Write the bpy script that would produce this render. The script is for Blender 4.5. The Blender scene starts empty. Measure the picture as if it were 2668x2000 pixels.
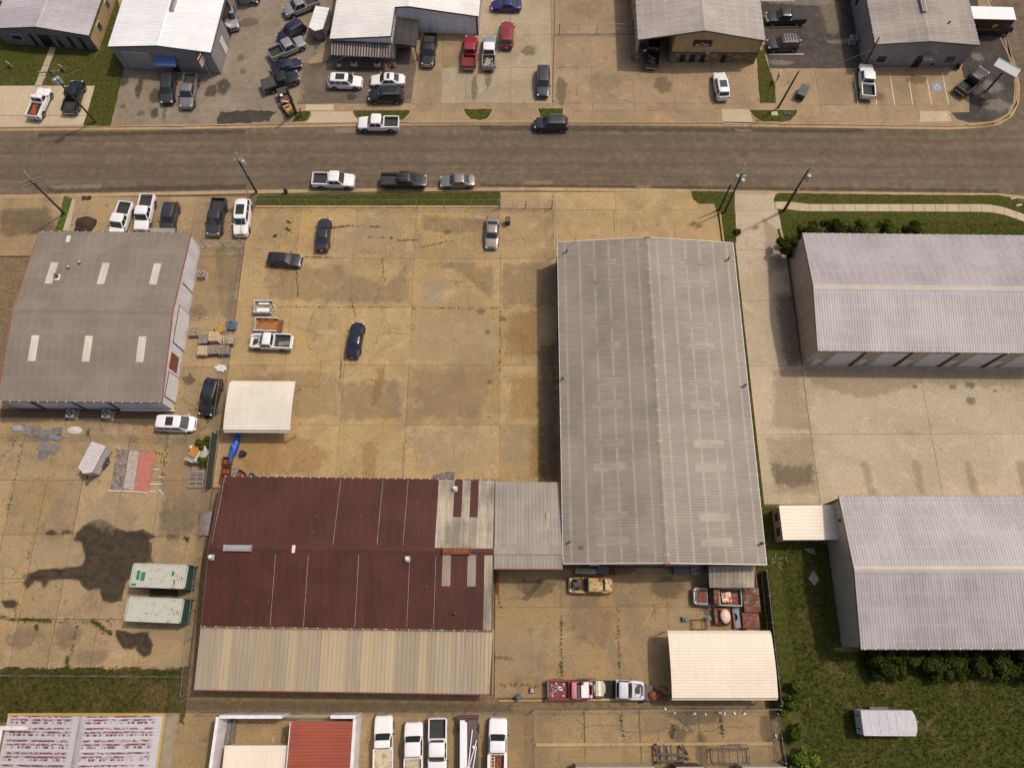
import bpy, bmesh, math, random
import numpy as np
from mathutils import Vector, Matrix
random.seed(7)
R = math.radians
scene = bpy.context.scene
COL = scene.collection
# ---------------------------------------------------------------- camera
CAM_H, CAM_F, CAM_P = 85.0, 1893.0, R(71.3)
cd = bpy.data.cameras.new('camera'); cam = bpy.data.objects.new('camera', cd); COL.objects.link(cam)
cam.location = (0, 0, CAM_H); cam.rotation_euler = (math.pi/2 - CAM_P, 0, 0)
cd.sensor_fit = 'HORIZONTAL'; cd.sensor_width = 36.0; cd.lens = 36.0*CAM_F/2668.0
cd.clip_start = 0.5; cd.clip_end = 3000
scene.camera = cam
scene.cycles.transparent_max_bounces = 24
scene.render.resolution_x, scene.render.resolution_y = 1024, 767
# ---------------------------------------------------------------- sky, sun, exposure
SUN = Vector((.51, .27, 1.0)).normalized()
w = bpy.data.worlds.new('World'); scene.world = w; w.use_nodes = True
wn = w.node_tree; wn.nodes.clear()
sky = wn.nodes.new('ShaderNodeTexSky'); sky.sky_type = 'NISHITA'; sky.sun_disc = False
sky.sun_elevation = math.asin(SUN.z); sky.sun_rotation = math.atan2(SUN.x, SUN.y)
sky.air_density = 1.0; sky.dust_density = 6.0; sky.ozone_density = 1.0
bg = wn.nodes.new('ShaderNodeBackground'); bg.inputs['Strength'].default_value = 0.112
wo = wn.nodes.new('ShaderNodeOutputWorld')
wn.links.new(sky.outputs[0], bg.inputs[0]); wn.links.new(bg.outputs[0], wo.inputs[0])
sl = bpy.data.lights.new('sun', 'SUN'); sl.energy = 2.4; sl.angle = R(2.2); sl.color = (1.0, .905, .765)
so = bpy.data.objects.new('sun', sl); COL.objects.link(so)
so.rotation_euler = SUN.to_track_quat('Z', 'Y').to_euler(); so.location = (60, 40, 120)
scene.view_settings.view_transform = 'Standard'; scene.view_settings.look = 'None'
scene.view_settings.exposure = 0.0; scene.view_settings.gamma = 1.0; scene.view_settings.use_curve_mapping = False

# ---------------------------------------------------------------- survey helper: photo point on a level z -> site coordinates (metres)
_s, _c = math.sin(CAM_P), math.cos(CAM_P)
def G(x, y, z=0.0):
    u = (x-1334)/CAM_F; v = (y-1000)/CAM_F
    t = (CAM_H-z)/(_s+v*_c)
    return Vector((u*t, (_c-v*_s)*t))

# ---------------------------------------------------------------- material helpers
class NT:
    def __init__(s, name):
        s.m = bpy.data.materials.new(name); s.m.use_nodes = True
        s.t = s.m.node_tree; s.t.nodes.clear()
        s.out = s.t.nodes.new('ShaderNodeOutputMaterial'); s.b = s.t.nodes.new('ShaderNodeBsdfPrincipled')
        s.t.links.new(s.b.outputs[0], s.out.inputs[0])
    def n(s, typ, ins=None, **at):
        nd = s.t.nodes.new(typ)
        for k, v in at.items(): setattr(nd, k, v)
        for k, v in (ins or {}).items(): s.put(nd.inputs[k], v)
        return nd
    def put(s, sock, v):
        if isinstance(v, bpy.types.NodeSocket): s.t.links.new(v, sock)
        elif isinstance(v, (tuple, list)):
            sock.default_value = tuple(v)+(1.0,) if len(v) == 3 and sock.type == 'RGBA' else tuple(v)
        else: sock.default_value = v
    def pos(s): return s.n('ShaderNodeNewGeometry').outputs['Position']
    def obj(s): return s.n('ShaderNodeTexCoord').outputs['Object']
    def rnd(s): return s.n('ShaderNodeObjectInfo').outputs['Random']
    def sc(s, v, k): return s.n('ShaderNodeMapping', {'Vector': v, 'Scale': k}).outputs[0]
    def noise(s, v, scale, detail=4, rough=.55, dist=0.0):
        return s.n('ShaderNodeTexNoise', {'Vector': v, 'Scale': scale, 'Detail': detail, 'Roughness': rough, 'Distortion': dist}).outputs[0]
    def mr(s, v, a, b, c=0.0, d=1.0, smooth=True):
        return s.n('ShaderNodeMapRange', {0: v, 1: a, 2: b, 3: c, 4: d}, interpolation_type='SMOOTHSTEP' if smooth else 'LINEAR').outputs[0]
    def ma(s, op, a, b=0.0): return s.n('ShaderNodeMath', {0: a, 1: b}, operation=op).outputs[0]
    def mix(s, f, a, b, mode='MIX'):
        nd = s.n('ShaderNodeMix', data_type='RGBA', blend_type=mode)
        s.put(nd.inputs[0], f); s.put(nd.inputs[6], a); s.put(nd.inputs[7], b); return nd.outputs[2]
    def mul(s, col, f):  # brightness factor
        nd = s.n('ShaderNodeVectorMath', operation='SCALE'); s.put(nd.inputs[0], col); s.put(nd.inputs[3], f); return nd.outputs[0]
    def bump(s, h, st=.3, dist=.02): return s.n('ShaderNodeBump', {'Height': h, 'Strength': st, 'Distance': dist}).outputs[0]
    def xyz(s, v): 
        nd = s.n('ShaderNodeSeparateXYZ', {0: v}); return nd.outputs
    def end(s, col, rough=.7, metal=0.0, nrm=None, spec=None, coat=None):
        s.put(s.b.inputs['Base Color'], col); s.put(s.b.inputs['Roughness'], rough); s.put(s.b.inputs['Metallic'], metal)
        if nrm is not None: s.put(s.b.inputs['Normal'], nrm)
        if spec is not None: s.put(s.b.inputs['Specular IOR Level'], spec)
        if coat is not None: s.put(s.b.inputs['Coat Weight'], coat); s.b.inputs['Coat Roughness'].default_value = .08
        return s.m
_plain = {}
def plain(col, rough=.6, metal=0.0, var=.12, coat=None, spec=None):
    key = (tuple(col), rough, metal, var, coat, spec)
    if key in _plain: return _plain[key]
    t = NT('plain_%d' % len(_plain)); o = t.pos()
    c = t.mul(tuple(col), t.ma('ADD', t.mr(t.noise(o, 3.0), .3, .7, 1-var, 1+var*.6), t.mr(t.noise(o, 40, 2), .3, .7, -var*.3, var*.3)))
    _plain[key] = t.end(c, rough, metal, None, spec, coat); return _plain[key]
_paint = {}
def paint(col, metal=0.0, rough=.28, dust=.07):
    key = (tuple(col), metal, rough, dust)
    if key in _paint: return _paint[key]
    t = NT('car_paint_%d' % len(_paint)); o = t.pos()
    d = t.mr(t.noise(o, 1.7, 5), .4, .8, 0, dust)
    c = t.mix(d, tuple(col), (.30, .25, .18))
    _paint[key] = t.end(c, t.mr(d, 0, .3, rough, .55), metal, None, .5, .5); return _paint[key]
def rusty(name, base, rust=(.20, .060, .022), amt=.5, scale=2.2, coords='obj'):
    t = NT(name); o = t.obj() if coords == 'obj' else t.pos()
    n1 = t.noise(o, scale, 8, .68, .4); n2 = t.noise(o, scale*6, 4)
    m = t.mr(t.ma('ADD', n1, t.ma('MULTIPLY', t.ma('SUBTRACT', n2, .5), .35)), 1-amt-.08, 1-amt+.08)
    r = t.mix(n2, rust, tuple(k*.5 for k in rust)); r = t.mix(t.mr(t.noise(o, scale*2.5), .5, .7), r, tuple(min(1, k*1.9) for k in rust))
    return t.end(t.mix(m, tuple(base), r), t.mr(m, 0, 1, .45, .9), 0.0, t.bump(m, .25, .01))
def concrete(name, base, dark, light, rnd=.10, crack=.75, warm=None, stain=.5, fine=1.0, cscale=.16):
    t = NT(name); p = t.pos()
    n1 = t.noise(p, .13, 4, .62, .6); n2 = t.noise(p, .55, 5, .62, .3); n3 = t.noise(p, 4.0, 4, .65); n4 = t.noise(p, 30, 1)
    col = t.mix(t.mr(n1, .42, .64, 0, .8), tuple(base), tuple(dark))
    col = t.mix(t.mr(n2, .50, .72, 0, .7), col, tuple(light))
    if warm: col = t.mix(t.mr(t.noise(t.sc(p, (.16, .07, 1)), 1.0, 4, .62, .9), .50, .72, 0, .6), col, tuple(warm))
    bl = t.mr(t.noise(p, .8, 5, .72, .8), .54, .72, 0, stain)               # blotchy grime
    col = t.mix(bl, col, tuple(k*.55 for k in dark))
    sp = t.mr(t.noise(p, 2.2, 2, .5), .70, .76, 0, .55*stain)              # drip spots
    col = t.mix(sp, col, tuple(k*.4 for k in dark))
    f = t.ma('ADD', t.mr(n3, .3, .7, .84, 1.14), t.mr(n4, .3, .7, -.07*fine, .07*fine))
    f = t.ma('MULTIPLY', f, t.mr(t.rnd(), 0, 1, 1-rnd, 1+rnd, False))
    col = t.mul(col, f)
    w1 = t.n('ShaderNodeVectorMath', {0: p, 1: t.n('ShaderNodeVectorMath', {0: t.n('ShaderNodeTexNoise', {'Vector': p, 'Scale': .8, 'Detail': 5}).outputs[1], 1: (1.6, 1.6, 0)}, operation='MULTIPLY').outputs[0]}, operation='ADD').outputs[0]
    vo = t.n('ShaderNodeTexVoronoi', {'Vector': t.sc(w1, (1, 1, 0)), 'Scale': cscale}, feature='DISTANCE_TO_EDGE').outputs[0]
    cr = t.ma('MULTIPLY', t.mr(vo, .0008, .0042, 1, 0), t.mr(t.noise(p, .16, 3), .47, .58, 0, crack))
    col = t.mix(cr, col, (.085, .062, .034))
    return t.end(col, .88, 0.0, t.bump(t.ma('SUBTRACT', n3, t.ma('MULTIPLY', cr, 1.5)), .25, .02), .25)
def asphalt(name, base, light, streak=.0, rnd=0.0, warm=None):
    t = NT(name); p = t.pos()
    n1 = t.noise(p, .16, 4, .6, .5); n2 = t.noise(p, 1.1, 4, .65); n4 = t.noise(p, 22, 2, .7)
    col = t.mix(t.mr(n1, .4, .65, 0, .7), tuple(base), tuple(light))
    if warm: col = t.mix(t.mr(n2, .5, .75, 0, .5), col, warm)
    if streak:
        st = t.noise(t.sc(p, (.012, .75, 1)), 1.0, 4, .7, .15)
        col = t.mul(col, t.mr(st, .3, .7, 1-streak, 1+streak))
        st2 = t.mr(t.noise(t.sc(p, (.05, 3.2, 1)), 1.0, 4, .6), .66, .80, 0, .30)
        col = t.mix(st2, col, tuple(min(1, k*2.0) for k in light))
    col = t.mul(col, t.ma('ADD', t.mr(n2, .3, .7, .85, 1.15), t.mr(n4, .25, .75, -.22, .22)))
    w1 = t.n('ShaderNodeVectorMath', {0: p, 1: t.n('ShaderNodeVectorMath', {0: t.n('ShaderNodeTexNoise', {'Vector': p, 'Scale': .6, 'Detail': 4}).outputs[1], 1: (1.5, 1.5, 0)}, operation='MULTIPLY').outputs[0]}, operation='ADD').outputs[0]
    vo = t.n('ShaderNodeTexVoronoi', {'Vector': t.sc(w1, (1, 1, 0)), 'Scale': .22}, feature='DISTANCE_TO_EDGE').outputs[0]
    cr = t.ma('MULTIPLY', t.mr(vo, .001, .006, 1, 0), t.mr(t.noise(p, .07, 2), .5, .6, 0, .6))
    col = t.mix(cr, col, tuple(k*.45 for k in base))
    return t.end(col, .92, 0.0, t.bump(n4, .35, .01), .2)
def grassmat(name, a, b, dry, dryamt=.5):
    t = NT(name); p = t.pos()
    n1 = t.noise(p, .25, 4, .65, .6); n2 = t.noise(p, 2.2, 4, .7); n3 = t.noise(p, 12, 3, .75)
    col = t.mix(t.mr(n2, .35, .65), tuple(a), tuple(b))
    col = t.mix(t.mr(n1, .62-dryamt*.25, .72, 0, .85), col, tuple(dry))
    col = t.mul(col, t.ma('ADD', t.mr(n3, .25, .75, .55, 1.4), t.mr(n2, .3, .7, -.15, .15)))
    return t.end(col, .95, 0.0, t.bump(n3, .9, .06), .1)
def roofmat(name, col, streak=.35, dirt=.35, rnd=.10, rough=.5, purlin=1.5, tint=(1.25, 1.2, 1.12), seam=.0, metal=.0, dots=None):
    """ribbed sheet: y runs up the slope, x across the sheet"""
    t = NT(name); o = t.obj(); p = t.pos(); X = t.xyz(o)
    n1 = t.noise(t.sc(o, (2.0, .25, 1)), 1.0, 5, .6); n2 = t.noise(p, .22, 5, .6); n3 = t.noise(p, 9, 3)
    c = t.mul(tuple(col), t.ma('ADD', t.mr(n1, .3, .7, 1-dirt*.25, 1+dirt*.22), t.ma('ADD', t.mr(n2, .35, .65, -dirt*.38, dirt*.26), t.mr(n3, .3, .7, -.05, .05))))
    fr = t.ma('ABSOLUTE', t.ma('SUBTRACT', t.ma('FRACT', t.ma('DIVIDE', X[1], purlin)), .5))
    ln = t.ma('MULTIPLY', t.mr(fr, .0, .12, 1, 0), t.mr(t.noise(t.sc(p, (1, 1, 1)), .9, 4), .3, .65, .35, 1))
    c = t.mix(t.ma('MULTIPLY', ln, streak), c, tuple(min(1, col[i]*tint[i]*1.25) for i in range(3)))
    if dots: c = t.mix(t.ma('MULTIPLY', t.mr(fr, .0, .05, 1, 0), t.mr(t.noise(p, 2.4, 3, .7), .60, .68)), c, dots)
    c = t.mul(c, t.mr(t.rnd(), 0, 1, 1-rnd, 1+rnd, False))
    return t.end(c, rough, metal, None, .4)

# ---------------------------------------------------------------- mesh helpers
class MB:
    def __init__(s): s.v, s.f = [], []
    def add(s, vs, fs):
        k = len(s.v); s.v += [tuple(v) for v in vs]; s.f += [tuple(i+k for i in f) for f in fs]; return s
    def box(s, c, d, rz=0.0, taper=1.0):
        hx, hy, hz = d[0]/2, d[1]/2, d[2]/2; ca, sa = math.cos(rz), math.sin(rz); vs = []
        for z, k in ((-hz, 1.0), (hz, taper)):
            for x, y in ((-hx, -hy), (hx, -hy), (hx, hy), (-hx, hy)):
                x, y = x*k, y*k; vs.append((c[0]+x*ca-y*sa, c[1]+x*sa+y*ca, c[2]+z))
        return s.add(vs, [(3, 2, 1, 0), (4, 5, 6, 7), (0, 1, 5, 4), (1, 2, 6, 5), (2, 3, 7, 6), (3, 0, 4, 7)])
    def bx(s, x0, x1, y0, y1, z0, z1): return s.box(((x0+x1)/2, (y0+y1)/2, (z0+z1)/2), (x1-x0, y1-y0, z1-z0))
    def prism(s, pts, z0, z1):
        n = len(pts); pts = [(p[0], p[1]) for p in pts]
        if sum(pts[i][0]*pts[(i+1) % n][1]-pts[(i+1) % n][0]*pts[i][1] for i in range(n)) < 0: pts = pts[::-1]
        vs = [(x, y, z0) for x, y in pts]+[(x, y, z1) for x, y in pts]
        return s.add(vs, [tuple(range(n-1, -1, -1)), tuple(range(n, 2*n))]+[(i, (i+1) % n, n+(i+1) % n, n+i) for i in range(n)])
    def cyl(s, a, b, r, r2=None, n=10, cap=True):
        a, b = Vector(a), Vector(b); r2 = r if r2 is None else r2; d = (b-a).normalized()
        u = d.orthogonal().normalized(); v = d.cross(u); vs = []
        for p, q in ((a, r), (b, r2)):
            for i in range(n):
                t = 2*math.pi*i/n; vs.append(p+(u*math.cos(t)+v*math.sin(t))*q)
        fs = [(i, (i+1) % n, n+(i+1) % n, n+i) for i in range(n)]
        if cap: fs += [tuple(range(n-1, -1, -1)), tuple(range(n, 2*n))]
        return s.add(vs, fs)
    def path(s, pts, r, n=6):
        for a, b in zip(pts, pts[1:]): s.cyl(a, b, r, n=n)
        return s
    def bar(s, a, b, wd, ht):
        a, b = Vector(a), Vector(b); d = (b-a).normalized(); up = Vector((0, 0, 1))
        if abs(d.z) > .95: up = Vector((1, 0, 0))
        u = d.cross(up).normalized()*wd/2; v = u.normalized().cross(d).normalized()*ht/2
        vs = [p+x*u+y*v for p in (a, b) for x, y in ((-1, -1), (1, -1), (1, 1), (-1, 1))]
        return s.add(vs, [(0, 1, 2, 3), (7, 6, 5, 4), (0, 4, 5, 1), (1, 5, 6, 2), (2, 6, 7, 3), (3, 7, 4, 0)])
    def ell(s, c, r, nu=12, nv=7, jit=0.0):
        vs, fs = [], []
        for j in range(nv+1):
            ph = math.pi*j/nv
            for i in range(nu):
                th = 2*math.pi*i/nu; k = 1+random.uniform(-jit, jit)
                vs.append((c[0]+r[0]*k*math.sin(ph)*math.cos(th), c[1]+r[1]*k*math.sin(ph)*math.sin(th), c[2]+r[2]*k*math.cos(ph)))
        for j in range(nv):
            for i in range(nu): fs.append((j*nu+i, (j+1)*nu+i, (j+1)*nu+(i+1) % nu, j*nu+(i+1) % nu))
        return s.add(vs, fs)
    def grid(s, rows, close=False):
        n = len(rows[0]); vs = [p for r in rows for p in r]; fs = []
        for j in range(len(rows)-1):
            for i in range(n if close else n-1): fs.append((j*n+i, j*n+(i+1) % n, (j+1)*n+(i+1) % n, (j+1)*n+i))
        return s.add(vs, fs)
    def mesh(s, name, smooth=None):
        m = bpy.data.meshes.new(name); m.from_pydata(s.v, [], s.f); m.update()
        if smooth is not None:
            m.shade_smooth(); m.set_sharp_from_angle(angle=R(smooth))
        return m
    def build(s, name, mat, parent=None, smooth=None):
        return put(s.mesh(name, smooth), name, mat, parent)
def put(mesh, name, mat, parent=None, M=None):
    if mat is not None and not mesh.materials: mesh.materials.append(mat)
    o = bpy.data.objects.new(name, mesh); COL.objects.link(o)
    if parent is not None: o.parent = parent
    if M is not None: o.matrix_basis = M
    return o
def swap(o, mat):   # material on this object only, mesh data stays shared
    o.material_slots[0].link = 'OBJECT'; o.material_slots[0].material = mat; return o
def tag(o, label, cat, group=None):
    o['label'] = label; o['category'] = cat
    if group: o['group'] = group
    return o
def thing(name, label, cat, loc=(0, 0, 0), rz=0.0, group=None):
    o = bpy.data.objects.new(name, None); COL.objects.link(o); o.empty_display_size = .3
    o.location = (loc[0], loc[1], loc[2] if len(loc) > 2 else 0.0); o.rotation_euler = (0, 0, rz)
    return tag(o, label, cat, group)
def copy_tree(o, parent=None):
    c = o.copy(); COL.objects.link(c); c.parent = parent
    for ch in list(o.children): copy_tree(ch, c)
    return c
def struct(o, kind='structure'): o['kind'] = kind; return o
# ================================================================ materials of the setting
m_ground = plain((.17, .115, .062), .95, var=.3)
m_yard = concrete('yard_concrete', (.350, .243, .118), (.260, .184, .100), (.425, .312, .168), .10, .7, (.375, .230, .082), .55)
m_yard2 = concrete('old_yard_concrete', (.30, .215, .118), (.20, .145, .088), (.36, .265, .15), .10, .9, (.35, .215, .09), .65, cscale=.2)
m_south = concrete('south_yard_concrete', (.27, .19, .098), (.20, .145, .085), (.33, .235, .12), .08, .7, (.32, .20, .08), .5)
m_pale = concrete('court_concrete', (.405, .330, .230), (.345, .278, .192), (.455, .375, .268), .05, .25, None, .35)
m_pale2 = concrete('driveway_concrete', (.43, .345, .235), (.38, .30, .20), (.48, .39, .28), .04, .0, None, .2)
m_nlot = concrete('north_lot_concrete', (.285, .205, .122), (.22, .158, .098), (.345, .255, .158), .07, .7, (.34, .215, .105), .5)
m_nlot2 = concrete('north_pale_concrete', (.33, .265, .175), (.26, .205, .138), (.39, .315, .215), .05, .3, None, .4)
m_joint = plain((.115, .082, .045), .95, var=.4)
m_kerb = concrete('kerb_concrete', (.36, .25, .135), (.29, .20, .11), (.42, .31, .18), .05, .3, None, .4)
m_road = asphalt('road_asphalt', (.120, .088, .059), (.145, .108, .073), .11, 0, (.150, .112, .073))
m_lotgrey = asphalt('worn_lot_asphalt', (.20, .158, .116), (.25, .205, .155), 0, 0, (.155, .118, .08))
m_lotdark = asphalt('dark_lot_asphalt', (.115, .088, .068), (.155, .118, .09), 0, 0, (.13, .095, .065))
m_lotblack = asphalt('sealed_lot_asphalt', (.050, .042, .038), (.085, .070, .060), 0, 0, (.10, .08, .062))
m_grass = grassmat('lawn_grass', (.044, .050, .009), (.066, .070, .014), (.090, .074, .024), .35)
m_field = grassmat('field_grass', (.040, .048, .009), (.060, .064, .014), (.130, .096, .040), .42)
m_verge = grassmat('verge_grass', (.048, .046, .011), (.070, .064, .018), (.135, .092, .045), .75)
m_weed = grassmat('weed_green', (.055, .080, .014), (.085, .110, .022), (.10, .09, .03), .2)
def wetmat(name, c, c2, rough):
    t = NT(name); p = t.pos(); n = t.noise(p, .8, 6, .65, .4)
    return t.end(t.mix(t.mr(n, .35, .65), c, c2), rough, 0, None, .3)
m_wet = wetmat('damp_concrete', (.020, .013, .008), (.055, .036, .019), .6)
m_damp = wetmat('half_dry_damp', (.10, .070, .040), (.14, .098, .056), .75)
m_wetas = wetmat('damp_asphalt', (.040, .030, .023), (.060, .046, .034), .55)
m_yellow = plain((.43, .295, .075), .8, var=.5)
m_whiteline = plain((.62, .56, .48), .8, var=.2)
m_blue = plain((.20, .26, .36), .8, var=.2)

# ================================================================ ground, road, kerbs
struct(MB().add([(-600, -400, -.17), (600, -400, -.17), (600, 800, -.17), (-600, 800, -.17)], [(0, 1, 2, 3)]).build('ground', m_ground))
struct(MB().add([(-200, 54.6, -.12), (200, 54.6, -.12), (200, 68.2, -.12), (100, 68.2, -.12), (100, 200, -.12), (58, 200, -.12), (58, 68.2, -.12), (-200, 68.2, -.12)],
                [(0, 1, 2, 3, 6, 7), (3, 4, 5, 6)]).build('road', m_road))
def poly(pts, off=(0, 0), k=1.0): return [G(off[0]+x*k, off[1]+y*k) for x, y in pts]
A_, B_, C_, D_ = ((0, 0), .3015), ((600, 0), .3015), ((1200, 0), .3015), ((1800, 0), .3924)
E_, F_, G_, H_ = ((0, 400), .3015), ((600, 450), .3618), ((1350, 450), .3618), ((1868, 450), .3618)
I_, J_, K_, L_ = ((0, 850), .3015), ((0, 1300), .3166), ((500, 1150), .3618), ((1250, 1150), .3618)
M_, N_, O_, P_, Q_ = ((0, 1750), .3015), ((500, 1750), .3617), ((1300, 1700), .339), ((1950, 1200), .3246), ((1950, 1600), .3246)
def V(v, x, y): return (v[0][0]+x*v[1], v[0][1]+y*v[1])
def W(v, x, y, z=0.0): return G(*V(v, x, y), z)
def pv(v, pts): return poly(pts, v[0], v[1])
def pad(name, pts, top, mat, bottom=-.165, kind='structure'):
    return struct(MB().prism(pts, bottom, top).build(name, mat), kind)
def wobble(pts, amp, step=.5):
    out = []
    for a, b in zip(pts, pts[1:]+pts[:1]):
        n = max(1, int((b-a).length/step))
        for i in range(n): out.append(a.lerp(b, i/n)+Vector((random.uniform(-amp, amp), random.uniform(-amp, amp))))
    return out
def offset_line(pts, d):
    out = []
    for i, p in enumerate(pts):
        a = pts[max(0, i-1)]; b = pts[min(len(pts)-1, i+1)]; t = (b-a).normalized(); out.append(p+Vector((-t.y, t.x))*d)
    return out
def resample(pts, step):
    out = [pts[0]]; acc = 0
    for a, b in zip(pts, pts[1:]):
        n = max(1, round((b-a).length/step))
        for i in range(1, n+1): out.append(a.lerp(b, i/n))
    return out
def kerb_run(name, line, side, step=4.6, wid=.62, mat=None):
    """pan-and-kerb poured in sections along the road edge"""
    root = bpy.data.objects.new(name, None); COL.objects.link(root); struct(root)
    ln = resample(line, step); o1 = offset_line(ln, side*wid*.72); o2 = offset_line(ln, side*wid)
    for i in range(len(ln)-1):
        g = .012
        def sh(a, b): d = (b-a).normalized()*g; return a+d, b-d
        a0, a1 = sh(ln[i], ln[i+1]); b0, b1 = sh(o1[i], o1[i+1]); c0, c1 = sh(o2[i], o2[i+1])
        mb = MB().prism([a0, a1, b1, b0], -.16, -.108)
        mb.prism([b0, b1, c1, c0], -.16, .012)
        mb.build('kerb_section', mat or m_kerb, root)
    return root
kn = [G(*p) for p in ((-300, 345), (0, 340), (330, 337), (667, 332), (950, 327), (1200, 324), (1500, 324), (1867, 327), (2300, 334), (2480, 336), (2545, 333), (2604, 325), (2640, 302), (2657, 265), (2659, 220), (2644, 157), (2616, 98), (2579, 0), (2552, -80), (2500, -250))]
ks = [G(*p) for p in ((-300, 511), (100, 505), (667, 494), (1000, 489), (1400, 487), (1700, 490), (2000, 496), (2300, 499), (2600, 503), (2660, 508), (2760, 530), (2900, 600))]
kerb_run('north_kerb', kn, 1); kerb_run('south_kerb', ks, -1)
nk2 = offset_line(resample(kn, 6), .63)
pad('north_lots', nk2+[Vector((66, 140)), Vector((-200, 140)), Vector((-200, nk2[0].y))], -.03, m_nlot)
sk2 = offset_line(resample(ks, 6), -.63)

def slabs(name, xs, ys, mat, top=0.0, gap=.016, pick=None, shear=0.0, jit=.006, skip=()):
    x0, x1, y0, y1 = xs[0], xs[-1], ys[0], ys[-1]
    base = struct(MB().bx(x0, x1, y0, y1, -.166, top-.018).build(name, m_joint))
    for i in range(len(xs)-1):
        for j in range(len(ys)-1):
            if (i, j) in skip: continue
            t = top+random.uniform(-jit, jit); g = gap*random.uniform(.6, 1.5)
            q = [Vector((xs[i+a], ys[j+b])) for a, b in ((0, 0), (1, 0), (1, 1), (0, 1))]
            c = sum(q, Vector((0, 0)))/4
            q = [p+Vector((g if p.x < c.x else -g, g if p.y < c.y else -g))+Vector((random.uniform(-.012, .012), random.uniform(-.012, .012))) for p in q]
            m = pick(i, j) if pick else mat
            MB().prism(q, -.16, t).build('slab', m or mat, base)
    return base
def gx(x, y): return G(x, y)[0]
def gy(y, x=1400): return G(x, y)[1]
# ---- north side
ncol = [gx(x, 290) for x in (1070, 1147, 1212, 1330, 1441, 1545, 1654, 1760, 1865, 1969)]
nr = [gy(321), gy(288), gy(269), gy(176), gy(91), gy(-40), gy(-220)]
def npick(i, j): return m_nlot2 if 2 <= i < 4 and j >= 2 else (m_nlot2 if i == 1 and j == 2 else None)
slabs('north_lot_slabs', ncol, nr, m_nlot, 0.0, pick=npick)
slabs('sign_building_lot', [gx(x, 290) for x in (2024, 2140, 2259, 2390, 2524)], [gy(325, 2000), gy(274, 2000), gy(180, 2000)], m_nlot, 0.0)
slabs('north_sidewalk', [gx(x, 280) for x in (768, 830, 900, 985, 1068)], [gy(320), gy(288), gy(270)], m_nlot, 0.0)
pad('workshop_lot', wobble(poly([(292, 326), (318, 196), (322, 150), (590, -60), (560, -300), (900, -300), (868, 105), (800, 160), (795, 200), (776, 262), (757, 318), (640, 325), (440, 330)]), .12, 1.2), .004, m_lotgrey)
pad('office_lot', wobble(poly([(793, 172), (850, 160), (885, 100), (1060, 90), (1085, 172), (1070, 268), (774, 272)]), .06, 1.0), .010, m_lotdark)
pad('sealed_lot', wobble(pv(D_, [(462, 20), (470, -500), (1110, -500), (1130, 420), (1115, 452), (525, 455), (500, 330)]), .05, 1), .008, m_lotblack)
pad('corner_lot', wobble(pv(D_, [(1925, 190), (2072, 235), (2120, 420), (2150, 560), (2142, 680), (2098, 758), (2000, 805), (1850, 815), (1765, 790), (1728, 747), (1852, 745), (1850, 640), (1800, 455), (1850, 300), (1800, -500), (1850, -500)]), .04, 1), .008, m_lotblack)
# light replacement slabs
for nm, pl in (('patch_slab', poly([(796, 273), (870, 273), (869, 288), (796, 288)])), ('apron_slab', poly([(811, 291), (918, 291), (935, 318), (797, 320)])),
               ('patch_slab', poly([(1880, 285), (1953, 285), (1962, 323), (1883, 324)])), ('patch_slab', poly([(2396, 290), (2475, 290), (2478, 317), (2398, 318)])),
               ('white_pad', poly([(-200, 302), (224, 302), (216, 327), (-200, 334)])), ('white_pad', poly([(-200, 224), (102, 224), (98, 301), (-200, 301)])), ('white_pad', poly([(103, 224), (247, 224), (225, 301), (99, 301)]))):
    pad(nm, pl, .012, m_pale2)
def lawn(name, pts, top=.03, mat=None, amp=.05, step=.7): return pad(name, wobble(pts, amp, step), top, mat or m_grass)
lawn('front_lawn', poly([(-250, 60), (-250, 223), (248, 223), (226, 300), (217, 327), (288, 329), (322, 185), (330, 60), (280, -60)]), .02)
slabs_path = [poly([(133-k*10.5, 120+k*26), (149-k*10, 120+k*26), (139-k*10, 145+k*26), (122.5-k*10.5, 145+k*26)]) for k in range(4)]
fp = struct(MB().prism(poly([(133, 121), (149, 121), (110, 223), (91, 223)]), -.1, .02).build('front_walk', m_ground))
for q in slabs_path: MB().prism(q, -.1, .045).build('slab', m_pale, fp)
isl = [pv(B_, [(590, 962), (690, 965), (692, 1000), (670, 1035), (640, 1052), (530, 1055), (560, 1000)]),
       pv(B_, [(1060, 958), (1555, 955), (1545, 985), (1500, 1030), (1460, 1045), (1120, 1038), (1075, 1000)]),
       pv(C_, [(25, 945), (275, 945), (262, 985), (225, 1028), (160, 1040), (95, 1030), (45, 990)]),
       pv(C_, [(665, 940), (888, 940), (884, 985), (860, 1020), (720, 1025), (690, 1005)]),
       pv(D_, [(395, 733), (708, 733), (700, 765), (660, 800), (600, 812), (470, 805), (420, 775)])]
for q in isl:
    c = sum(q, Vector((0, 0)))/len(q)
    pad('island_kerb', [c+(p-c)*1.0+(p-c).normalized()*.22 for p in q], .03, m_kerb)
    lawn('grass_island', q, .06, m_grass, .04, .5)
lawn('grass_strip', pv(D_, [(437, 335), (478, 335), (558, 560), (563, 682), (460, 682)]), .04)
kr = [W(D_, *p) for p in ((1715, 748), (1765, 800), (1850, 826), (2000, 818), (2105, 768), (2155, 690), (2160, 560), (2130, 420), (2085, 240), (2030, 90), (1990, -20))]
kerb_run('corner_lot_kerb', kr, -1, 3.0, .3)
pad('damp_asphalt', wobble(poly([(570, 292), (640, 287), (700, 288), (724, 290), (712, 300), (700, 316), (640, 322), (565, 325)]), .18, .5), .010, m_wetas)

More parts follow.
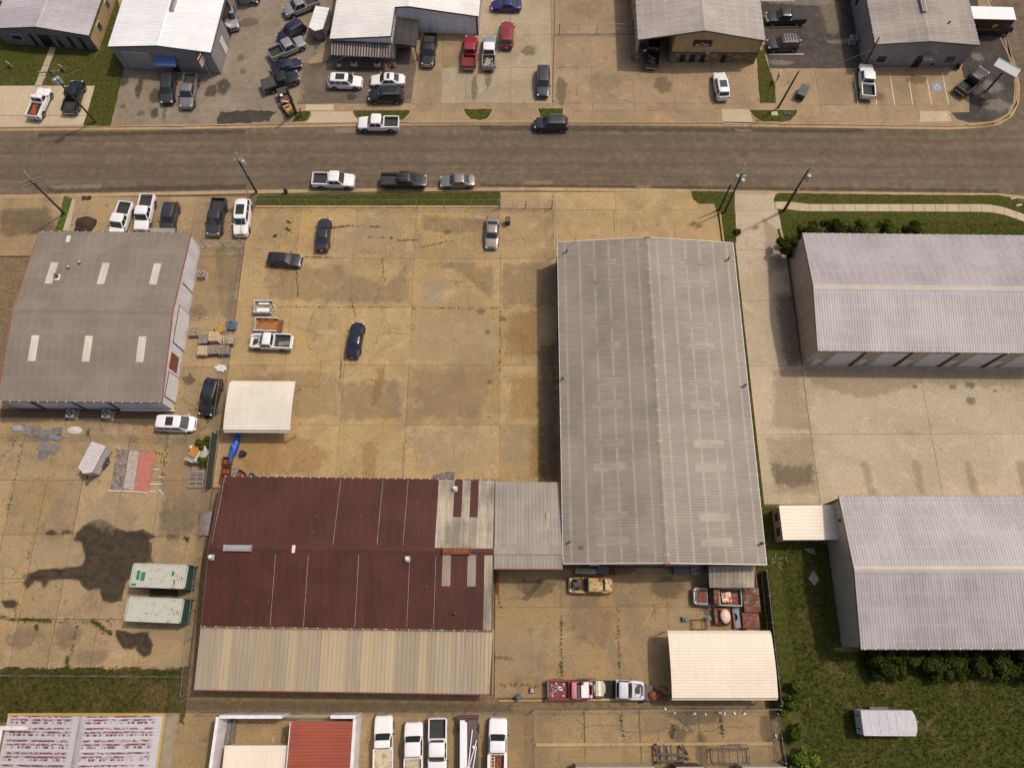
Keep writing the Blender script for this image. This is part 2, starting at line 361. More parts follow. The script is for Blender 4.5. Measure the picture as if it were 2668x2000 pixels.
# ---- south side
yx = [-35.3, -28.3, -20.9, -12.85, -1.5, 5.75]; yy = [15.9, 23.5, 31.25, 39.15, 46.15, 53.75]
slabs('concrete_yard', yx, yy, m_yard, 0.0)
slabs('yard_frontage', [gx(1304, 500), gx(1445, 500), gx(1602, 500), gx(1802, 500), gx(1868, 500)], [46.4, gy(546), gy(500)], m_yard, 0.0)
slabs('front_walk_strip', [-34.6, -28, -21.5, -15, -8, -1.7], [53.8, gy(535)], m_yard, .0)
lawn('verge_grass', [Vector((-34.6, gy(534.5))), Vector((-1.7, gy(534.5))), Vector((-1.6, 56.2)), Vector((-34.4, 55.7))], .02)
lawn('corner_grass', poly([(1806, 519), (1822, 531), (1862, 531), (1869, 555), (1885, 632), (1918, 632), (1914, 500), (1800, 498)]), .02)
slabs('storage_drive', [29.5, 36.05], [13.9, gy(1131), gy(953), gy(783), gy(650), gy(549), 56.1], m_pale, 0.0)
slabs('storage_court', [36.07, 50.6, 65, 80], [13.5, gy(1130, 2300), 32.5], m_pale, 0.0)
lawn('side_strip_grass', [Vector((27.4, -8)), Vector((30.9, -8)), Vector((30.9, 13.7)), Vector((29.5, 13.7)), Vector((29.5, 50)), Vector((27.4, 50))], -.01, m_grass)
lawn('storage_lawn', [Vector(p) for p in ((36.2, 46.5),)]+poly([(2026, 545), (2019, 535), (2016, 520), (2020, 508), (2030, 503), (2300, 507), (2600, 509), (2640, 515), (2668, 528), (2800, 590)])+[Vector((85, 44)), Vector((60, 44))], .03)
walk = pv(H_, [(415, 212), (530, 208), (640, 228), (1300, 228), (1950, 228), (2050, 245), (2211, 300), (2400, 380)]), pv(H_, [(425, 262), (505, 263), (620, 279), (1300, 280), (1950, 283), (2050, 298), (2211, 352), (2400, 440)])
sw = struct(MB().prism(walk[0]+walk[1][::-1], -.1, .03).build('sidewalk', m_ground))
ta, tb = resample(walk[0], 1.5), resample(walk[1], 1.5)
nseg = min(len(ta), len(tb))
def along(pl, f):
    L = [0]; 
    for a, b in zip(pl, pl[1:]): L.append(L[-1]+(b-a).length)
    d = f*L[-1]
    for i in range(len(pl)-1):
        if d <= L[i+1] or i == len(pl)-2: return pl[i].lerp(pl[i+1], (d-L[i])/(L[i+1]-L[i]))
for i in range(24):
    f0, f1 = i/24+.0006, (i+1)/24-.0006
    MB().prism([along(walk[0], f0), along(walk[0], f1), along(walk[1], f1), along(walk[1], f0)], -.1, .055).build('slab', m_pale2, sw)
pad('drive_edge_kerb', poly([(2027, 597), (2031, 597), (2051, 664), (2047, 664)]), .35, m_kerb)
lawn('field', [Vector(p) for p in ((28.6, -30), (90, -30), (90, -2.2), (35.5, -2.2), (35.5, 13.6), (30.72, 13.6), (30.72, 0), (28.6, -8))], .02, m_field, .15, 1.0)
pad('green_side_yard', wobble([Vector(p) for p in ((30.8, 9.2), (36.2, 9.2), (36.2, -1.8), (30.9, -1.2))], .1, .7), .045, m_grass)
# left lots
slabs('left_front_lot', [-75, -63, -57.2, -51.5, -47, -42.6, -38.9, -35.35], [46.5, 51.5, 55.5], m_yard2, 0.0)
slabs('left_side_lot', [-43, -38.6, -35.35], [19.6, 25.6, 31, 36, 41.5, 46.45], m_yard2, 0.0)
slabs('left_south_apron', [-75, -58, -50, -43.05], [22.2, 26.5], m_yard2, -.01)
lawn('lot_verge', poly([(145, 602), (170, 510), (197, 520), (181, 605)]), .05, m_weed, .12, .4)
pad('lot_retaining_kerb', poly([(166, 604), (186, 540), (192, 520), (198, 522), (196, 545), (181, 604)]), .28, m_pale)
lx = [-80, gx(18, 1350), gx(87, 1392)+.3, gx(206, 1300), gx(300, 1300)+.5, gx(412, 1300), -35.35]
ly = [gy(1748, 300), gy(1612, 300), gy(1507, 300), gy(1392, 300), gy(1250, 300), gy(1112, 300)]
slabs('container_yard', lx, ly, m_yard2, 0.0, .03, skip=((3, 3), (3, 4)))
slabs('container_yard_centre', [lx[3]+.03, lx[4]-.03], [ly[3], ly[5]], m_yard2, .001, .02)
lawn('south_verge', [Vector(p) for p in ((-90, ly[0]+.4), (-35.3, ly[0]+.3), (-35.0, -9.3), (-34.9, -9.4), (-90, -9.4))], .01, m_verge, .18, .6)
# behind the red shop and the southern yards
slabs('south_yard', [-1.9, 5.45, 11.7, 17.4, 27.4], [-6.9, 2.4, 6.7], m_south, 0.0)
slabs('truck_yard', [-36, -30, -22.5, -17.5, -9, -2, 2.2], [-30, -16, -8.4], m_south, -.01)
slabs('frame_yard', [2.3, 7.7, 13.6, 19.9, 27.6], [-30, -11.4, -8.0], m_south, -.02, .05)
pad('frame_yard_kerb', [Vector(p) for p in ((2.5, -11.62), (27.5, -11.5), (27.5, -11.18), (2.5, -11.3))], .16, m_kerb)
def stain(v, pts, mat, top=.014, amp=.10): return pad('wet_stain', wobble(pv(v, pts), amp, .35), top, mat, top-.012)
stain(E_, [(700, 370), (800, 365), (790, 400), (700, 410)], m_wet); stain(E_, [(660, 560), (760, 540), (840, 570), (820, 640), (780, 680), (640, 680)], m_wet)
stain(I_, [(1570, 440), (1620, 430), (1640, 390), (1655, 430), (1700, 470), (1640, 515), (1600, 500)], m_damp); stain(I_, [(1700, 505), (1745, 495), (1740, 515)], m_damp)
stain(L_, [(1610, 1200), (1640, 1195), (1660, 1230), (1640, 1255), (1612, 1235)], m_damp)
stain(L_, [(300, 1130), (345, 1150), (480, 985), (440, 985)], m_damp, .010, .03)
# painted stall lines
pm = bpy.data.objects.new('yard_stall_lines', None); COL.objects.link(pm); struct(pm)
def stripe(v, a, b, root, mat, wd=.10, z=.011, name='stall_line'):
    p, q = W(v, *a), W(v, *b); MB().bar((p.x, p.y, z), (q.x, q.y, z), wd, .006).build(name, mat, root)
for a, b in (((473, 308), (445, 530)), ((620, 305), (600, 560)), ((770, 308), (745, 600)), ((473, 308), (772, 306)), ((1065, 315), (1400, 318)), ((1400, 318), (1660, 330)), ((1065, 320), (1060, 352)), ((1212, 318), (1206, 382)), ((1362, 320), (1352, 440)), ((1508, 325), (1498, 525)), ((1658, 332), (1650, 530))):
    stripe(F_, a, b, pm, m_yellow)
pm2 = bpy.data.objects.new('north_stall_lines', None); COL.objects.link(pm2); struct(pm2)
for a, b in (((1080, 480), (1110, 695)), ((1222, 560), (1232, 695)), ((1320, 482), (1352, 697)), ((1445, 505), (1472, 697)), ((1565, 510), (1597, 697)), ((1668, 483), (1710, 697)), ((465, 8), (690, 8)), ((490, 182), (718, 180)), ((520, 363), (752, 361)), ((712, 268), (736, 268))):
    stripe(D_, a, b, pm2, m_whiteline, .11, .022)
# accessible-parking emblem
hp = W(D_, 1635, 577); hb = MB().box((hp.x, hp.y, .014), (1.35, 1.35, .008)).build('stall_emblem', m_blue, pm2)
mb = MB(); z = .022
def hpos(x, y): return (hp.x+x, hp.y+y, z)
mb.cyl(hpos(-.05, .46), (hp.x-.05, hp.y+.46, z+.006), .085, n=10)
mb.bar(hpos(-.05, .36), hpos(-.03, .02), .09, .006); mb.bar(hpos(-.03, .05), hpos(.25, .05), .08, .006); mb.bar(hpos(.25, .05), hpos(.38, -.34), .08, .006); mb.bar(hpos(.36, -.34), hpos(.5, -.30), .07, .006); mb.bar(hpos(-.04, .22), hpos(.2, .22), .07, .006)
for i in range(14):
    a0, a1 = R(100+i*18.5), R(100+(i+1)*18.5)
    mb.bar(hpos(-.02+.36*math.cos(a0), -.16+.36*math.sin(a0)), hpos(-.02+.36*math.cos(a1), -.16+.36*math.sin(a1)), .07, .006)
mb.build('wheelchair_symbol', m_whiteline, hb)
# ---- feathered stains, dark strips and hand-surveyed cracks
def soft_mat(name, col, strength, col2=None, scale=1.6, spread=2.4):
    t = NT(name); p = t.pos(); n = t.noise(p, scale, 4, .65, .4)
    fd = t.n('ShaderNodeAttribute', attribute_name='fade').outputs['Fac']
    f = t.ma('MULTIPLY', t.mr(t.ma('ADD', fd, t.ma('MULTIPLY', t.ma('SUBTRACT', n, .5), spread)), .15, 1.05), strength)
    t.put(t.b.inputs['Base Color'], t.mix(t.mr(n, .35, .65), tuple(col), tuple(col2 or [k*.7 for k in col]))); t.b.inputs['Roughness'].default_value = .85
    tr = t.n('ShaderNodeBsdfTransparent'); mx = t.n('ShaderNodeMixShader', {0: f}); t.t.links.new(tr.outputs[0], mx.inputs[1]); t.t.links.new(t.b.outputs[0], mx.inputs[2]); t.t.links.new(mx.outputs[0], t.out.inputs[0])
    return t.m
_zs = [.016]
def soft(pts, mat, feather=.5, name='ground_stain_and_tone', amp=.06, z=None):
    """flat stain and tone sheet whose edge fades: a fine grid carrying the distance to its outline"""
    P = np.array([(p[0], p[1]) for p in wobble([Vector(p) for p in pts], amp, .6)])
    if z is None: _zs[0] += .0007; z = _zs[0]
    lo, hi = P.min(0)-feather*.6, P.max(0)+feather*.6; st = max(.16, min(.45, feather*.5)); nx, ny = int((hi[0]-lo[0])/st)+2, int((hi[1]-lo[1])/st)+2
    X, Y = np.meshgrid(lo[0]+np.arange(nx)*st, lo[1]+np.arange(ny)*st); Q = np.stack([X.ravel(), Y.ravel()], 1); A, B = P, np.roll(P, -1, 0); inside = np.zeros(len(Q), bool); dist = np.full(len(Q), 1e9)
    for p0, p1 in zip(A, B):
        c = ((p0[1] > Q[:, 1]) != (p1[1] > Q[:, 1])); 
        if p1[1] != p0[1]: inside ^= c & (Q[:, 0] < (p1[0]-p0[0])*(Q[:, 1]-p0[1])/(p1[1]-p0[1])+p0[0])
        d = p1-p0; t = np.clip(((Q-p0)@d)/max(d@d, 1e-9), 0, 1); dist = np.minimum(dist, np.hypot(*(Q-p0-t[:, None]*d).T))
    fd = np.clip((np.where(inside, dist, -dist)+feather*.45)/(feather*.95), 0, 1); keep = fd.reshape(ny, nx); ids = -np.ones(nx*ny, int); fs = []; vs = []; vf = []
    for j in range(ny-1):
        for i in range(nx-1):
            q = (j*nx+i, j*nx+i+1, (j+1)*nx+i+1, (j+1)*nx+i)
            if max(fd[k] for k in q) <= 0: continue
            for k in q:
                if ids[k] < 0: ids[k] = len(vs); vs.append((Q[k, 0], Q[k, 1], z)); vf.append(float(fd[k]))
            fs.append(tuple(int(ids[k]) for k in q))
    m = bpy.data.meshes.new(name); m.from_pydata(vs, [], fs); m.update(); m.attributes.new('fade', 'FLOAT', 'POINT').data.foreach_set('value', vf)
    return struct(put(m, name, mat))
def blob(v, x, y, rx, ry, mat, fe=None, rot=0):
    c = W(v, x, y); k = 14; fe = fe or min(rx, ry)*.55
    return soft([c+Vector((rx*math.cos(2*math.pi*i/k)*random.uniform(.75, 1.2), ry*math.sin(2*math.pi*i/k)*random.uniform(.75, 1.2))) for i in range(k)], mat, fe)
s_rust = soft_mat('rust_runoff', (.36, .165, .035), 0.32, (.33, .20, .07)); s_dark = soft_mat('grime_and_dark_tone', (.085, .062, .036), 0.42, (.13, .095, .055)); s_grey = soft_mat('grey_wear', (.20, .150, .098), 0.27, (.165, .125, .085), .9); s_pale = soft_mat('pale_wear', (.46, .37, .235), 0.28, (.42, .33, .2), 1.2); s_oil = soft_mat('oil_spot', (.030, .024, .018), 0.6, (.06, .048, .035), 2.5); s_tan = soft_mat('tan_runoff', (.26, .185, .105), 0.3, (.30, .215, .125), 1.0); s_pat = soft_mat('patch_wear', (.40, .37, .31), 0.3, (.36, .32, .25), 2.2); s_wet = soft_mat('wet_core', (.030, .020, .011), .9, (.060, .040, .022), 1.0, 1.2); s_damp = soft_mat('damp_edge', (.085, .058, .033), .85, (.11, .075, .043), 1.5, 1.0)
def px(*p): return poly(p)
soft(px((1384, 1110), (1416, 1105), (1424, 1243), (1378, 1243)), s_rust, .7); soft(px((1405, 900), (1452, 890), (1456, 1246), (1402, 1246)), s_dark, .9); soft(px((1308, 684), (1446, 684), (1448, 798), (1306, 798)), s_grey, .6); soft(px((1312, 1110), (1370, 1115), (1360, 1235), (1312, 1235)), s_pale, .8)  # second patch: darker feathered strip along the warehouse west base
soft(px((985, 955), (1006, 955), (990, 1060), (966, 1055)), s_rust, .45); soft(px((1108, 735), (1158, 728), (1150, 797), (1112, 797)), s_pat, .5); soft(px((940, 1150), (985, 1145), (978, 1243), (946, 1243)), s_rust, .7); soft(px((1320, 815), (1400, 812), (1400, 930), (1318, 930)), s_rust, 1.0); soft(px((1330, 985), (1440, 975), (1400, 1095), (1330, 1090)), s_rust, 1.0)
soft(px((690, 700), (880, 690), (1000, 740), (1060, 690), (1070, 790), (900, 790), (700, 780)), s_grey, 1.0); soft(px((1080, 690), (1200, 680), (1290, 700), (1280, 780), (1180, 700)), s_grey, .7); soft(px((860, 590), (1000, 570), (1060, 620), (960, 650), (870, 640)), s_pale, .9); soft(px((1100, 560), (1300, 575), (1290, 600), (1190, 610), (1100, 600)), s_grey, .6); soft(px((640, 980), (760, 960), (880, 975), (880, 1080), (780, 1090)), s_tan, 1.0); soft(px((1075, 960), (1290, 965), (1250, 1090), (1080, 1090)), s_tan, 1.4); soft(px((880, 1000), (1040, 990), (1050, 1090), (890, 1095)), s_grey, 1.0); soft(px((1080, 1120), (1290, 1120), (1290, 1235), (1080, 1235)), s_pale, 1.4); soft(px((1090, 815), (1290, 815), (1290, 940), (1080, 935)), s_pale, 1.2); soft(px((600, 1150), (780, 1130), (860, 1180), (820, 1235), (640, 1235)), s_rust, 1.2)
for x, y, r in ((845, 640, .5), (1270, 867, .4), (1275, 995, .35), (920, 925, .8), (705, 895, .9), (1165, 605, .6), (1255, 810, .6), (1310, 830, .5)): blob(((0, 0), 1), x, y, r, r*.8, s_dark)
# storage court and drive
for a, b in (((900, 0), (960, 280)), ((1300, 0), (1360, 280)), ((1720, 0), (1790, 280)), ((2140, 0), (2200, 280))): soft(pv(P_, [a, (a[0]+70, a[1]), (b[0]+70, b[1]), b]), s_tan, .5)
soft(px((2090, 955), (2668, 965), (2668, 1010), (2400, 1000), (2250, 1040), (2120, 1005)), s_tan, .9); soft(px((2015, 770), (2070, 760), (2090, 950), (2045, 960)), s_dark, 1.1); soft(px((1985, 560), (2040, 620), (2045, 700), (2000, 720)), s_tan, .7); soft(px((2000, 1140), (2118, 1135), (2130, 1285), (2015, 1290)), s_tan, 1.2); soft(px((2005, 1200), (2060, 1215), (2125, 1205), (2120, 1262), (2060, 1270), (2018, 1255)), s_dark, 1.0); soft(px((2015, 960), (2085, 965), (2115, 1120), (2012, 1120)), s_tan, 1.0)  # second patch darkens the drive beside the storage block's west wall
for x, y, r in ((1700, 1540, .5), (1825, 1530, .55), (1830, 1640, .7), (1420, 1540, .3), (2060, 1548, .2), (2000, 1570, .3)): blob(H_, x, y, r, r*.8, s_dark)
# north lots
for x, y, rx, ry, m_ in ((1200, 770, .5, 1.6, s_oil), (1070, 700, .9, .9, s_oil), (1350, 830, 1.0, 1.3, s_oil), (1820, 790, .9, 1.2, s_oil), (1930, 750, 1.0, 1.6, s_oil), (1060, 920, .5, .5, s_dark), (1220, 980, .5, .5, s_dark), (1340, 980, .6, .9, s_oil), (1420, 980, .3, 1.4, s_dark), (2150, 200, 1.6, .9, s_dark), (2080, 500, .5, .7, s_dark), (2100, 620, .5, .5, s_dark)): blob(A_, x, y, rx, ry, m_)
for x, y, rx, ry, m_ in ((1050, 840, .7, .6, s_oil), (1100, 600, 3.5, .5, s_oil), (720, 560, 1.6, .4, s_dark), (640, 700, .6, 3.0, s_tan), (610, 800, .5, 2.0, s_pale)): blob(B_, x, y, rx, ry, m_)
for x, y, rx, ry, m_ in ((240, 640, .5, 3.2, s_dark), (120, 760, .5, 2.4, s_dark), (590, 440, 1.2, .9, s_dark), (1750, 740, 1.3, 1.6, s_dark), (870, 780, .8, 2.6, s_dark), (950, 520, 1.6, .6, s_pale), (1100, 60, 2.5, 2.0, s_tan), (1250, 700, 3, 1.8, s_tan)): blob(C_, x, y, rx, ry, m_)
for x, y, rx, ry, m_ in ((930, 100, 1.5, 4.0, s_pale), (1000, 280, 2.5, .5, s_pat), (760, 20, 5, .6, s_pat), (1500, 530, 1.8, .8, s_dark), (1250, 640, 1.0, .8, s_dark), (600, 420, 2, .5, s_pat), (2000, 580, 1.5, 1.2, s_pat), (2030, 700, 2.2, 1.2, s_pat), (1940, 680, .8, .8, s_oil), (1860, 470, .5, .8, s_oil), (1980, 640, .7, .7, s_oil), (1900, 380, 1.0, .8, s_pat)): blob(D_, x, y, rx, ry, m_)
# left lots and south yards
soft(px((0, 1062), (450, 1066), (452, 1100), (380, 1110), (200, 1095), (0, 1100)), s_damp, .7); soft(px((440, 1135), (560, 1130), (550, 1300), (500, 1390), (415, 1385)), s_grey, 1.0); soft(px((470, 660), (590, 650), (575, 800), (560, 830), (480, 810)), s_tan, .8); soft(px((560, 650), (636, 650), (600, 830), (575, 830)), s_grey, .6); soft(px((0, 545), (130, 540), (150, 600), (0, 620)), s_dark, .8)
for x, y, rx, ry, m_ in ((200, 1130, 1.8, 1.2, s_grey), (560, 1110, 1.4, 1.4, s_grey), (750, 1300, 2.2, 1.0, s_grey), (1420, 200, 2.0, 2.0, s_grey), (1350, 1330, 2.6, 1.0, s_pale), (450, 450, 2.5, 1.5, s_pale), (900, 100, 3.0, 2.0, s_pale)): blob(J_, x, y, rx, ry, m_)
for x, y, rx, ry, m_ in ((700, 1000, 3.2, 1.2, s_tan), (800, 1300, 3.0, 3.0, s_grey), (1350, 1050, 2.0, 1.2, s_dark), (300, 1450, 3.2, 1.6, s_pale), (1750, 1250, 1.2, 1.0, s_dark), (400, 1050, 2.5, 1.0, s_dark), (1450, 1280, 1.6, 2.2, s_pale), (250, 1600, 2.4, 1.2, s_pale), (1000, 930, 2.2, .5, s_dark)): blob(L_, x, y, rx, ry, m_)
for x, y, rx, ry, m_ in ((1500, 480, 3.0, .9, s_dark), (2060, 600, .8, 1.8, s_dark), (1380, 620, .9, 1.0, s_dark), (1560, 760, .7, 2.0, s_dark), (1180, 560, 2, 1, s_tan), (800, 820, 2.4, 1.0, s_pale), (260, 650, 2.4, 3.0, s_tan)): blob(O_, x, y, rx, ry, m_)
soft(px((480, 1822), (1340, 1832), (1340, 1852), (480, 1848)), s_dark, .4)
# road: worn wheel paths, gutter grime and pale repairs
s_road = soft_mat('road_wear', (.165, .125, .085), .45, (.15, .112, .075), .6); s_roadd = soft_mat('road_grime', (.062, .045, .031), .5, (.075, .056, .038), .8)
for ya, yb in ((352, 362), (384, 394), (420, 430), (450, 460)): soft([G(x, ya+(8 if x < 700 or x > 2100 else 0)) for x in (-200, 500, 1100, 1700, 2300, 2700)]+[G(x, yb+(8 if x < 700 or x > 2100 else 0)) for x in (2700, 2300, 1700, 1100, 500, -200)], s_road, .28, 'road_wear', .03, -.112+.0006*ya/100)
for q in (((100, 345), (640, 336), (640, 346), (100, 356)), ((1250, 327), (2250, 335), (2250, 346), (1250, 339)), ((120, 488), (640, 480), (640, 492), (120, 502)), ((1250, 478), (2600, 492), (2600, 500), (1250, 485))): soft(px(*q), s_roadd, .25, 'road_grime', .06, -.1105)
for q in (((870, 331), (935, 331), (925, 343), (890, 346), (872, 340)), ((1655, 482), (1695, 482), (1692, 492), (1660, 492)), ((1908, 334), (1965, 336), (1950, 345), (1925, 342)), ((130, 482), (270, 478), (260, 490), (140, 494)), ((1365, 470), (1440, 468), (1440, 480), (1370, 480))): soft(px(*q), s_pale, .18, 'road_patch', .08, -.1095)
# wet stains with a feathered rim
def wetpair(pts, core=True):
    q = pv(J_, pts); soft(q, s_damp, .22, 'wet_stain', .10, .046)
    if core: soft([p+(sum(q, Vector((0, 0)))/len(q)-p)*.03 for p in q], s_wet, .8, 'wet_stain', .10, .048)
wetpair([(640, 270), (680, 220), (740, 185), (830, 165), (900, 185), (960, 230), (1040, 260), (1180, 250), (1290, 305), (1220, 325), (1250, 380), (1250, 480), (1275, 520), (1100, 530), (1085, 640), (1030, 690), (1010, 830), (930, 855), (850, 835), (830, 780), (840, 740), (790, 725), (740, 755), (690, 720), (660, 660), (400, 652), (360, 740), (340, 680), (270, 670), (220, 740), (200, 690), (230, 620), (330, 580), (500, 570), (620, 555), (690, 545), (700, 450), (670, 350), (610, 330)])
soft(pv(J_, [(240, 640), (330, 590), (520, 580), (700, 560), (720, 640), (500, 640)]), s_wet, .3, 'wet_stain', .06, .050)
wetpair([(945, 1075), (1100, 1100), (1220, 1095), (1230, 1140), (1265, 1190), (1240, 1270), (1180, 1290), (1125, 1240), (1120, 1190), (1090, 1230), (1020, 1220), (960, 1150)]); wetpair([(1225, 730), (1460, 745), (1475, 810), (1340, 800), (1240, 800)]); wetpair([(380, 262), (430, 250), (480, 290), (380, 290)]); wetpair([(520, 260), (575, 245), (610, 285), (510, 292)], False); wetpair([(0, 835), (120, 830), (150, 850), (120, 890), (40, 880)])
def crackline(mb, v, pts, wd=.035, z=.0125):
    q = [W(v, *p) for p in pts]; out = []
    for a, b in zip(q, q[1:]):
        n = max(2, int((b-a).length/.35))
        for i in range(n): out.append(a.lerp(b, i/n)+Vector((random.gauss(0, .07), random.gauss(0, .07))))
    out.append(q[-1])
    for i in range(len(out)-1):
        a, b = out[i], out[i+1]; d = (b-a).normalized(); w0 = Vector((-d.y, d.x))*wd*random.uniform(.25, .8); w1 = Vector((-d.y, d.x))*wd*random.uniform(.25, .8)
        mb.add([(a.x-w0.x, a.y-w0.y, z), (b.x-w1.x, b.y-w1.y, z), (b.x+w1.x, b.y+w1.y, z), (a.x+w0.x, a.y+w0.y, z)], [(0, 1, 2, 3)])
CR = MB()
for v, pts in ((F_, [(500, 380), (560, 400), (720, 402), (840, 388), (1000, 395), (1130, 396)]), (F_, [(1095, 620), (1100, 700), (1110, 780), (1055, 855), (1040, 960)]), (F_, [(610, 980), (590, 1050), (545, 1120), (620, 1165), (590, 1210), (555, 1255), (610, 1275)]), (F_, [(470, 1115), (545, 1122)]), (F_, [(620, 1165), (680, 1165)]), (F_, [(1545, 765), (1690, 790), (1720, 825), (1705, 880), (1728, 968)]), (F_, [(1720, 825), (1830, 795), (1945, 785)]), (F_, [(1690, 790), (1730, 690)]), (F_, [(1115, 1385), (1085, 1480), (1060, 1560), (1020, 1590), (1050, 1650)]), (F_, [(980, 460), (1100, 470), (1180, 470), (1240, 490), (1350, 485)]), (F_, [(1370, 538), (1450, 525), (1520, 500), (1620, 488)]), (F_, [(1180, 540), (1150, 580), (1140, 605)]), (F_, [(340, 690), (375, 765), (382, 830)]), (F_, [(478, 650), (485, 760), (490, 890)]), (F_, [(290, 495), (355, 510), (352, 560)]), (F_, [(400, 480), (410, 420), (470, 430)]), (F_, [(500, 530), (600, 530)]), (F_, [(1060, 1080), (1100, 1060), (1150, 1090), (1145, 1150), (1060, 1165), (1050, 1230)]), (F_, [(1145, 1150), (1290, 1165)]), (F_, [(500, 1528), (640, 1540)]), (F_, [(980, 1490), (1070, 1495)]), (F_, [(1140, 1600), (1150, 1530), (1180, 1480)]), (F_, [(1945, 1185), (2050, 1165), (2211, 1165)]), (F_, [(2090, 990), (2095, 1180), (2120, 1380)]), (F_, [(800, 1300), (795, 1480), (770, 1580)]), (F_, [(655, 1330), (640, 1580)]),
               (K_, [(1520, 0), (1518, 270)]), (K_, [(720, 180), (760, 110), (830, 60)]), (K_, [(520, 210), (560, 130)]), (K_, [(1880, 10), (1890, 150)]), (L_, [(180, 1130), (300, 1130)]), (L_, [(370, 1350), (375, 1640)]), (L_, [(990, 1180), (1360, 1170)]), (L_, [(1250, 1160), (1270, 1300)]),
               (C_, [(1000, 580), (1005, 720), (1010, 850)]), (C_, [(1160, 650), (1300, 700), (1480, 690)]), (C_, [(1160, 650), (1200, 760), (1195, 800)]), (C_, [(1230, 760), (1330, 860), (1480, 880)]), (C_, [(1330, 440), (1490, 430)]), (C_, [(1280, 320), (1360, 310)]),
               (J_, [(100, 560), (130, 600), (90, 640)]), (J_, [(975, 860), (1000, 980), (1010, 1060)]), (J_, [(60, 1190), (250, 1190), (300, 1080)]), (J_, [(400, 1215), (450, 1180), (520, 1175)]), (J_, [(400, 1215), (370, 1330)]), (J_, [(0, 690), (200, 685)]), (J_, [(1540, 330), (1510, 500)]), (J_, [(20, 560), (25, 830)]),
               (O_, [(580, 500), (660, 570), (780, 555), (920, 560)]), (O_, [(660, 570), (630, 650)]), (O_, [(600, 600), (660, 570)]), (O_, [(970, 605), (1180, 610), (1330, 570)]), (O_, [(1370, 600), (1480, 590), (1560, 610), (1690, 580)]), (O_, [(1720, 575), (1850, 570), (1960, 570)]), (O_, [(1220, 610), (1225, 680)]), (G_, [(1120, 380), (1130, 440), (1120, 450)]), (G_, [(690, 270), (695, 440)])): crackline(CR, v, pts)
struct(CR.build('slab_cracks', m_under0 := plain((.060, .044, .024), .95)))
RC = MB()
for k in range(46):
    x = random.uniform(200, 2500); n_ = random.random() < .6; y0 = 330 if n_ else 490; L_k = random.uniform(10, 34)
    if n_ and not 200 < x < 700 and x < 1100: continue
    crackline(RC, ((0, 0), 1), [(x, y0+(6 if x < 600 or x > 2100 else -1)), (x+random.uniform(-6, 6), (y0+L_k) if n_ else (y0-L_k))], .03, -.113)
for y in (340, 371, 402, 440, 473):
    x = -100
    while x < 2600: L_k = random.uniform(60, 260); crackline(RC, ((0, 0), 1), [(x, y+(8 if x < 700 or x > 2100 else 0)), (x+L_k, y+(8 if x < 700 or x > 2100 else 0))], .016, -.113); x += L_k+random.uniform(60, 420)
struct(RC.build('road_cracks', plain((.060, .045, .032), .95)))
# ================================================================ buildings: materials
r_main = roofmat('galvanised_roof', (.220, .188, .153), .8, .35, .03, .55, 1.78, (1.32, 1.27, 1.18))
r_stor = roofmat('galvalume_roof', (.322, .290, .296), .32, .35, .035, .5, 1.6, (1.05, 1.05, 1.0))
r_cap = roofmat('storage_ridge_cap', (.40, .345, .315), .0, .2, .0, .45)
r_left = roofmat('dull_grey_roof', (.200, .165, .135), .22, .3, .025, .6, 1.9)
r_conn = roofmat('connector_roof', (.265, .228, .195), .2, .4, .07, .55, 1.5)
r_white = roofmat('white_roof', (.74, .73, .73), .05, .15, .02, .5)
r_office = roofmat('office_white_roof', (.70, .67, .64), .05, .2, .02, .5)
r_gable = roofmat('tan_building_roof', (.36, .315, .285), .25, .35, .05, .5, 1.6)
r_grey = roofmat('grey_building_roof', (.275, .235, .205), .35, .4, .05, .55, 1.7)
r_house = roofmat('house_roof', (.42, .38, .40), .15, .3, .04, .5, 1.3)
r_red = roofmat('oxide_red_roof', (.066, .0165, .0105), .0, .5, .09, .65, 1.75, dots=(.30, .085, .025))
r_galv = roofmat('bare_sheet_roof', (.335, .285, .215), .15, .9, .10, .55, 1.5)
r_sky = roofmat('fibreglass_sheet', (.290, .240, .194), .0, .5, .06, .5, 1.5)
r_cream = roofmat('cream_roof', (.70, .60, .49), .0, .12, .015, .5)
r_cream2 = roofmat('cream_carport_roof', (.64, .58, .48), .0, .12, .015, .5)
r_dark = roofmat('black_carport_roof', (.040, .034, .032), .3, .8, .2, .5, 1.0, (3, 2.6, 2.4))
r_terra = roofmat('terracotta_roof', (.27, .060, .032), .0, .25, .03, .6)
def leanto_mat():
    t = NT('rusting_leanto_sheet'); o = t.obj(); p = t.pos(); X = t.xyz(p)
    n1 = t.noise(t.sc(p, (2.2, .02, 1)), 1.0, 4, .7); n2 = t.noise(t.sc(p, (3.5, .12, 1)), 1.0, 4); n3 = t.noise(p, .18, 3)
    c = t.mix(t.mr(t.rnd(), .2, .8), (.45, .355, .215), (.26, .212, .15))
    c = t.mix(t.mr(n1, .5, .72, 0, .8), c, (.40, .33, .23)); c = t.mix(t.mr(n2, .58, .72, 0, .65), c, (.29, .165, .055))
    c = t.mul(c, t.mr(t.rnd(), 0, 1, .82, 1.15, False))
    return t.end(c, .6)
r_lean = leanto_mat()
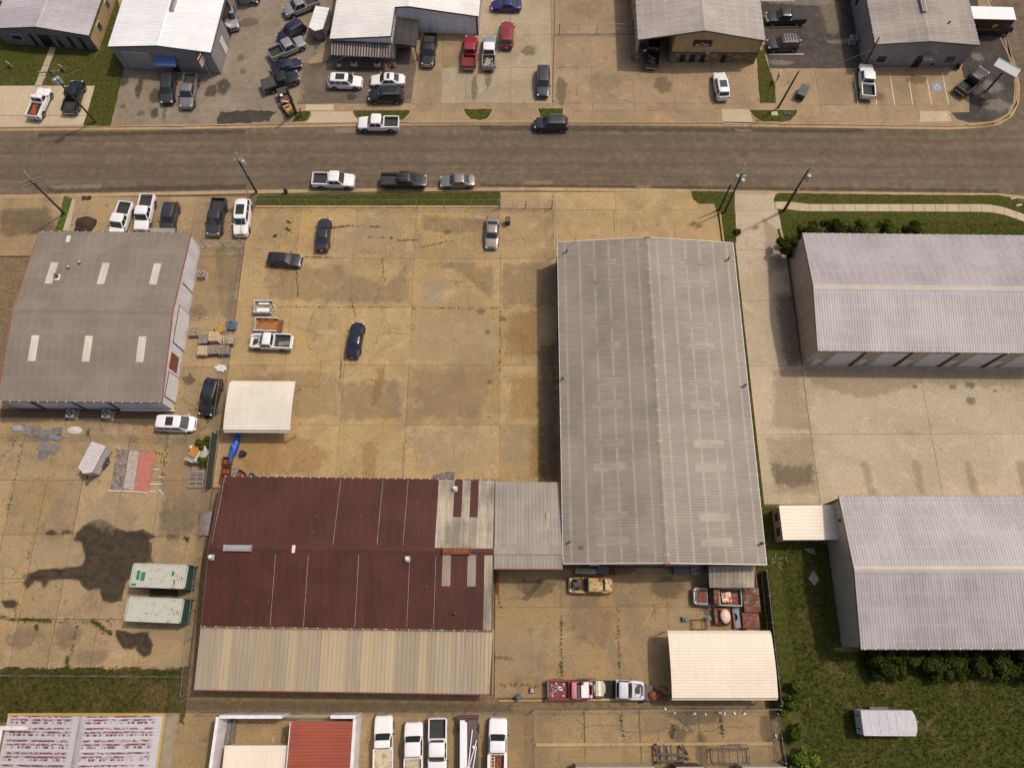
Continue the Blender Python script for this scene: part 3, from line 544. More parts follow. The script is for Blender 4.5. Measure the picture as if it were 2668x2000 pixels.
def rustroof_mat():
    t = NT('peeling_red_roof'); o = t.obj(); X = t.xyz(o)
    p = t.pos(); Y = t.xyz(p)[1]; XX = t.xyz(p)[0]
    f = t.ma('FRACT', t.ma('DIVIDE', Y, 1.12)); nl = t.noise(t.sc(p, (2.6, 5, 1)), 1.0, 4, .75); nd = t.noise(t.sc(p, (3.6, .6, 1)), 1.0, 3, .75); big = t.noise(p, .35, 2)
    ln1 = t.mr(t.ma('ABSOLUTE', t.ma('SUBTRACT', f, .32)), .03, .14, 1, 0); ln2 = t.mr(t.ma('ABSOLUTE', t.ma('SUBTRACT', f, .62)), .03, .14, 1, 0); ds = t.mr(t.ma('ABSOLUTE', t.ma('SUBTRACT', f, .0)), .10, .30, 1, 0)
    bk = t.ma('MAXIMUM', t.ma('MULTIPLY', t.ma('MAXIMUM', ln1, ln2), t.mr(nl, .43, .50)), t.ma('MULTIPLY', ds, t.mr(nd, .47, .54))); bk = t.ma('MULTIPLY', bk, t.mr(big, .24, .34))
    cx = t.ma('ABSOLUTE', t.ma('ADD', XX, 43.6)); bk = t.ma('MULTIPLY', bk, t.mr(cx, .5, .9)); bk = t.ma('MULTIPLY', bk, t.mr(cx, 7.6, 7.0))
    return t.end(t.mix(bk, (.44, .41, .43), (.13, .028, .030)), .6)
r_peel = rustroof_mat()
def wallmat(name, col, var=.1, rough=.6):
    t = NT(name); p = t.pos(); n = t.noise(t.sc(p, (1, 1, .25)), 1.2, 5); n2 = t.noise(p, 8, 3)
    z = t.xyz(p)[2]
    c = t.mul(tuple(col), t.ma('ADD', t.mr(n, .3, .7, 1-var, 1+var), t.mr(n2, .3, .7, -.05, .05)))
    dirt = t.ma('MULTIPLY', t.mr(z, .9, .0, 0, .45), t.mr(t.noise(p, 2.5, 4), .35, .65))
    return t.end(t.mix(dirt, c, (.10, .075, .05)), rough)
w_tan = wallmat('tan_sheet_wall', (.46, .33, .18)); w_store = wallmat('beige_sheet_wall', (.43, .36, .27)); w_grey = wallmat('grey_sheet_wall', (.27, .245, .24))
w_white = wallmat('white_sheet_wall', (.60, .58, .61)); w_office = wallmat('office_grey_wall', (.72, .69, .69)); w_rose = wallmat('faded_rose_wall', (.30, .165, .14))
w_cream = wallmat('cream_wall', (.56, .49, .36)); w_bluegrey = wallmat('blue_grey_wall', (.17, .155, .165)); w_pale = wallmat('pale_tan_wall', (.44, .37, .27)); w_red = wallmat('dark_red_wall', (.085, .028, .022))
w_white2 = wallmat('white_block_wall', (.66, .63, .64))
t_dark = plain((.055, .045, .045), .5); t_teal = plain((.025, .10, .095), .5); t_green = plain((.05, .075, .062), .5); t_white = plain((.62, .57, .54), .5); t_brown = plain((.10, .06, .04), .6); t_orange = plain((.30, .10, .05), .6, var=.3)
t_seam = plain((.40, .34, .32), .6, var=.5); t_red = plain((.20, .035, .035), .6); t_rust = rusty('rust_patch', (.22, .08, .03), amt=.8); t_gutter = rusty('rusty_gutter', (.30, .22, .09), (.19, .085, .02), .5, 1.5); t_ochre = plain((.42, .28, .09), .6)
g_dark = plain((.014, .016, .018), .12, var=.05, spec=.6); g_pane = plain((.05, .06, .065), .1, var=.05, spec=.6)
m_steel = plain((.33, .32, .32), .4, .6); m_galv = plain((.38, .37, .37), .45, .4); m_rubber = plain((.018, .017, .016), .85); m_black = plain((.012, .012, .012), .5); m_chrome = plain((.55, .55, .55), .15, .9, .05)
m_wood = plain((.26, .20, .14), .85, var=.3); m_poletimber = plain((.060, .040, .026), .9, var=.3); m_dirtygrey = plain((.19, .17, .155), .7, var=.25)
m_sky = plain((.52, .50, .43), .5, var=.12); m_door = plain((.60, .58, .58), .5)
def stone_mat():
    t = NT('rubble_stone'); r = t.rnd()
    c = t.mix(t.mr(r, 0, 1, 0, 1, False), (.16, .095, .045), (.33, .24, .12)); c = t.mul(c, t.mr(t.noise(t.pos(), 6, 4), .3, .7, .7, 1.25))
    return t.end(c, .9)
m_stone = stone_mat()

# ================================================================ building helpers
_pm = {}
def panel_mesh(wd, ln, pitch=.305, rh=.034, mat=None):
    key = (round(wd, 3), round(ln, 3), round(pitch, 3), rh, mat.name)
    if key in _pm: return _pm[key]
    n = max(1, round(wd/pitch)); p = wd/n; pr = []
    for i in range(n):
        x = i*p; pr += [(x, 0), (x+p*.78, 0), (x+p*.84, rh), (x+p*.94, rh)]
    pr.append((wd, 0))
    m = MB().grid([[(x, 0, z) for x, z in pr], [(x, ln, z) for x, z in pr]]).mesh('sheet'); m.materials.append(mat)
    _pm[key] = m; return m
def slope(root, o, u, v, total, ln, mat, wd=.915, pitch=.305, rh=.026, name='roof_panel', special=None):
    """sheets side by side: o = eave corner, u along the eave, v up the slope"""
    o, u, v = Vector(o), Vector(u).normalized(), Vector(v).normalized(); n = u.cross(v); out = []
    cnt = max(1, round(total/wd)); wd = total/cnt
    for i in range(cnt):
        for (t0, t1, mm) in (special(i, cnt) if special and special(i, cnt) else [(0, 1, mat)]):
            b = o+u*(i*wd)+v*(t0*ln); M = Matrix.Identity(4)
            for r_ in range(3): M[r_][0], M[r_][1], M[r_][2], M[r_][3] = u[r_], v[r_], n[r_], b[r_]
            fine = mm is r_sky
            out.append(put(panel_mesh(wd, (t1-t0)*ln, .17 if fine else pitch, .055 if fine else rh, mm), 'skylight_panel' if fine else name, mm, root, M))
    return out
def wall(root, p0, p1, top0, top1, mat, mid=None, z0=-.05, pitch=.3, rh=.028, name='wall'):
    p0, p1 = Vector(p0), Vector(p1); d = p1-p0; L = d.length; d = d/L; nrm = Vector((d.y, -d.x)); s = [0.0]
    n = max(1, round(L/pitch)); p = L/n; prof = []
    for i in range(n): prof += [(i*p, 0), (i*p+p*.7, 0), (i*p+p*.78, rh), (i*p+p*.92, rh)]
    prof.append((L, 0))
    if mid: prof = sorted(prof+[(mid[0]*L, 0)])
    def tp(q):
        if mid:
            m = mid[0]*L
            return top0+(mid[1]-top0)*q/m if q <= m else mid[1]+(top1-mid[1])*(q-m)/(L-m)
        return top0+(top1-top0)*q/L
    rows = [[], []]
    for q, h in prof:
        b = p0+d*q+nrm*h; rows[0].append((b.x, b.y, z0)); rows[1].append((b.x, b.y, tp(q)))
    return MB().grid(rows).build(name, mat, root)
def onwall(root, name, p0, p1, s0, s1, z0, z1, mat, proud=.05, thick=.06):
    p0, p1 = Vector(p0), Vector(p1); d = (p1-p0).normalized(); nrm = Vector((d.y, -d.x))
    a = p0+d*s0+nrm*proud; b = p0+d*s1+nrm*proud; c = (a+b)/2
    return MB().box((c.x, c.y, (z0+z1)/2), ((b-a).length, thick, z1-z0), math.atan2(d.y, d.x)).build(name, mat, root)
def window(root, p0, p1, s0, s1, z0, z1, frame=None, pane=None):
    f = onwall(root, 'window', p0, p1, s0, s1, z0, z1, frame or t_white, .05, .07)
    onwall(f, 'pane', p0, p1, s0+.07, s1-.07, z0+.07, z1-.07, pane or g_pane, .08, .04); return f
def rollup(root, p0, p1, s0, s1, z1, mat=None, ribs=5, frame=None, z0=0.0):
    f = onwall(root, 'roller_door', p0, p1, s0, s1, z0, z1, frame or t_dark, .045, .05); h = (z1-.1-z0)/ribs
    for i in range(ribs): onwall(f, 'door_panel', p0, p1, s0+.1, s1-.1, z0+.02+i*h, z0+i*h+h-.02, mat or m_door, .075, .045)
    return f
class Hall: pass
def hall(name, label, cat, fm, wd, dp, ev, rg, axis, rot, rm, wm, tm, ov=.18, rakemat=None, walls='SENW', gut=True, sheet=.915, special=None, capmat=None, eaves=None):
    h = Hall(); h.root = r_ = thing(name, label, cat, (fm[0], fm[1], 0), rot); a = wd/2; h.a, h.d = a, dp
    i_ = ov; C = {'SW': (-a+i_, i_), 'SE': (a-i_, i_), 'NE': (a-i_, dp-i_), 'NW': (-a+i_, dp-i_)}; h.C = C
    h.S, h.E, h.N, h.W = (C['SW'], C['SE']), (C['SE'], C['NE']), (C['NE'], C['NW']), (C['NW'], C['SW'])
    gm = (.5, rg-.06)
    for k in walls:
        p = getattr(h, k); gable = (k in 'SN') == (axis == 'y')
        wall(r_, p[0], p[1], ev-.05, ev-.05, wm, gm if gable else None)
    sp = special or (lambda *q: None)
    if axis == 'y':
        sl = math.hypot(a, rg-ev)
        slope(r_, (-a, dp, ev), (0, -1, 0), (a, 0, rg-ev), dp, sl, rm, sheet, special=lambda i, n: sp('W', i, n))
        slope(r_, (a, 0, ev), (0, 1, 0), (-a, 0, rg-ev), dp, sl, rm, sheet, special=lambda i, n: sp('E', i, n))
        cap = MB().add([(-.32, -.02, rg+.02-.32*(rg-ev)/a), (0, -.02, rg+.06), (.32, -.02, rg+.02-.32*(rg-ev)/a), (-.32, dp+.02, rg+.02-.32*(rg-ev)/a), (0, dp+.02, rg+.06), (.32, dp+.02, rg+.02-.32*(rg-ev)/a)], [(0, 1, 4, 3), (1, 2, 5, 4)])
        for y in (-.03, dp+.03):
            for s in (-1, 1): MB().bar((s*a, y, ev-.04), (0, y, rg-.0), .07, .2).build('rake_trim', rakemat or tm, r_)
        if gut:
            for s in (-1, 1):
                g = MB().bx(s*a-.07, s*a+.07, 0, dp, ev-.16, ev-.03).build('gutter', tm, r_)
                mb = MB(); 
                for q in np.arange(.6, dp, 1.5): mb.bx(s*a-.09, s*a+.09, q-.03, q+.03, ev-.05, ev+.03)
                mb.build('gutter_straps', t_white, g)
    else:
        b = dp/2; sl = math.hypot(b, rg-ev)
        slope(r_, (-a, 0, ev), (1, 0, 0), (0, b, rg-ev), wd, sl, rm, sheet, special=lambda i, n: sp('S', i, n))
        slope(r_, (a, dp, ev), (-1, 0, 0), (0, -b, rg-ev), wd, sl, rm, sheet, special=lambda i, n: sp('N', i, n))
        e = .36*(rg-ev)/b
        cap = MB().add([(-a, b-.36, rg+.03-e), (-a, b, rg+.07), (-a, b+.36, rg+.03-e), (a, b-.36, rg+.03-e), (a, b, rg+.07), (a, b+.36, rg+.03-e)], [(3, 4, 1, 0), (4, 5, 2, 1)])
        for x in (-a-.03, a+.03):
            for y in (0, dp): MB().bar((x, y, ev-.04), (x, b, rg), .07, .2).build('rake_trim', rakemat or tm, r_)
        if gut:
            for y in (0, dp):
                g = MB().bx(-a, a, y-.07, y+.07, ev-.16, ev-.03).build('gutter', tm, r_)
                mb = MB()
                for q in np.arange(-a+.4, a, 1.1): mb.bx(q-.03, q+.03, y-.09, y+.09, ev-.05, ev+.03)
                mb.build('gutter_straps', t_white, g)
    if capmat is not False: cap.build('ridge_cap', capmat or rm, r_)
    return h
def roof_z(h, axis, ev, rg, x, y): return ev+(rg-ev)*(1-(abs(x)/h.a if axis == 'y' else abs(y-h.d/2)/(h.d/2)))

# ---------------------------------------------------------------- the long grey warehouse
EV, RG = 4.8, 6.0
def mainspec(side, i, n):
    ys = MAINROWS
    k = (n-1-i) if side == 'W' else i          # index counted from the south
    if k in ys: return [(0, .3239, r_main), (.3239, .6478, r_sky), (.6478, 1, r_main)]
py = [1405, 1338, 1225, 1161, 1054, 995, 894, 837, 745, 691]
FM = (16.45, 6.72); MD = 39.0
MAINROWS = set(int((G(1620, y, 5.4)[1]-FM[1])/(MD/round(MD/.915))) for y in py)
hm = hall('metal_warehouse', 'long grey ribbed metal warehouse with twenty roof skylights beside the yard', 'warehouse', FM, 21.85, MD, EV, RG, 'y', R(-.25), r_main, w_rose, t_white, special=mainspec, rakemat=t_white)
for s, y in ((-.90, 37.6), (.92, 36.6), (-.97, 21.0), (.96, 20.2), (-.93, 2.3), (.965, 2.2)):
    x = s*hm.a; z = roof_z(hm, 'y', EV, RG, x, y)
    v = MB().cyl((x, y, z-.1), (x, y, z+.75), .085).cyl((x, y, z+.72), (x, y, z+.86), .16, .12).cyl((x, y, z-.02), (x, y, z+.08), .2, .1).build('vent_pipe', t_brown if s == .965 else m_dirtygrey, hm.root, 40)
MB().cyl((-8.9, 38.7, 5), (-8.75, 38.8, 6.6), .025).build('mast', m_dirtygrey, hm.root)
MB().bx(-9.2, -8.75, 1.5, 1.9, 4.98, 5.1).build('roof_hatch', t_brown, hm.root)
MB().bx(-.35, .35, 38.95, 39.12, 5.8, 6.12).build('ridge_flashing', t_orange, hm.root); MB().bx(-.35, .35, -.12, .06, 5.8, 6.12).build('ridge_flashing', t_orange, hm.root)
rollup(hm.root, *hm.S, 11.2, 15.2, 3.6, w_rose, 6); onwall(hm.root, 'door', *hm.S, 3, 4, 0, 2.1, t_white)
rollup(hm.root, *hm.W, 6, 10, 3.8, m_dirtygrey, 6); rollup(hm.root, *hm.W, 20, 24, 3.8, m_dirtygrey, 6)
# ---------------------------------------------------------------- red-roofed shop with lean-to
RW, RD, REV, RRG = 30.7, 15.95, 4.0, 5.0
def redspec(side, i, n):
    k = i if side == 'S' else n-1-i            # counted from the west
    e = n-1-k
    if side == 'N':
        if e <= 6:
            if e in (4, 2): return [(0, .53, r_red), (.53, 1, r_sky)] if e == 4 else [(0, .53, r_red), (.53, 1, r_sky)]
            return [(0, 1, r_galv)]
    else:
        if e == 0: return [(0, 1, r_galv)]
        if e in (5, 2): return [(0, .55, r_red), (.55, .98, r_sky), (.98, 1, r_red)]
hr = hall('machine_shop', 'dark red roofed metal shop with patched grey sheets and rusty lean-to', 'workshop', (-17.5, .22), RW, RD, REV, RRG, 'x', R(-.8), r_red, w_red, t_brown, special=redspec, gut=False)
mb = MB()
for q in np.arange(-RW/2+.3, RW/2, .96): mb.bx(q-.035, q+.035, RD-.02, RD+.14, REV-.06, REV+.04)
mb.build('gutter_straps', t_white, hr.root); MB().bx(-RW/2, RW/2, RD-.02, RD+.11, REV-.17, REV-.04).build('gutter', w_red, hr.root)
def seam(xf, y0f, y1f):
    y0, y1 = RD*y0f, RD*y1f; x = -RW/2+RW*xf
    z = lambda y: roof_z(hr, 'x', REV, RRG, 0, y)+.045
    MB().bar((x, y0, z(y0)), (x, y1, z(y1)),   .03, .012).build('sealed_seam', t_seam, hr.root)
for xf in (.008, .435, .59, .682): seam(xf, .535, .995)
for xf in (.237, .352, .529, .708, .80): seam(xf, .005, .465)
def rvent(x0, x1, y, m):
    z = RRG+.05; v = MB().bx(x0, x1, y-.32, y+.32, z-.1, z+.28).build('ridge_vent', m, hr.root)
    MB().bx(x0+.12, x1-.12, y-.16, y+.16, z+.26, z+.36).build('vent_throat', m_galv if m is m_galv else t_rust, v)
    for x in (x0, x1): MB().bx(x-.04, x+.04, y-.36, y+.36, z-.1, z+.4).build('vent_end', m, v)
rvent(-13.6, -10.7, RD/2, m_galv); rvent(9.95, 12.9, RD/2, t_rust)
MB().bx(-6.35, -6.0, RD/2-.4, RD/2+.4, RRG+.03, RRG+.1).build('ridge_patch', t_white, hr.root)
for x, y in ((-14.95, 7.0), (6.15, 7.1), (10.9, 14.9)):
    z = roof_z(hr, 'x', REV, RRG, x, y); v = MB().bx(x-.3, x+.3, y-.3, y+.3, z, z+.06).build('vent_flashing', m_galv, hr.root)
    MB().cyl((x, y, z), (x, y, z+.45), .16).ell((x, y, z+.5), (.24, .24, .16)).build('turbine_vent', t_white, v, 40)
MB().cyl((11.4, 1.5, 4.1), (11.45, 1.6, 4.8), .09).build('stack_pipe', t_rust, hr.root)
# lean-to on the south side
LZ0, LZ1, LD = 3.55, 3.0, 6.3
slope(hr.root, (-RW/2-.25, -LD, LZ1), (1, 0, 0), (0, LD, LZ0-LZ1), RW+.5, math.hypot(LD, LZ0-LZ1), r_lean, .86, .43, .05, 'lean_to_panel')
MB().bx(-RW/2-.2, RW/2+.2, -.12, .12, REV-.3, REV-.12).build('valley_gutter', t_gutter, hr.root)
mb = MB()
for q in np.arange(-RW/2+.3, RW/2, 1.2): mb.bx(q-.035, q+.035, -.16, .16, REV-.14, REV-.06)
mb.build('gutter_straps', t_white, hr.root)
MB().bx(-RW/2-.3, RW/2+.3, -LD-.12, -LD+.02, LZ1-.22, LZ1-.02).build('eave_fascia', t_red, hr.root)
wall(hr.root, (-RW/2, -LD+.25), (RW/2, -LD+.25), LZ1-.1, LZ1-.1, w_store); wall(hr.root, (RW/2, -LD+.25), (RW/2, .1), LZ1-.1, LZ0-.1, w_rose); wall(hr.root, (-RW/2, .1), (-RW/2, -LD+.25), LZ0-.1, LZ1-.1, w_rose)
MB().bx(RW/2+.16, RW/2+.28, -LD, 0, LZ1-.05, LZ0+.03).build('rake_trim', w_rose, hr.root)
# ---------------------------------------------------------------- connector between shop and warehouse
cr = thing('connector_shed', 'low grey ribbed metal roof joining the red shop to the long warehouse', 'shed', (1.75, 6.28, 0), R(-.3))
slope(cr, (3.72, 9.5, 3.95), (-1, 0, 0), (0, -7.7, .82), 7.4, math.hypot(7.7, .82), r_conn, .41, .41, .03)
slope(cr, (-3.68, 0, 4.45), (1, 0, 0), (0, 1.8, .32), 7.4, math.hypot(1.8, .32), r_conn, .41, .41, .03)
MB().bx(-3.7, 3.7, 1.45, 2.15, 4.74, 4.83).build('ridge_cap', r_conn, cr)
wall(cr, (-3.6, .15), (3.6, .15), 4.4, 4.4, w_rose); wall(cr, (3.6, 9.35), (-3.6, 9.35), 3.9, 3.9, w_rose)
MB().bx(-3.75, 3.75, -.08, .04, 4.2, 4.46).build('eave_trim', t_orange, cr)
MB().bx(1.95, 2.35, 2.4, 6.0, 4.45, 4.52).build('translucent_sheet', r_sky, cr)
# small lean-to roof at the warehouse's south wall
sc_ = thing('tin_canopy', 'small galvanised lean-to roof over the rusty pickup beside the warehouse', 'canopy', (24.15, 4.4, 0))
slope(sc_, (-2.55, 0, 2.6), (1, 0, 0), (0, 2.25, .35), 5.1, math.hypot(2.25, .35), r_galv, .46, .46, .035)
for x in (-2.45, 2.45):
    for y in (.1, 2.1): MB().bx(x-.05, x+.05, y-.05, y+.05, 0, 2.55).build('post', t_rust, sc_)
MB().bx(2.52, 2.6, 0, 2.25, 2.4, 2.95).build('side_trim', t_red, sc_)
# ---------------------------------------------------------------- storage blocks on the right
def storage(name, label, fm, wd, dp, ev, rg, rot):
    h = hall(name, label, 'storage building', fm, wd, dp, ev, rg, 'x', rot, r_stor, w_store, t_green, sheet=.93, capmat=r_cap); return h
SN = storage('storage_block', 'northern beige storage block with white roller doors facing the pale court', ((36.03+78)/2, 30.9), 42, 15.7, 5.2, 6.25, R(-.7))
for k in range(8):
    x0 = .75+k*5.5
    d = onwall(SN.root, 'door', *SN.S, x0, x0+.95, 0, 2.1, m_door, .05, .06)
    rollup(SN.root, *SN.S, x0+1.7, x0+4.7, 4.4, m_door, 6, t_white)
    onwall(SN.root, 'downspout', *SN.S, x0+5.0, x0+5.22, 0, 5.0, t_dark, .09, .12)
SS = storage('storage_block', 'southern beige storage block with hedge along its back wall', (36.1+21, -1.85), 42, 15.85, 5.0, 6.1, 0)
onwall(SS.root, 'wall_light', *SS.W, 2.2, 2.5, 4.0, 4.3, t_dark, .12, .2)
onwall(SS.root, 'downspout', *SS.W, .05, .2, 0, 4.8, t_green, .08, .1); onwall(SS.root, 'downspout', *SS.N, 41.3, 41.45, 0, 4.8, t_dark, .08, .1)
for k in range(7): rollup(SS.root, *SS.N, 1.5+k*5.6, 4.7+k*5.6, 3.8, m_door, 5, t_white)
# cream annex shed against it
an = thing('portable_shed', 'small cream roofed shed joined to the southern storage block', 'shed', (33.3, 9.5, 0), R(.2))
slope(an, (3.15, 0, 3.05), (0, 1, 0), (-6.3, 0, -.12), 3.85, 6.3, r_cream, .385, .385, .03)
for p, q in (((-3, .1), (3, .1)), ((3, 3.75), (-3, 3.75)), ((-3, 3.75), (-3, .1))): wall(an, p, q, 2.85, 2.85, w_pale, pitch=.6, rh=.015)
for x0 in (.4, 2.35, 4.3): onwall(an, 'window_frame', (-3, .1), (3, .1), x0, x0+1.5, .9, 2.2, w_cream, .05, .05); onwall(an, 'pane', (-3, .1), (3, .1), x0+.1, x0+1.4, 1.0, 2.1, g_pane, .085, .03)
for y0 in (.4, 2.1): onwall(an, 'window_frame', (-3, 3.75), (-3, .1), y0, y0+1.2, .9, 2.2, w_cream, .05, .05); onwall(an, 'pane', (-3, 3.75), (-3, .1), y0+.1, y0+1.1, 1.0, 2.1, g_pane, .085, .03)
# ---------------------------------------------------------------- grey workshop on the left
def leftspec(side, i, n):
    k = i if side == 'S' else n-1-i
    if k in (3, 10, 17): return [(0, .43, r_left), (.43, .71, m_skylight), (.71, 1, r_left)] if side == 'S' else [(0, .41, r_left), (.41, .68, m_skylight), (.68, 1, r_left)]
m_skylight = roofmat('skylight_sheet', (.50, .475, .40), .0, .3, .08, .5)
hl = hall('grey_workshop', 'grey roofed workshop with six pale skylights and white sheet walls', 'workshop', (-50.75, 25.35), 19.3, 22.6, 3.6, 4.7, 'x', R(-.6), r_left, w_white, t_dark, special=leftspec, rakemat=t_orange, capmat=r_left)
rollup(hl.root, *hl.E, 7.6, 12.6, 3.1, m_door, 4); onwall(hl.root, 'rusty_panel', *hl.E, 4.4, 6.4, 1.0, 3.0, t_rust, .06, .06); rollup(hl.root, *hl.E, .8, 4.0, 2.9, m_door, 4)
for s in (3.2, 8.2, 12.4): onwall(hl.root, 'downspout', *hl.S, s, s+.2, 0, 3.4, t_dark, .1, .12)
onwall(hl.root, 'conduit', *hl.E, 15.5, 15.6, .3, 3.3, t_dark, .06, .05); onwall(hl.root, 'base_trim', *hl.S, 12.6, 19.1, 0, .35, t_white, .15, .2)
MB().add([(4.1, 22.55, 3.1), (7.4, 22.55, 3.1), (7.1, 23.7, 2.8), (3.9, 23.7, 2.8), (4.1, 22.55, 3.0), (7.4, 22.55, 3.0), (7.1, 23.7, 2.7), (3.9, 23.7, 2.7)], [(0, 1, 2, 3), (7, 6, 5, 4), (3, 2, 6, 7), (2, 1, 5, 6), (0, 3, 7, 4)]).build('door_hood', r_conn, hl.root)
for x, y in ((-4.4, 17.2), (-3.2, 17.9)):
    z = roof_z(hl, 'x', 3.6, 4.7, x, y); MB().cyl((x, y, z-.1), (x, y, z+.3), .13).ell((x, y, z+.34), (.2, .2, .15)).build('roof_vent', m_galv, hl.root, 40)
z = roof_z(hl, 'x', 3.6, 4.7, -5.5, 15.8); v = MB().bx(-5.85, -5.2, 15.4, 16.2, z, z+.06).build('patch', t_white, hl.root); MB().cyl((-5.55, 15.9, z), (-5.55, 15.9, z+.5), .22).build('roof_fan', t_rust, v, 40)
z = roof_z(hl, 'x', 3.6, 4.7, -5.6, 21.4); MB().bx(-5.9, -5.4, 21.0, 21.9, z+.02, z+.07).build('patch', t_white, hl.root)
# ---------------------------------------------------------------- north side, from the left
fh = (G(228, 88, 3.0)+G(-20, 80, 3.0))/2
hh = hall('metal_office', 'grey fronted metal office with tan side wall at the lawn', 'office building', fh, 14.2, 22, 3.0, 3.9, 'y', R(-5.2), r_house, w_bluegrey, t_green, walls='SNW')
wall(hh.root, *hh.E, 2.95, 2.95, w_tan)
window(hh.root, *hh.S, 1.8, 3.3, 1.0, 2.0, pane=g_dark); onwall(hh.root, 'door', *hh.S, 5.9, 7.6, 0, 2.3, g_dark)
for s in (4.6, 8.3, 10.2, 11.9): window(hh.root, *hh.S, s, s+.5, .2, 2.3, t_dark, g_dark)
for s in (2.4, 6.6): window(hh.root, *hh.E, s, s+1.1, .9, 2.1, t_white, g_pane)
fw = (G(280, 127, 4.3)+G(549, 133, 4.3))/2
hw = hall('white_roof_workshop', 'grey workshop with bright white roof and blue awning', 'workshop', fw, 14.5, 26, 4.3, 5.0, 'y', R(-4.2), r_white, w_grey, t_teal, capmat=r_white)
rollup(hw.root, *hw.S, 1.2, 4.9, 3.4, m_galv, 7, t_white, .3)
onwall(hw.root, 'door', *hw.S, 7.3, 8.3, 0, 2.1, g_dark)
aw = MB().add([(-1.2, .15, 3.0), (1.7, .15, 3.0), (1.7, -.95, 2.45), (-1.2, -.95, 2.45), (1.7, -.95, 2.2), (-1.2, -.95, 2.2), (-1.2, .15, 2.3), (1.7, .15, 2.3)], [(3, 2, 1, 0), (5, 4, 2, 3), (2, 4, 7, 1), (3, 0, 6, 5)]).build('awning', plain((.05, .12, .30), .6), hw.root)
MB().add([(-1.21, -.98, 2.47), (1.71, -.98, 2.47), (1.71, -.98, 2.18), (-1.21, -.98, 2.18)], [(0, 1, 2, 3)]).build('awning_valance', plain((.30, .38, .52), .6), aw)
z = roof_z(hw, 'y', 4.3, 5.0, .7, 8); v = MB().bx(.45, 1.0, 6.2, 9.6, z, z+.45).build('ridge_vent', m_galv, hw.root); MB().bx(.55, .9, 6.3, 9.5, z+.45, z+.52).build('vent_throat', m_dirtygrey, v)
rollup(hw.root, *hw.E, 6.6, 10.2, 3.6, g_dark, 1, t_dark); onwall(hw.root, 'door', *hw.E, 3.4, 4.6, .1, 2.5, m_door)
MB().prism([(7.3, 13), (9.6, 13), (9.6, 26), (7.3, 26)], 0, 3.2).build('side_annex', w_grey, hw.root)
# office with white roof, carport and striped awning
ob = thing('white_roof_office', 'white roofed office with striped awning, black carport and grey gable wall', 'office building', (G(940, 101, 3.8)[0], G(940, 101, 3.8)[1], 0), R(-3.5))
OE, OR, OA, OX = 3.4, 4.7, -4.5, 6.3              # eave, ridge, west edge and ridge position (local)
dz = (OR-OE)/(OX-OA); zx = lambda x: OE+(x-OA)*dz if x <= OX else OR-(x-OX)*dz
WE = 4.35; FY = 5.2; EX = 16.2                     # wing east edge, main front, main east edge
slope(ob, (OA, FY, OE), (0, -1, 0), (WE-OA, 0, zx(WE)-OE), FY, math.hypot(WE-OA, zx(WE)-OE), r_office, .87)
slope(ob, (OA, FY+18, OE), (0, -1, 0), (OX-OA, 0, OR-OE), 18, math.hypot(OX-OA, OR-OE), r_office, .9)
slope(ob, (EX, FY, zx(EX)), (0, 1, 0), (OX-EX, 0, OR-zx(EX)), 18, math.hypot(EX-OX, OR-zx(EX)), r_office, .9)
MB().add([(OX-.3, FY, OR+.0), (OX, FY, OR+.06), (OX+.3, FY, OR), (OX-.3, FY+18, OR), (OX, FY+18, OR+.06), (OX+.3, FY+18, OR)], [(0, 1, 4, 3), (1, 2, 5, 4)]).build('ridge_cap', r_office, ob)
for a, b in (((OA, -.04, OE), (WE, -.04, zx(WE))), ((WE+.04, 0, zx(WE)), (WE+.04, FY, zx(WE))), ((WE, FY-.04, zx(WE)), (OX, FY-.04, OR)), ((OX, FY-.04, OR), (EX, FY-.04, zx(EX))), ((OA-.04, 0, OE), (OA-.04, FY+18, OE))): MB().bar(a, b, .08, .2).build('roof_trim', t_dark, ob)
wall(ob, (OA+.15, .2), (WE-.1, .2), OE-.05, zx(WE)-.05, w_office); wall(ob, (WE-.1, .2), (WE-.1, FY+.1), zx(WE)-.05, zx(WE)-.05, w_white)
wall(ob, (WE-.1, FY+.15), (EX-.15, FY+.15), zx(WE)-.05, zx(EX)-.05, w_office, ((OX-WE)/(EX-WE), OR-.06)); wall(ob, (EX-.15, FY+.15), (EX-.15, FY+18), zx(EX)-.05, zx(EX)-.05, w_white); wall(ob, (OA+.15, FY+18), (OA+.15, .2), OE-.05, OE-.05, w_white)
onwall(ob, 'corner_trim', (WE, FY+.15), (EX-.15, FY+.15), EX-WE-.4, EX-WE-.15, 0, zx(EX)-.1, t_dark, .05, .06)
for s in (4.6, 8.2): rollup(ob, (WE, FY+.15), (EX-.15, FY+.15), s, s+2.9, 3.0, w_office, 4, w_office)
r_aw = roofmat('striped_awning_sheet', (.30, .235, .21), .1, .3, .3, .5); r_aw2 = plain((.028, .026, .026), .7)
for i in range(44):
    x = OA+.2+i*(8.6/44); swp = r_aw if i % 2 == 0 else r_aw2
    MB().add([(x, .15, 3.0), (x+.185, .15, 3.0), (x+.185, -1.75, 2.35), (x, -1.75, 2.35), (x, -1.75, 2.27), (x+.185, -1.75, 2.27)], [(3, 2, 1, 0), (4, 5, 2, 3)]).build('awning_slat', swp, ob)
MB().bx(OA+.2, WE-.1, -.0, .12, 2.9, 3.05).build('awning_rail', t_dark, ob)
for x in (OA+.4, -.4, WE-.3): MB().bx(x-.04, x+.04, -1.7, -1.62, 0, 2.3).build('awning_post', t_dark, ob)
sw_ = ((OA+.15, .2), (WE-.1, .2))
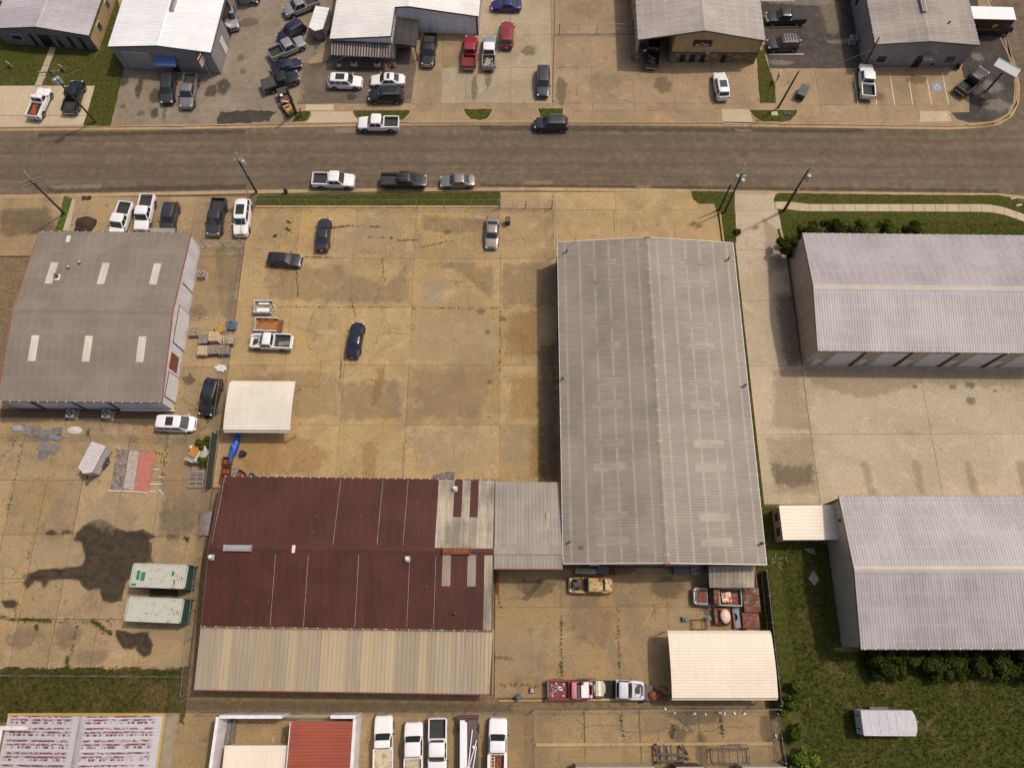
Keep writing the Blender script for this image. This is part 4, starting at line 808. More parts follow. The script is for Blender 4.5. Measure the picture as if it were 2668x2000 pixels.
onwall(ob, 'door', *sw_, 3.9, 4.9, 0, 2.1, g_dark); window(ob, *sw_, 1.3, 2.0, 1.0, 1.9, t_dark, g_dark); window(ob, *sw_, 7.2, 7.9, 1.0, 1.9, t_dark, g_dark)
cp = thing('black_carport', 'black sheet metal carport beside the white roofed office', 'carport', (ob.location.x, ob.location.y, 0), ob.rotation_euler.z)
slope(cp, (7.65, .1, 2.75), (0, 1, 0), (-3.1, 0, .45), 4.6, 3.13, r_dark, .46, .15, .03)
for x, y in ((7.5, .2), (7.5, 4.5), (4.7, .2)): MB().bx(x-.06, x+.06, y-.06, y+.06, 0, 2.75).build('post', t_dark, cp)
MB().bx(7.6, 7.7, .1, 4.7, 2.6, 2.8).build('beam', t_dark, cp); MB().bx(4.55, 7.7, .05, .15, 2.55, 2.75).build('beam', t_dark, cp)
rk = thing('tool_rack', 'black rack with red shelves under the black carport', 'rack', (ob.location.x+5.6, ob.location.y+1.7, 0))
for z in (.3, .8, 1.3): MB().bx(-.6, .6, -.2, .2, z, z+.05).build('shelf', plain((.22, .035, .025), .5), rk)
for x in (-.6, .6): MB().bx(x-.03, x+.03, -.2, .2, 0, 1.5).build('side', t_dark, rk)
# tan gable building with porch
fg = (G(1663, 101, 4.5)+G(1994, 110, 4.5))/2
GW = 17.7; GE, GR_ = 4.5, 6.2
hg = hall('stone_front_building', 'tan gabled building with stone base and open carport corner', 'commercial building', fg, GW, 20, GE, GR_, 'y', R(-.5), r_gable, w_tan, t_green, walls='EN', gut=True)
b0, b1 = (-GW/2+5.3, .5), (GW/2-.18, .5); zz = lambda x: GE-.05+(GR_-GE)*(1-abs(x)/(GW/2))
wall(hg.root, b0, b1, zz(b0[0]), zz(b1[0]), w_tan, ((-b0[0])/(b1[0]-b0[0]), GR_-.06), z0=1.75)
wall(hg.root, (-GW/2+5.3, 7.5), (-GW/2+5.3, .5), zz(b0[0]), zz(b0[0]), w_tan, z0=1.75)
wall(hg.root, (-GW/2+.18, 7.5), (-GW/2+5.3, 7.5), GE-.05, zz(b0[0]), w_tan); wall(hg.root, (-GW/2+.18, 20), (-GW/2+.18, 1.2), GE-.05, GE-.05, w_tan, z0=1.6)
wall(hg.root, (-GW/2+.18, 20), (-GW/2+.19, 7.5), 1.7, 1.7, w_tan)
MB().bar((-GW/2+.1, .3, GE-.3), (-GW/2+5.3, .3, zz(b0[0])-.25), .12, .3).build('porch_beam', w_tan, hg.root)
MB().bx(b0[0], b1[0], .45, .56, 1.66, 1.78).build('stone_ledge', t_dark, hg.root)
def stones(root, p0, p1, z1, name='stone'):
    p0, p1 = Vector(p0), Vector(p1); d = (p1-p0); L = d.length; d /= L; nrm = Vector((d.y, -d.x)); z = 0
    MB().box((((p0+p1)/2)[0], ((p0+p1)/2)[1], z1/2), (L, .24, z1), math.atan2(d.y, d.x)).build('stone_backing', m_dirtygrey, root)
    while z < z1-.1:
        h = min(random.uniform(.26, .42), z1-z); s = 0
        while s < L-.1:
            w_ = min(random.uniform(.4, .95), L-s); c = p0+d*(s+w_/2)+nrm*(.10+random.uniform(0, .05))
            MB().box((c.x, c.y, z+h/2), (w_-.035, .18, h-.035), math.atan2(d.y, d.x)+random.uniform(-.03, .03), .95).build(name, m_stone, root); s += w_
        z += h
stones(hg.root, b0, b1, 1.66); stones(hg.root, (b0[0], 7.4), (b0[0]+.01, .5), 1.66)
stones(hg.root, (-GW/2+.05, .35), (-GW/2+.6, .35), 1.62); stones(hg.root, (-GW/2+.03, 1.2), (-GW/2+.04, .4), 1.62)
MB().bx(-GW/2+.1, -GW/2+.35, .5, .8, 1.5, GE-.1).build('porch_post', w_tan, hg.root)
for s in (1.3, 2.75, 4.2, 7.2): window(hg.root, (b0[0], .32), (b1[0], .32), s, s+.75, .1, 1.6, t_dark, g_dark)
sg = MB().bx(-.9, 1.7, .36, .45, 3.0, 4.05).build('sign_board', plain((.03, .012, .014), .5), hg.root); mb = MB()
for x, z, r in ((-.35, 3.3, .13), (.1, 3.4, .09), (.45, 3.55, .1), (.85, 3.35, .12), (1.2, 3.35, .1)): mb.ell((x, .35, z), (r*1.5, .015, r), 8, 5)
mb.bx(-.6, 1.3, .335, .35, 3.15, 3.2); mb.build('sign_lettering', t_white, sg)
MB().ell((1.5, .3, 1.95), (.25, .18, .12)).build('wall_lamp', t_white, hg.root)
# grey building on the right
fr_ = (G(2280.7, 115, 4.4)+G(2553.5, 119, 4.4))/2
hq = hall('grey_gable_building', 'grey metal building behind the white lined stalls with small entrance canopy', 'commercial building', fr_, 14.5, 24, 4.4, 5.0, 'y', R(-.5), r_grey, w_grey, t_green, capmat=r_grey)
for s in (1.5, 11.3): window(hq.root, *hq.S, s, s+1.2, 1.0, 2.0, t_dark, g_dark)
onwall(hq.root, 'door', *hq.S, 7.0, 8.0, 0, 2.1, g_dark); MB().add([(.3, .15, 2.7), (1.7, .15, 2.7), (1.7, -.8, 2.4), (.3, -.8, 2.4)], [(3, 2, 1, 0)]).build('door_canopy', m_dirtygrey, hq.root)
MB().ell((2.0, .1, 2.9), (.12, .1, .1)).build('wall_lamp', t_white, hq.root)
for s in (11.0, 18.5): window(hq.root, *hq.W, 24-s, 24-s+1.0, 1.2, 2.5, t_white, g_dark)
z = 5.0; v = MB().bx(-.3, .3, 5.0, 9.5, z-.05, z+.4).build('ridge_vent', m_galv, hq.root); MB().bx(-.18, .18, 5.1, 9.4, z+.4, z+.46).build('vent_throat', m_dirtygrey, v)
z = roof_z(hq, 'y', 4.4, 5.0, 3.4, 3.5); MB().cyl((3.4, 3.5, z-.1), (3.4, 3.5, z+.4), .12).build('vent_pipe', t_dark, hq.root)
# ---------------------------------------------------------------- open cream carports
def carport(name, label, x0, x1, y0, y1, zc, rise, mat, wend=False, rz=0.0):
    cx, cy = (x0+x1)/2, (y0+y1)/2; r_ = thing(name, label, 'carport', (cx, cy, 0), rz); a, b = (x1-x0)/2, (y1-y0)/2
    n = max(4, round(2*b/.9)); 
    def zf(y):
        q = abs(y)/b; return zc+rise*(1-q*q*.85)-(.28*max(0, (q-.93)/.07)**2)
    for i in range(n):
        ya, yb = -b+2*b*i/n, -b+2*b*(i+1)/n; rows = []
        prof = []
        for k in range(3):
            p = (yb-ya)/3; y_ = ya+k*p; prof += [(y_, 0), (y_+p*.7, 0), (y_+p*.8, .03), (y_+p*.93, .03)]
        prof.append((yb, 0))
        MB().grid([[(-a, y_, zf(y_)+h) for y_, h in prof][::-1], [(a, y_, zf(y_)+h) for y_, h in prof][::-1]]).build('roof_panel', mat, r_)
    for x in np.linspace(-a+.1, a-.1, max(3, round(2*a/2.6))):
        for s in (-1, 1): MB().bx(x-.04, x+.04, s*(b-.12)-.04, s*(b-.12)+.04, 0, zf(b*.95)).build('post', m_galv, r_)
        MB().path([(x, y_, zf(y_)-.06) for y_ in np.linspace(-b+.12, b-.12, 7)], .035, 5).build('roof_bow', m_galv, r_)
    for s in (-1, 1): MB().bx(-a, a, s*b-.03, s*b+.03, zf(b)-.35, zf(b)+.02).build('side_fascia', mat, r_)
    return r_
carport('cream_carport', 'small cream metal carport against the left fence of the yard', -33.75, -25.9, 21.95, 28.25, 2.75, .35, r_cream2, rz=R(-.4))
carport('cream_carport', 'large cream metal carport at the bottom right of the compound', 16.6, 27.6, -6.85, -.08, 3.1, .4, r_cream)
# ---------------------------------------------------------------- southern neighbours
hb = hall('peeling_roof_building', 'tan building with peeling red and silver roof below the grass verge', 'building', (-43.3, -27.9), 15.9, 19.7, 4.2, 4.9, 'y', 0, r_peel, w_pale, t_ochre, walls='SENW', capmat=r_stor, gut=False)
MB().bx(-7.95, 7.95, 19.66, 19.9, 4.0, 4.3).build('parapet_cap', t_ochre, hb.root); MB().bx(7.85, 8.1, 0, 19.7, 4.0, 4.28).build('parapet_cap', t_ochre, hb.root)
MB().bx(-1.2, 1.6, 19.55, 19.75, 2.6, 2.75).build('wall_bracket', t_brown, hb.root)
n2 = thing('white_fascia_building', 'neighbour building with white fascia at the bottom left corner', 'building', (-58.5, -8.9, 0))
MB().prism([(-10, -20), (7.0, -20), (7.0, -.7), (-10, -.7)], 0, 4.6).build('wall', w_pale, n2); MB().bx(-10, 7.3, -20, -.2, 4.6, 4.75).build('roof', w_white2, n2); MB().bx(-10, 9.9, -.6, -.2, 4.62, 4.9).build('fascia', t_white, n2)
# roofless white-walled compound
cw = thing('walled_court', 'roofless white block compound with bare concrete floor', 'compound', (0, 0, 0))
def blockwall(pts, h, th=.32):
    for a, b in zip(pts, pts[1:]):
        c = (Vector(a)+Vector(b))/2; d = Vector(b)-Vector(a); MB().box((c.x, c.y, h/2), (d.length+th*.0, th, h), math.atan2(d.y, d.x)).build('wall', w_white2, cw)
q0, q1, q2, q3 = W(N_, 185, 322, 3.2), W(N_, 1195, 318, 3.2), W(N_, 120, 691, 3.2), W(N_, 1180, 560, 3.2)
blockwall([(q2.x, -20), (q0.x, q0.y)], 3.2); blockwall([(q0.x+.2, q0.y), (q0.x+6.6, q0.y)], 3.2); blockwall([(q0.x+11.6, q0.y), (q1.x-.2, q0.y)], 3.2); blockwall([(q1.x-.35, q0.y-.2), (q1.x-.35, -20)], 3.0)
MB().bx(q0.x+6.6, q0.x+11.6, q0.y-.06, q0.y+.06, 2.2, 2.35).build('gate_beam', m_galv, cw); MB().bx(q0.x+.2, q1.x-.5, -20, q0.y-.2, -.02, .02).build('floor', m_south, cw)
for k in range(5): MB().bar((q0.x+5.0+k*1.1, -12.2, .03), (q0.x+5.0+k*1.1, -10.6, .03), .06, .02).build('floor_line', m_whiteline, cw)
s1 = thing('cream_roof_shed', 'cream flat roof shed inside the white walled court', 'shed', (0, 0, 0))
p = W(N_, 237, 527, 2.8); pq = W(N_, 695, 530, 2.8)
slope(s1, (p.x, -20, 2.6), (1, 0, 0), (0, p.y+20, .2), pq.x-p.x, p.y+20, r_cream, .9, .3, .03); MB().prism([(p.x+.1, -20), (pq.x-.1, -20), (pq.x-.1, p.y-.1), (p.x+.1, p.y-.1)], 0, 2.55).build('wall', w_cream, s1)
s2 = thing('red_roof_shed', 'terracotta red metal roof shed inside the white walled court', 'shed', (0, 0, 0))
p = W(N_, 712, 356, 3.3); pq = W(N_, 1155, 360, 3.3)
slope(s2, (pq.x, -20, 3.1), (0, 1, 0), (p.x-pq.x, 0, .2), p.y+20, pq.x-p.x, r_terra, .9, .3, .035); MB().prism([(p.x+.1, -20), (pq.x-.1, -20), (pq.x-.1, p.y-.1), (p.x+.1, p.y-.1)], 0, 2.9).build('wall', w_cream, s2)
MB().bx(p.x-.05, p.x+.03, -20, p.y, 3.1, 3.4).build('rake_trim', t_white, s2)
for k, (xa, xb) in enumerate(((1500, 1705), (1762, 1835), (1935, 2050))):
    p = G(xa, 1996, 3.0); pq = G(xb, 1996, 3.0); r_ = thing('tin_shed', ['grey tin shed roof at the bottom edge of the frame yard', 'white roofed hut with brown gable at the bottom edge', 'silver tin shed roof at the bottom right corner of the frame yard'][k], 'shed', (p.x, p.y-4, 0))
    slope(r_, (0, 0, 2.7), (1, 0, 0), (0, 4, .3), pq.x-p.x, 4, r_stor, .5, .25, .03); MB().prism([(.1, 0), (pq.x-p.x-.1, 0), (pq.x-p.x-.1, 3.9), (.1, 3.9)], 0, 2.6).build('wall', t_brown if k == 1 else w_pale, r_)
# ================================================================ vehicles
m_engine = plain((.055, .045, .038), .7, var=.5); m_glass = plain((.020, .026, .028), .06, var=.05, spec=.8); m_under = plain((.010, .010, .010), .9); m_rim = plain((.34, .34, .35), .35, .6); m_rimdark = plain((.05, .05, .05), .4, .3)
m_head = plain((.62, .62, .60), .12, var=.05); m_tail = plain((.30, .015, .012), .2, var=.05); m_plate = plain((.55, .55, .52), .5); m_bed = plain((.030, .028, .027), .8, var=.3); m_trim = plain((.02, .02, .02), .55); m_lamp_am = plain((.5, .18, .02), .3)
WHT = paint((.72, .70, .70)); BLK = paint((.009, .0085, .0095)); DGR = paint((.030, .029, .034), .25); GRY = paint((.13, .125, .125), .5); SIL = paint((.36, .345, .345), .55); NAVY = paint((.016, .017, .040), .2); BLUE = paint((.020, .018, .12), .2)
RED = paint((.24, .012, .022)); RED2 = paint((.20, .014, .022)); CHAR = paint((.042, .040, .043), .3); BEI = paint((.30, .255, .225), .5); PEWT = paint((.25, .225, .22), .5); DBLUE = paint((.010, .011, .030), .15)
KINDS = {   # L, W, H, body-top profile, cabin (base0, top0, top1, base1) as fractions from the front, roof width, wheel r, wheel positions
 'sedan':  (4.8, 1.84, 1.45, [.58, .66, .72, .80, .90, .93, .95, .96, .94, .86, .74], (.27, .41, .69, .86), .75, .33, (.19, .80)),
 'coupe':  (4.8, 1.86, 1.38, [.56, .64, .70, .78, .88, .92, .95, .97, .94, .86, .72], (.30, .43, .67, .86), .74, .34, (.19, .80)),
 'suv':    (4.8, 1.93, 1.76, [.72, .84, .92, 1.0, 1.07, 1.09, 1.10, 1.12, 1.12, 1.08, .92], (.25, .375, .90, .985), .79, .37, (.19, .80)),
 'bigsuv': (5.2, 2.02, 1.92, [.85, .97, 1.04, 1.10, 1.17, 1.19, 1.19, 1.20, 1.20, 1.15, 1.0], (.24, .355, .92, .985), .80, .40, (.18, .80)),
 'vintage': (4.9, 1.88, 1.58, [.62, .78, .88, .94, 1.0, 1.0, 1.0, .98, .92, .80, .66], (.33, .43, .76, .84), .80, .36, (.18, .80)),
 'van':    (5.1, 2.0, 1.74, [.62, .74, .84, .94, 1.02, 1.04, 1.05, 1.06, 1.06, 1.02, .88], (.13, .30, .92, .985), .79, .35, (.18, .79)),
 'crew':   (5.9, 2.02, 1.92, [.86, .98, 1.05, 1.10, 1.16, 1.18, 1.18, 1.18], (.235, .335, .585, .62), .81, .41, (.165, .79)),
 'reg':    (5.6, 2.0, 1.88, [.86, .98, 1.05, 1.10, 1.16, 1.18, 1.18, 1.18], (.27, .37, .485, .52), .81, .40, (.165, .79)),
 'ext':    (5.8, 2.0, 1.88, [.86, .98, 1.05, 1.10, 1.16, 1.18, 1.18, 1.18], (.25, .35, .535, .57), .81, .40, (.165, .79)),
}
SS11 = [0, .02, .06, .15, .28, .42, .6, .82, .93, .985, 1.0]; WF11 = [.70, .86, .94, .985, 1, 1, 1, .995, .96, .88, .78]
_wh = {}
def wheel_meshes(r, wd=.23):
    if (r, wd) not in _wh:
        n = 18; prof = [(-wd/2, .62*r), (-wd/2, .90*r), (-wd*.36, r), (wd*.36, r), (wd/2, .90*r), (wd/2, .62*r)]
        t = MB().grid([[(q*math.cos(2*math.pi*i/n), y, q*math.sin(2*math.pi*i/n)) for i in range(n)] for y, q in prof], True).mesh('tyre', 35); t.materials.append(m_rubber)
        k = MB()
        for s in (-1, 1):
            k.cyl((0, s*wd*.40, 0), (0, s*wd*.44, 0), .64*r, n=16); k.cyl((0, s*wd*.44, 0), (0, s*wd*.5, 0), .16*r, n=8)
            for j in range(5):
                a = 2*math.pi*j/5; k.bar((.1*r*math.cos(a), s*wd*.46, .1*r*math.sin(a)), (.6*r*math.cos(a), s*wd*.46, .6*r*math.sin(a)), .07, .03)
        q = k.mesh('rim'); q.materials.append(m_rim); _wh[(r, wd)] = (t, q)
    return _wh[(r, wd)]
def wheels(root, L, W_, r, fr, wd=.23, skip=()):
    t, q = wheel_meshes(r, wd)
    for i, f in enumerate(fr):
        for s in (-1, 1):
            if (i, s) in skip: continue
            x = L/2-f*L; y = s*(W_/2-wd/2+.012); M = Matrix.Translation((x, y, r))
            wo_ = put(t, 'wheel', m_rubber, root, M); put(q, 'rim', m_rim, wo_)
            mb = MB(); pts = [(x+1.2*r*math.cos(R(a)), r+1.2*r*math.sin(R(a))) for a in range(-8, 190, 18)]
            yy_ = s*(W_/2+.004); mb.add([(px, yy_, pz) for px, pz in pts], [tuple(range(len(pts)))]); mb.build('wheel_arch', m_under, root)
def vehicle(kind, label, f, r, pm, cat=None, z=.75, wheel=None, sun=False, rack=False, cover=None, bed=None, bay=False, hood=None, roofm=None, glass=None, nowheels=False, group=None, long=None, load=None, rim=None, bedm=None, name=None, fixL=None, tail=True):
    L, W_, H, zt, cab, rw, wr, wp = KINDS[kind]; gl = glass or m_glass
    a, b = G(*f, z), G(*r, z); d = a-b; Lm = fixL or min(max(d.length, L*.9), L*1.07); L = Lm; c = (a+b)/2
    nm = name or {'vintage': 'vintage_car', 'sedan': 'sedan_car', 'coupe': 'coupe_car', 'suv': 'suv_car', 'bigsuv': 'large_suv', 'van': 'minivan', 'crew': 'pickup_truck', 'reg': 'pickup_truck', 'ext': 'pickup_truck'}[kind]
    root = thing(nm, label, cat or {'vintage': 'car', 'sedan': 'car', 'coupe': 'car', 'van': 'minivan'}.get(kind, 'suv' if 'suv' in kind else 'pickup'), (c.x, c.y, .01), math.atan2(d.y, d.x), group)
    hw_ = W_/2; X = lambda s: L/2-s*L; pk = kind in ('crew', 'reg', 'ext')
    ss = [q for q in SS11]; wf = [q for q in WF11]
    if pk: e = cab[3]+.008; ss = [0, .02, .06, .15, .25, e*.8, e-.01, e]; wf = [.80, .92, .97, .99, 1, 1, 1, .99]
    rings = []
    for s, k, t in zip(ss, wf, zt):
        w_ = hw_*k; zb = .24 if .03 < s < .97 else .36; cr_ = .035; open_ = bay and .03 < s < cab[0]-.01
        if pk: zb += .12
        half = [(.86*w_, zb), (.985*w_, zb+.12), (w_, (zb+t)/2), (.972*w_, t-.10), (.90*w_, t-.02), (.70*w_, t+cr_*.6), (.66*w_, t-.42 if open_ else t+cr_*.65), (0, t-.42 if open_ else t+cr_)]
        rings.append([(X(s), y, z_) for y, z_ in half]+[(X(s), -y, z_) for y, z_ in half[-2::-1]])
    mb = MB().grid(rings); n = len(rings[0]); k0 = (len(rings)-1)*n
    mb.f += [tuple(range(n)), tuple(range(k0+n-1, k0-1, -1))]
    mb.f = [tuple(reversed(q)) for q in mb.f]
    body = mb.build('body', pm, root, 28)
    if hood: MB().grid([[(X(s), y*hw_, zt[i]+.035+.02) for y in (-.68, 0, .68)] for s, i in ((.05, 2), (.15, 3), (cab[0]-.01, 4))]).build('hood', hood, root)
    if bay:
        en = MB().bx(X(cab[0]-.05), X(.08), -.3, .3, .62, .86).cyl((X(.14), .0, .8), (X(.14), 0, .98), .2, n=12).box((X(.1), .42, .78), (.3, .2, .2)).box((X(.2), -.45, .8), (.22, .26, .16)).build('engine', m_engine, root)
        MB().bx(X(cab[0]-.01), X(.035), -.60*hw_, .60*hw_, .5, .56).build('engine_bay', m_under, root)
    # cabin: superellipse rings
    zb_ = zt[5]-.02; zr = H-.05; nE = 7.0
    cb, lb = (X(cab[0])+X(cab[3]))/2, (X(cab[0])-X(cab[3]))/2; ct, lt = (X(cab[1])+X(cab[2]))/2, (X(cab[1])-X(cab[2]))/2
    wb, wt = hw_*.93, hw_*rw
    def ring(c0, l, w_, z_, m=28):
        out = []
        for i in range(m):
            t_ = 2*math.pi*i/m; cs, sn = math.cos(t_), math.sin(t_)
            out.append((c0+l*math.copysign(abs(cs)**(2/nE), cs), w_*math.copysign(abs(sn)**(2/nE), sn), z_))
        return out
    roof = MB().grid([ring(cb, lb, wb, zb_), ring(ct, lt, wt, zr-.05), ring(ct, lt*.985, wt*.97, zr-.01), ring(ct, lt*.90, wt*.86, zr+.025), ring(ct, lt*.5, wt*.5, zr+.05), ring(ct, lt*.02, wt*.02, zr+.055)], True)
    roof.build('cabin', roofm or pm, root, 35)
    def P_(side, k, t):
        c0, l, w_ = cb+(ct-cb)*t, lb+(lt-lb)*t, wb+(wt-wb)*t; z_ = zb_+(zr-.05-zb_)*t; q = (1-abs(k)**nE)**(1/nE)
        o_ = .014
        if side == 'F': return (c0+l*q+o_, k*w_, z_+o_*.8)
        if side == 'R': return (c0-l*q-o_, k*w_, z_+o_*.8)
        return (c0+k*l, side*(w_*q+o_), z_+o_*.4)
    def patch(nm_, side, k0_, k1_, t0, t1, flip):
        rows = [[P_(side, k0_+(k1_-k0_)*i/6, t0+(t1-t0)*j/2) for i in range(7)] for j in range(3)]
        m_ = MB().grid(rows); 
        if flip: m_.f = [tuple(reversed(q)) for q in m_.f]
        m_.build(nm_, gl, root, 40)
    patch('windshield', 'F', -.86, .86, .04, .97, False); patch('rear_window', 'R', -.80, .80, .22 if 'suv' in kind or kind == 'van' else .1, .92, True)
    spl = {'sedan': [(-.62, -.04), (.02, .80)], 'vintage': [(-.7, -.04), (.02, .8)], 'coupe': [(-.60, .74)], 'suv': [(-.86, -.42), (-.36, .14), (.20, .84)], 'bigsuv': [(-.88, -.46), (-.40, .10), (.16, .84)], 'van': [(-.88, -.42), (-.36, .12), (.18, .80)], 'crew': [(-.78, -.06), (.02, .82)], 'reg': [(-.72, .80)], 'ext': [(-.80, -.35), (-.25, .80)]}[kind]
    for s in (-1, 1):
        for k0_, k1_ in spl: patch('side_window', s, k0_, k1_, .12, .90, s > 0)
        mb = MB().box((X(cab[0])-.12, s*(hw_+.09), zt[4]+.08), (.12, .2, .14), 0, .8); mb.build('mirror', m_trim if pm is not WHT or pk else pm, root)
        y0 = hw_*.66; mb = MB().box((L/2-.16, s*y0, zt[1]-.05), (.30, .36, .15), -s*.45, .8); mb.build('headlight', m_head, root)
        if tail: MB().box((-L/2+.06, s*(hw_*(.93 if pk else .74)), zt[-2]-.08 if not pk else 1.0), (.16 if not pk else .08, .3 if not pk else .12, .16 if not pk else .4), s*(.3 if not pk else 0)).build('taillight', m_tail, root)
    if not bay: MB().box((L/2-.01, 0, zt[0]-.03), (.06, hw_*.9, .22)).build('grille', m_trim if not pk else m_chrome, root)
    MB().box((L/2+.0, 0, .47 if not pk else .6), (.14, hw_*1.55, .16)).build('front_bumper', m_chrome if pk else pm, root); MB().box((-L/2-.0, 0, .5 if not pk else .62), (.14, hw_*1.6, .16)).build('rear_bumper', m_chrome if pk else pm, root)
    MB().box((-L/2-.075, 0, .72 if not pk else .62), (.02, .32, .16)).build('licence_plate', m_plate, root)
    MB().bx(-L/2+.25, L/2-.25, -hw_*.8, hw_*.8, .22, .5).build('underbody', m_under, root)
    if sun: MB().box((ct+lt*.12, 0, zr+.052), (lt*(1.0 if 'suv' in kind else .62), wt*1.35, .012)).build('sunroof', gl, root)
    if rack:
        for s in (-1, 1): MB().bar((ct-lt*.8, s*wt*.88, zr+.09), (ct+lt*.7, s*wt*.88, zr+.09), .05, .05).build('roof_rail', m_steel, root)
        if rack == 2:
            for q in np.linspace(-.7, .6, 5): MB().bar((ct+q*lt, -wt*.88, zr+.11), (ct+q*lt, wt*.88, zr+.11), .06, .03).build('rack_bar', m_steel, root)
    if pk and bed != 'none':
        x1, x0 = X(cab[3]+.012), -L/2+.06; zf, zw = .80, 1.26; bm = pm
        MB().bx(x0, x1, -hw_+.14, hw_-.14, zf-.1, zf).build('bed_floor', bedm or m_bed, root)
        for s in (-1, 1):
            mb = MB(); prof = [(hw_*.90, .36), (hw_*.985, .48), (hw_, .8), (hw_*.99, zw-.08), (hw_*.95, zw), (hw_-.17, zw), (hw_-.15, zf)]
            rows = [[(x, s*y, z_) for y, z_ in prof] for x in (x1, x0)]; mb.grid(rows)
            mb.add([rows[1][i] for i in range(7)], [tuple(range(7))]); mb.add([rows[0][i] for i in range(7)], [tuple(range(7))]); mb.build('bed_side', bm, root, 35)
            MB().bx(x0+.1, x1-.1, s*(hw_-.15)-.01, s*(hw_-.15)+.01, zf, zw-.02).build('bed_liner', bedm or m_bed, root)
        MB().bx(x1-.06, x1, -hw_+.15, hw_-.15, zf-.05, zw-.02).build('bed_front', bm, root)
        tg = MB().bx(x0-.05, x0+.04, -hw_+.12, hw_-.12, .72, zw-.01).build('tailgate', bm, root)
        if cover: MB().bx(x0+.03, x1-.05, -hw_+.12, hw_-.12, zw-.01, zw+.035).build('bed_cover', cover, root); 
        if cover: MB().bx((x0+x1)/2-.02, (x0+x1)/2+.02, -hw_+.12, hw_-.12, zw+.03, zw+.05).build('cover_seam', m_trim, root)
    if not nowheels: wheels(root, L, W_, wr, wp)
    root['_L'] = L
    return root
def inbed(v, name, label, cat, mb, mat):   # something lying in a truck bed: a thing of its own
    o = mb.build(name, mat); o.location = v.location; o.rotation_euler = v.rotation_euler; tag(o, label, cat); return o
v = vehicle('reg', 'white pickup with orange tools in its bed on the pale pad', (119, 233), (87, 307), WHT)
mb = MB()
for k in range(5): mb.box((-1.9+.33*k, .18+.05*(k % 2), .92), (.2, .9-.1*k, .08), .1)
mb.bar((-2.4, -.5, .95), (-.6, .55, 1.0), .1, .08)
inbed(v, 'orange_tools', 'orange tools lying in the bed of the white pickup on the pale pad', 'tools', mb, plain((.42, .075, .02), .6))
vehicle('crew', 'black pickup parked below the leaning pole on the pale pad', (203, 216), (181, 291), BLK)
vehicle('suv', 'charcoal crossover facing the street below the blue awning', (434, 268), (442, 195), CHAR)
vehicle('crew', 'silver grey pickup beside the charcoal crossover at the white roofed workshop', (485, 280), (500, 196), PEWT)
vehicle('suv', 'silver suv half inside the east door of the white roofed workshop', (609, 75), (592, 8), SIL)
vehicle('sedan', 'dark sedan cut by the top edge near the workshop lot', (656, 12), (666, -70), DGR)
vehicle('crew', 'silver crew cab pickup at the top beside the white trailer', (742, 33), (828, 0), SIL)
vehicle('suv', 'dark navy suv below the silver crew cab pickup', (728, 102), (791, 64), NAVY, rack=True)
vehicle('crew', 'silver pickup with black bed nosing towards the white trailer', (792, 107), (704, 147), SIL)
vehicle('sedan', 'navy sedan between the silver pickup and the black covered pickup', (783, 160), (708, 184), DBLUE)
vehicle('crew', 'matte black pickup with folded bed cover beside the worn lot edge', (777, 198), (686, 228), BLK, cover=plain((.045, .043, .045), .7))
vehicle('suv', 'white suv with large black sunroof in front of the striped awning', (943, 214), (855, 212), WHT, sun=True)
vehicle('sedan', 'white sedan with small sunroof beside the black suv', (966, 208), (1054, 207), WHT, sun=True)
vehicle('bigsuv', 'black suv parked just below the white sedan', (961, 250), (1051, 249), BLK, rack=True)
vehicle('crew', 'white pickup parked at the north kerb of the street', (934, 322), (1040, 323), WHT)
vehicle('crew', 'black pickup backed up to the black carport', (1113, 171), (1123, 92), BLK)
vehicle('crew', 'bright red pickup with empty red bed', (1228, 97), (1221, 178), RED, bedm=plain((.16, .012, .016), .5))
v = vehicle('crew', 'white pickup with rubble in its bed beside the red pickup', (1276, 98), (1273, 179), SIL, roofm=WHT)
mb = MB()
for k in range(40): mb.box((random.uniform(-2.6, -1.1), random.uniform(-.6, .6), random.uniform(.85, 1.05)), (random.uniform(.08, .25), random.uniform(.08, .25), .1), random.uniform(0, 3))
inbed(v, 'rubble_load', 'loose rubble piled in the bed of the white pickup', 'rubble', mb, plain((.45, .40, .32), .9, var=.4))['kind'] = 'stuff'
vehicle('suv', 'red suv parked above the red pickup near the gable wall', (1322, 58), (1320, 124), RED2)
vehicle('sedan', 'bright blue sedan at the top edge of the concrete lot', (1280, 12), (1358, 13), BLUE)
vehicle('suv', 'dark grey crossover facing the street beside the lot divider', (1414, 252), (1416, 173), CHAR)
vehicle('suv', 'dark grey suv parked at the north kerb of the street', (1392, 322), (1480, 322), DGR, rack=True)
v = vehicle('crew', 'black pickup under the open carport corner with loaded bed', (1703, 88), (1697, 176), BLK)
d_ = MB().box((.25, 1.42, .98), (.95, .07, 1.0), R(50)).build('open_door', BLK, v)
mb = MB()
for k in range(14): mb.box((random.uniform(-2.5, -1.1), random.uniform(-.55, .55), .9), (random.uniform(.15, .35), random.uniform(.12, .3), .18), random.uniform(0, 3))
inbed(v, 'bed_clutter', 'dark tool clutter in the bed of the pickup under the carport', 'tools', mb, m_dirtygrey)['kind'] = 'stuff'
vehicle('suv', 'white suv with sunroof in front of the stone base building', (1873, 190), (1885, 258), WHT, sun=True)
vehicle('crew', 'white pickup in the leftmost marked stall of the grey building', (2256, 168), (2262, 254), WHT, z=.9)
vehicle('crew', 'black pickup with black bed cover on the sealed lot', (1996, 47), (2097, 45), BLK, cover=m_bed)
vehicle('suv', 'dark grey off-road suv with roof rack on the sealed lot', (2000, 116), (2082, 113), CHAR, rack=2)
vehicle('crew', 'black pickup parked askew on the corner lot', (2564, 184), (2502, 240), BLK)
vehicle('crew', 'white pickup parked at the south kerb of the street', (924, 472), (815, 469), WHT)
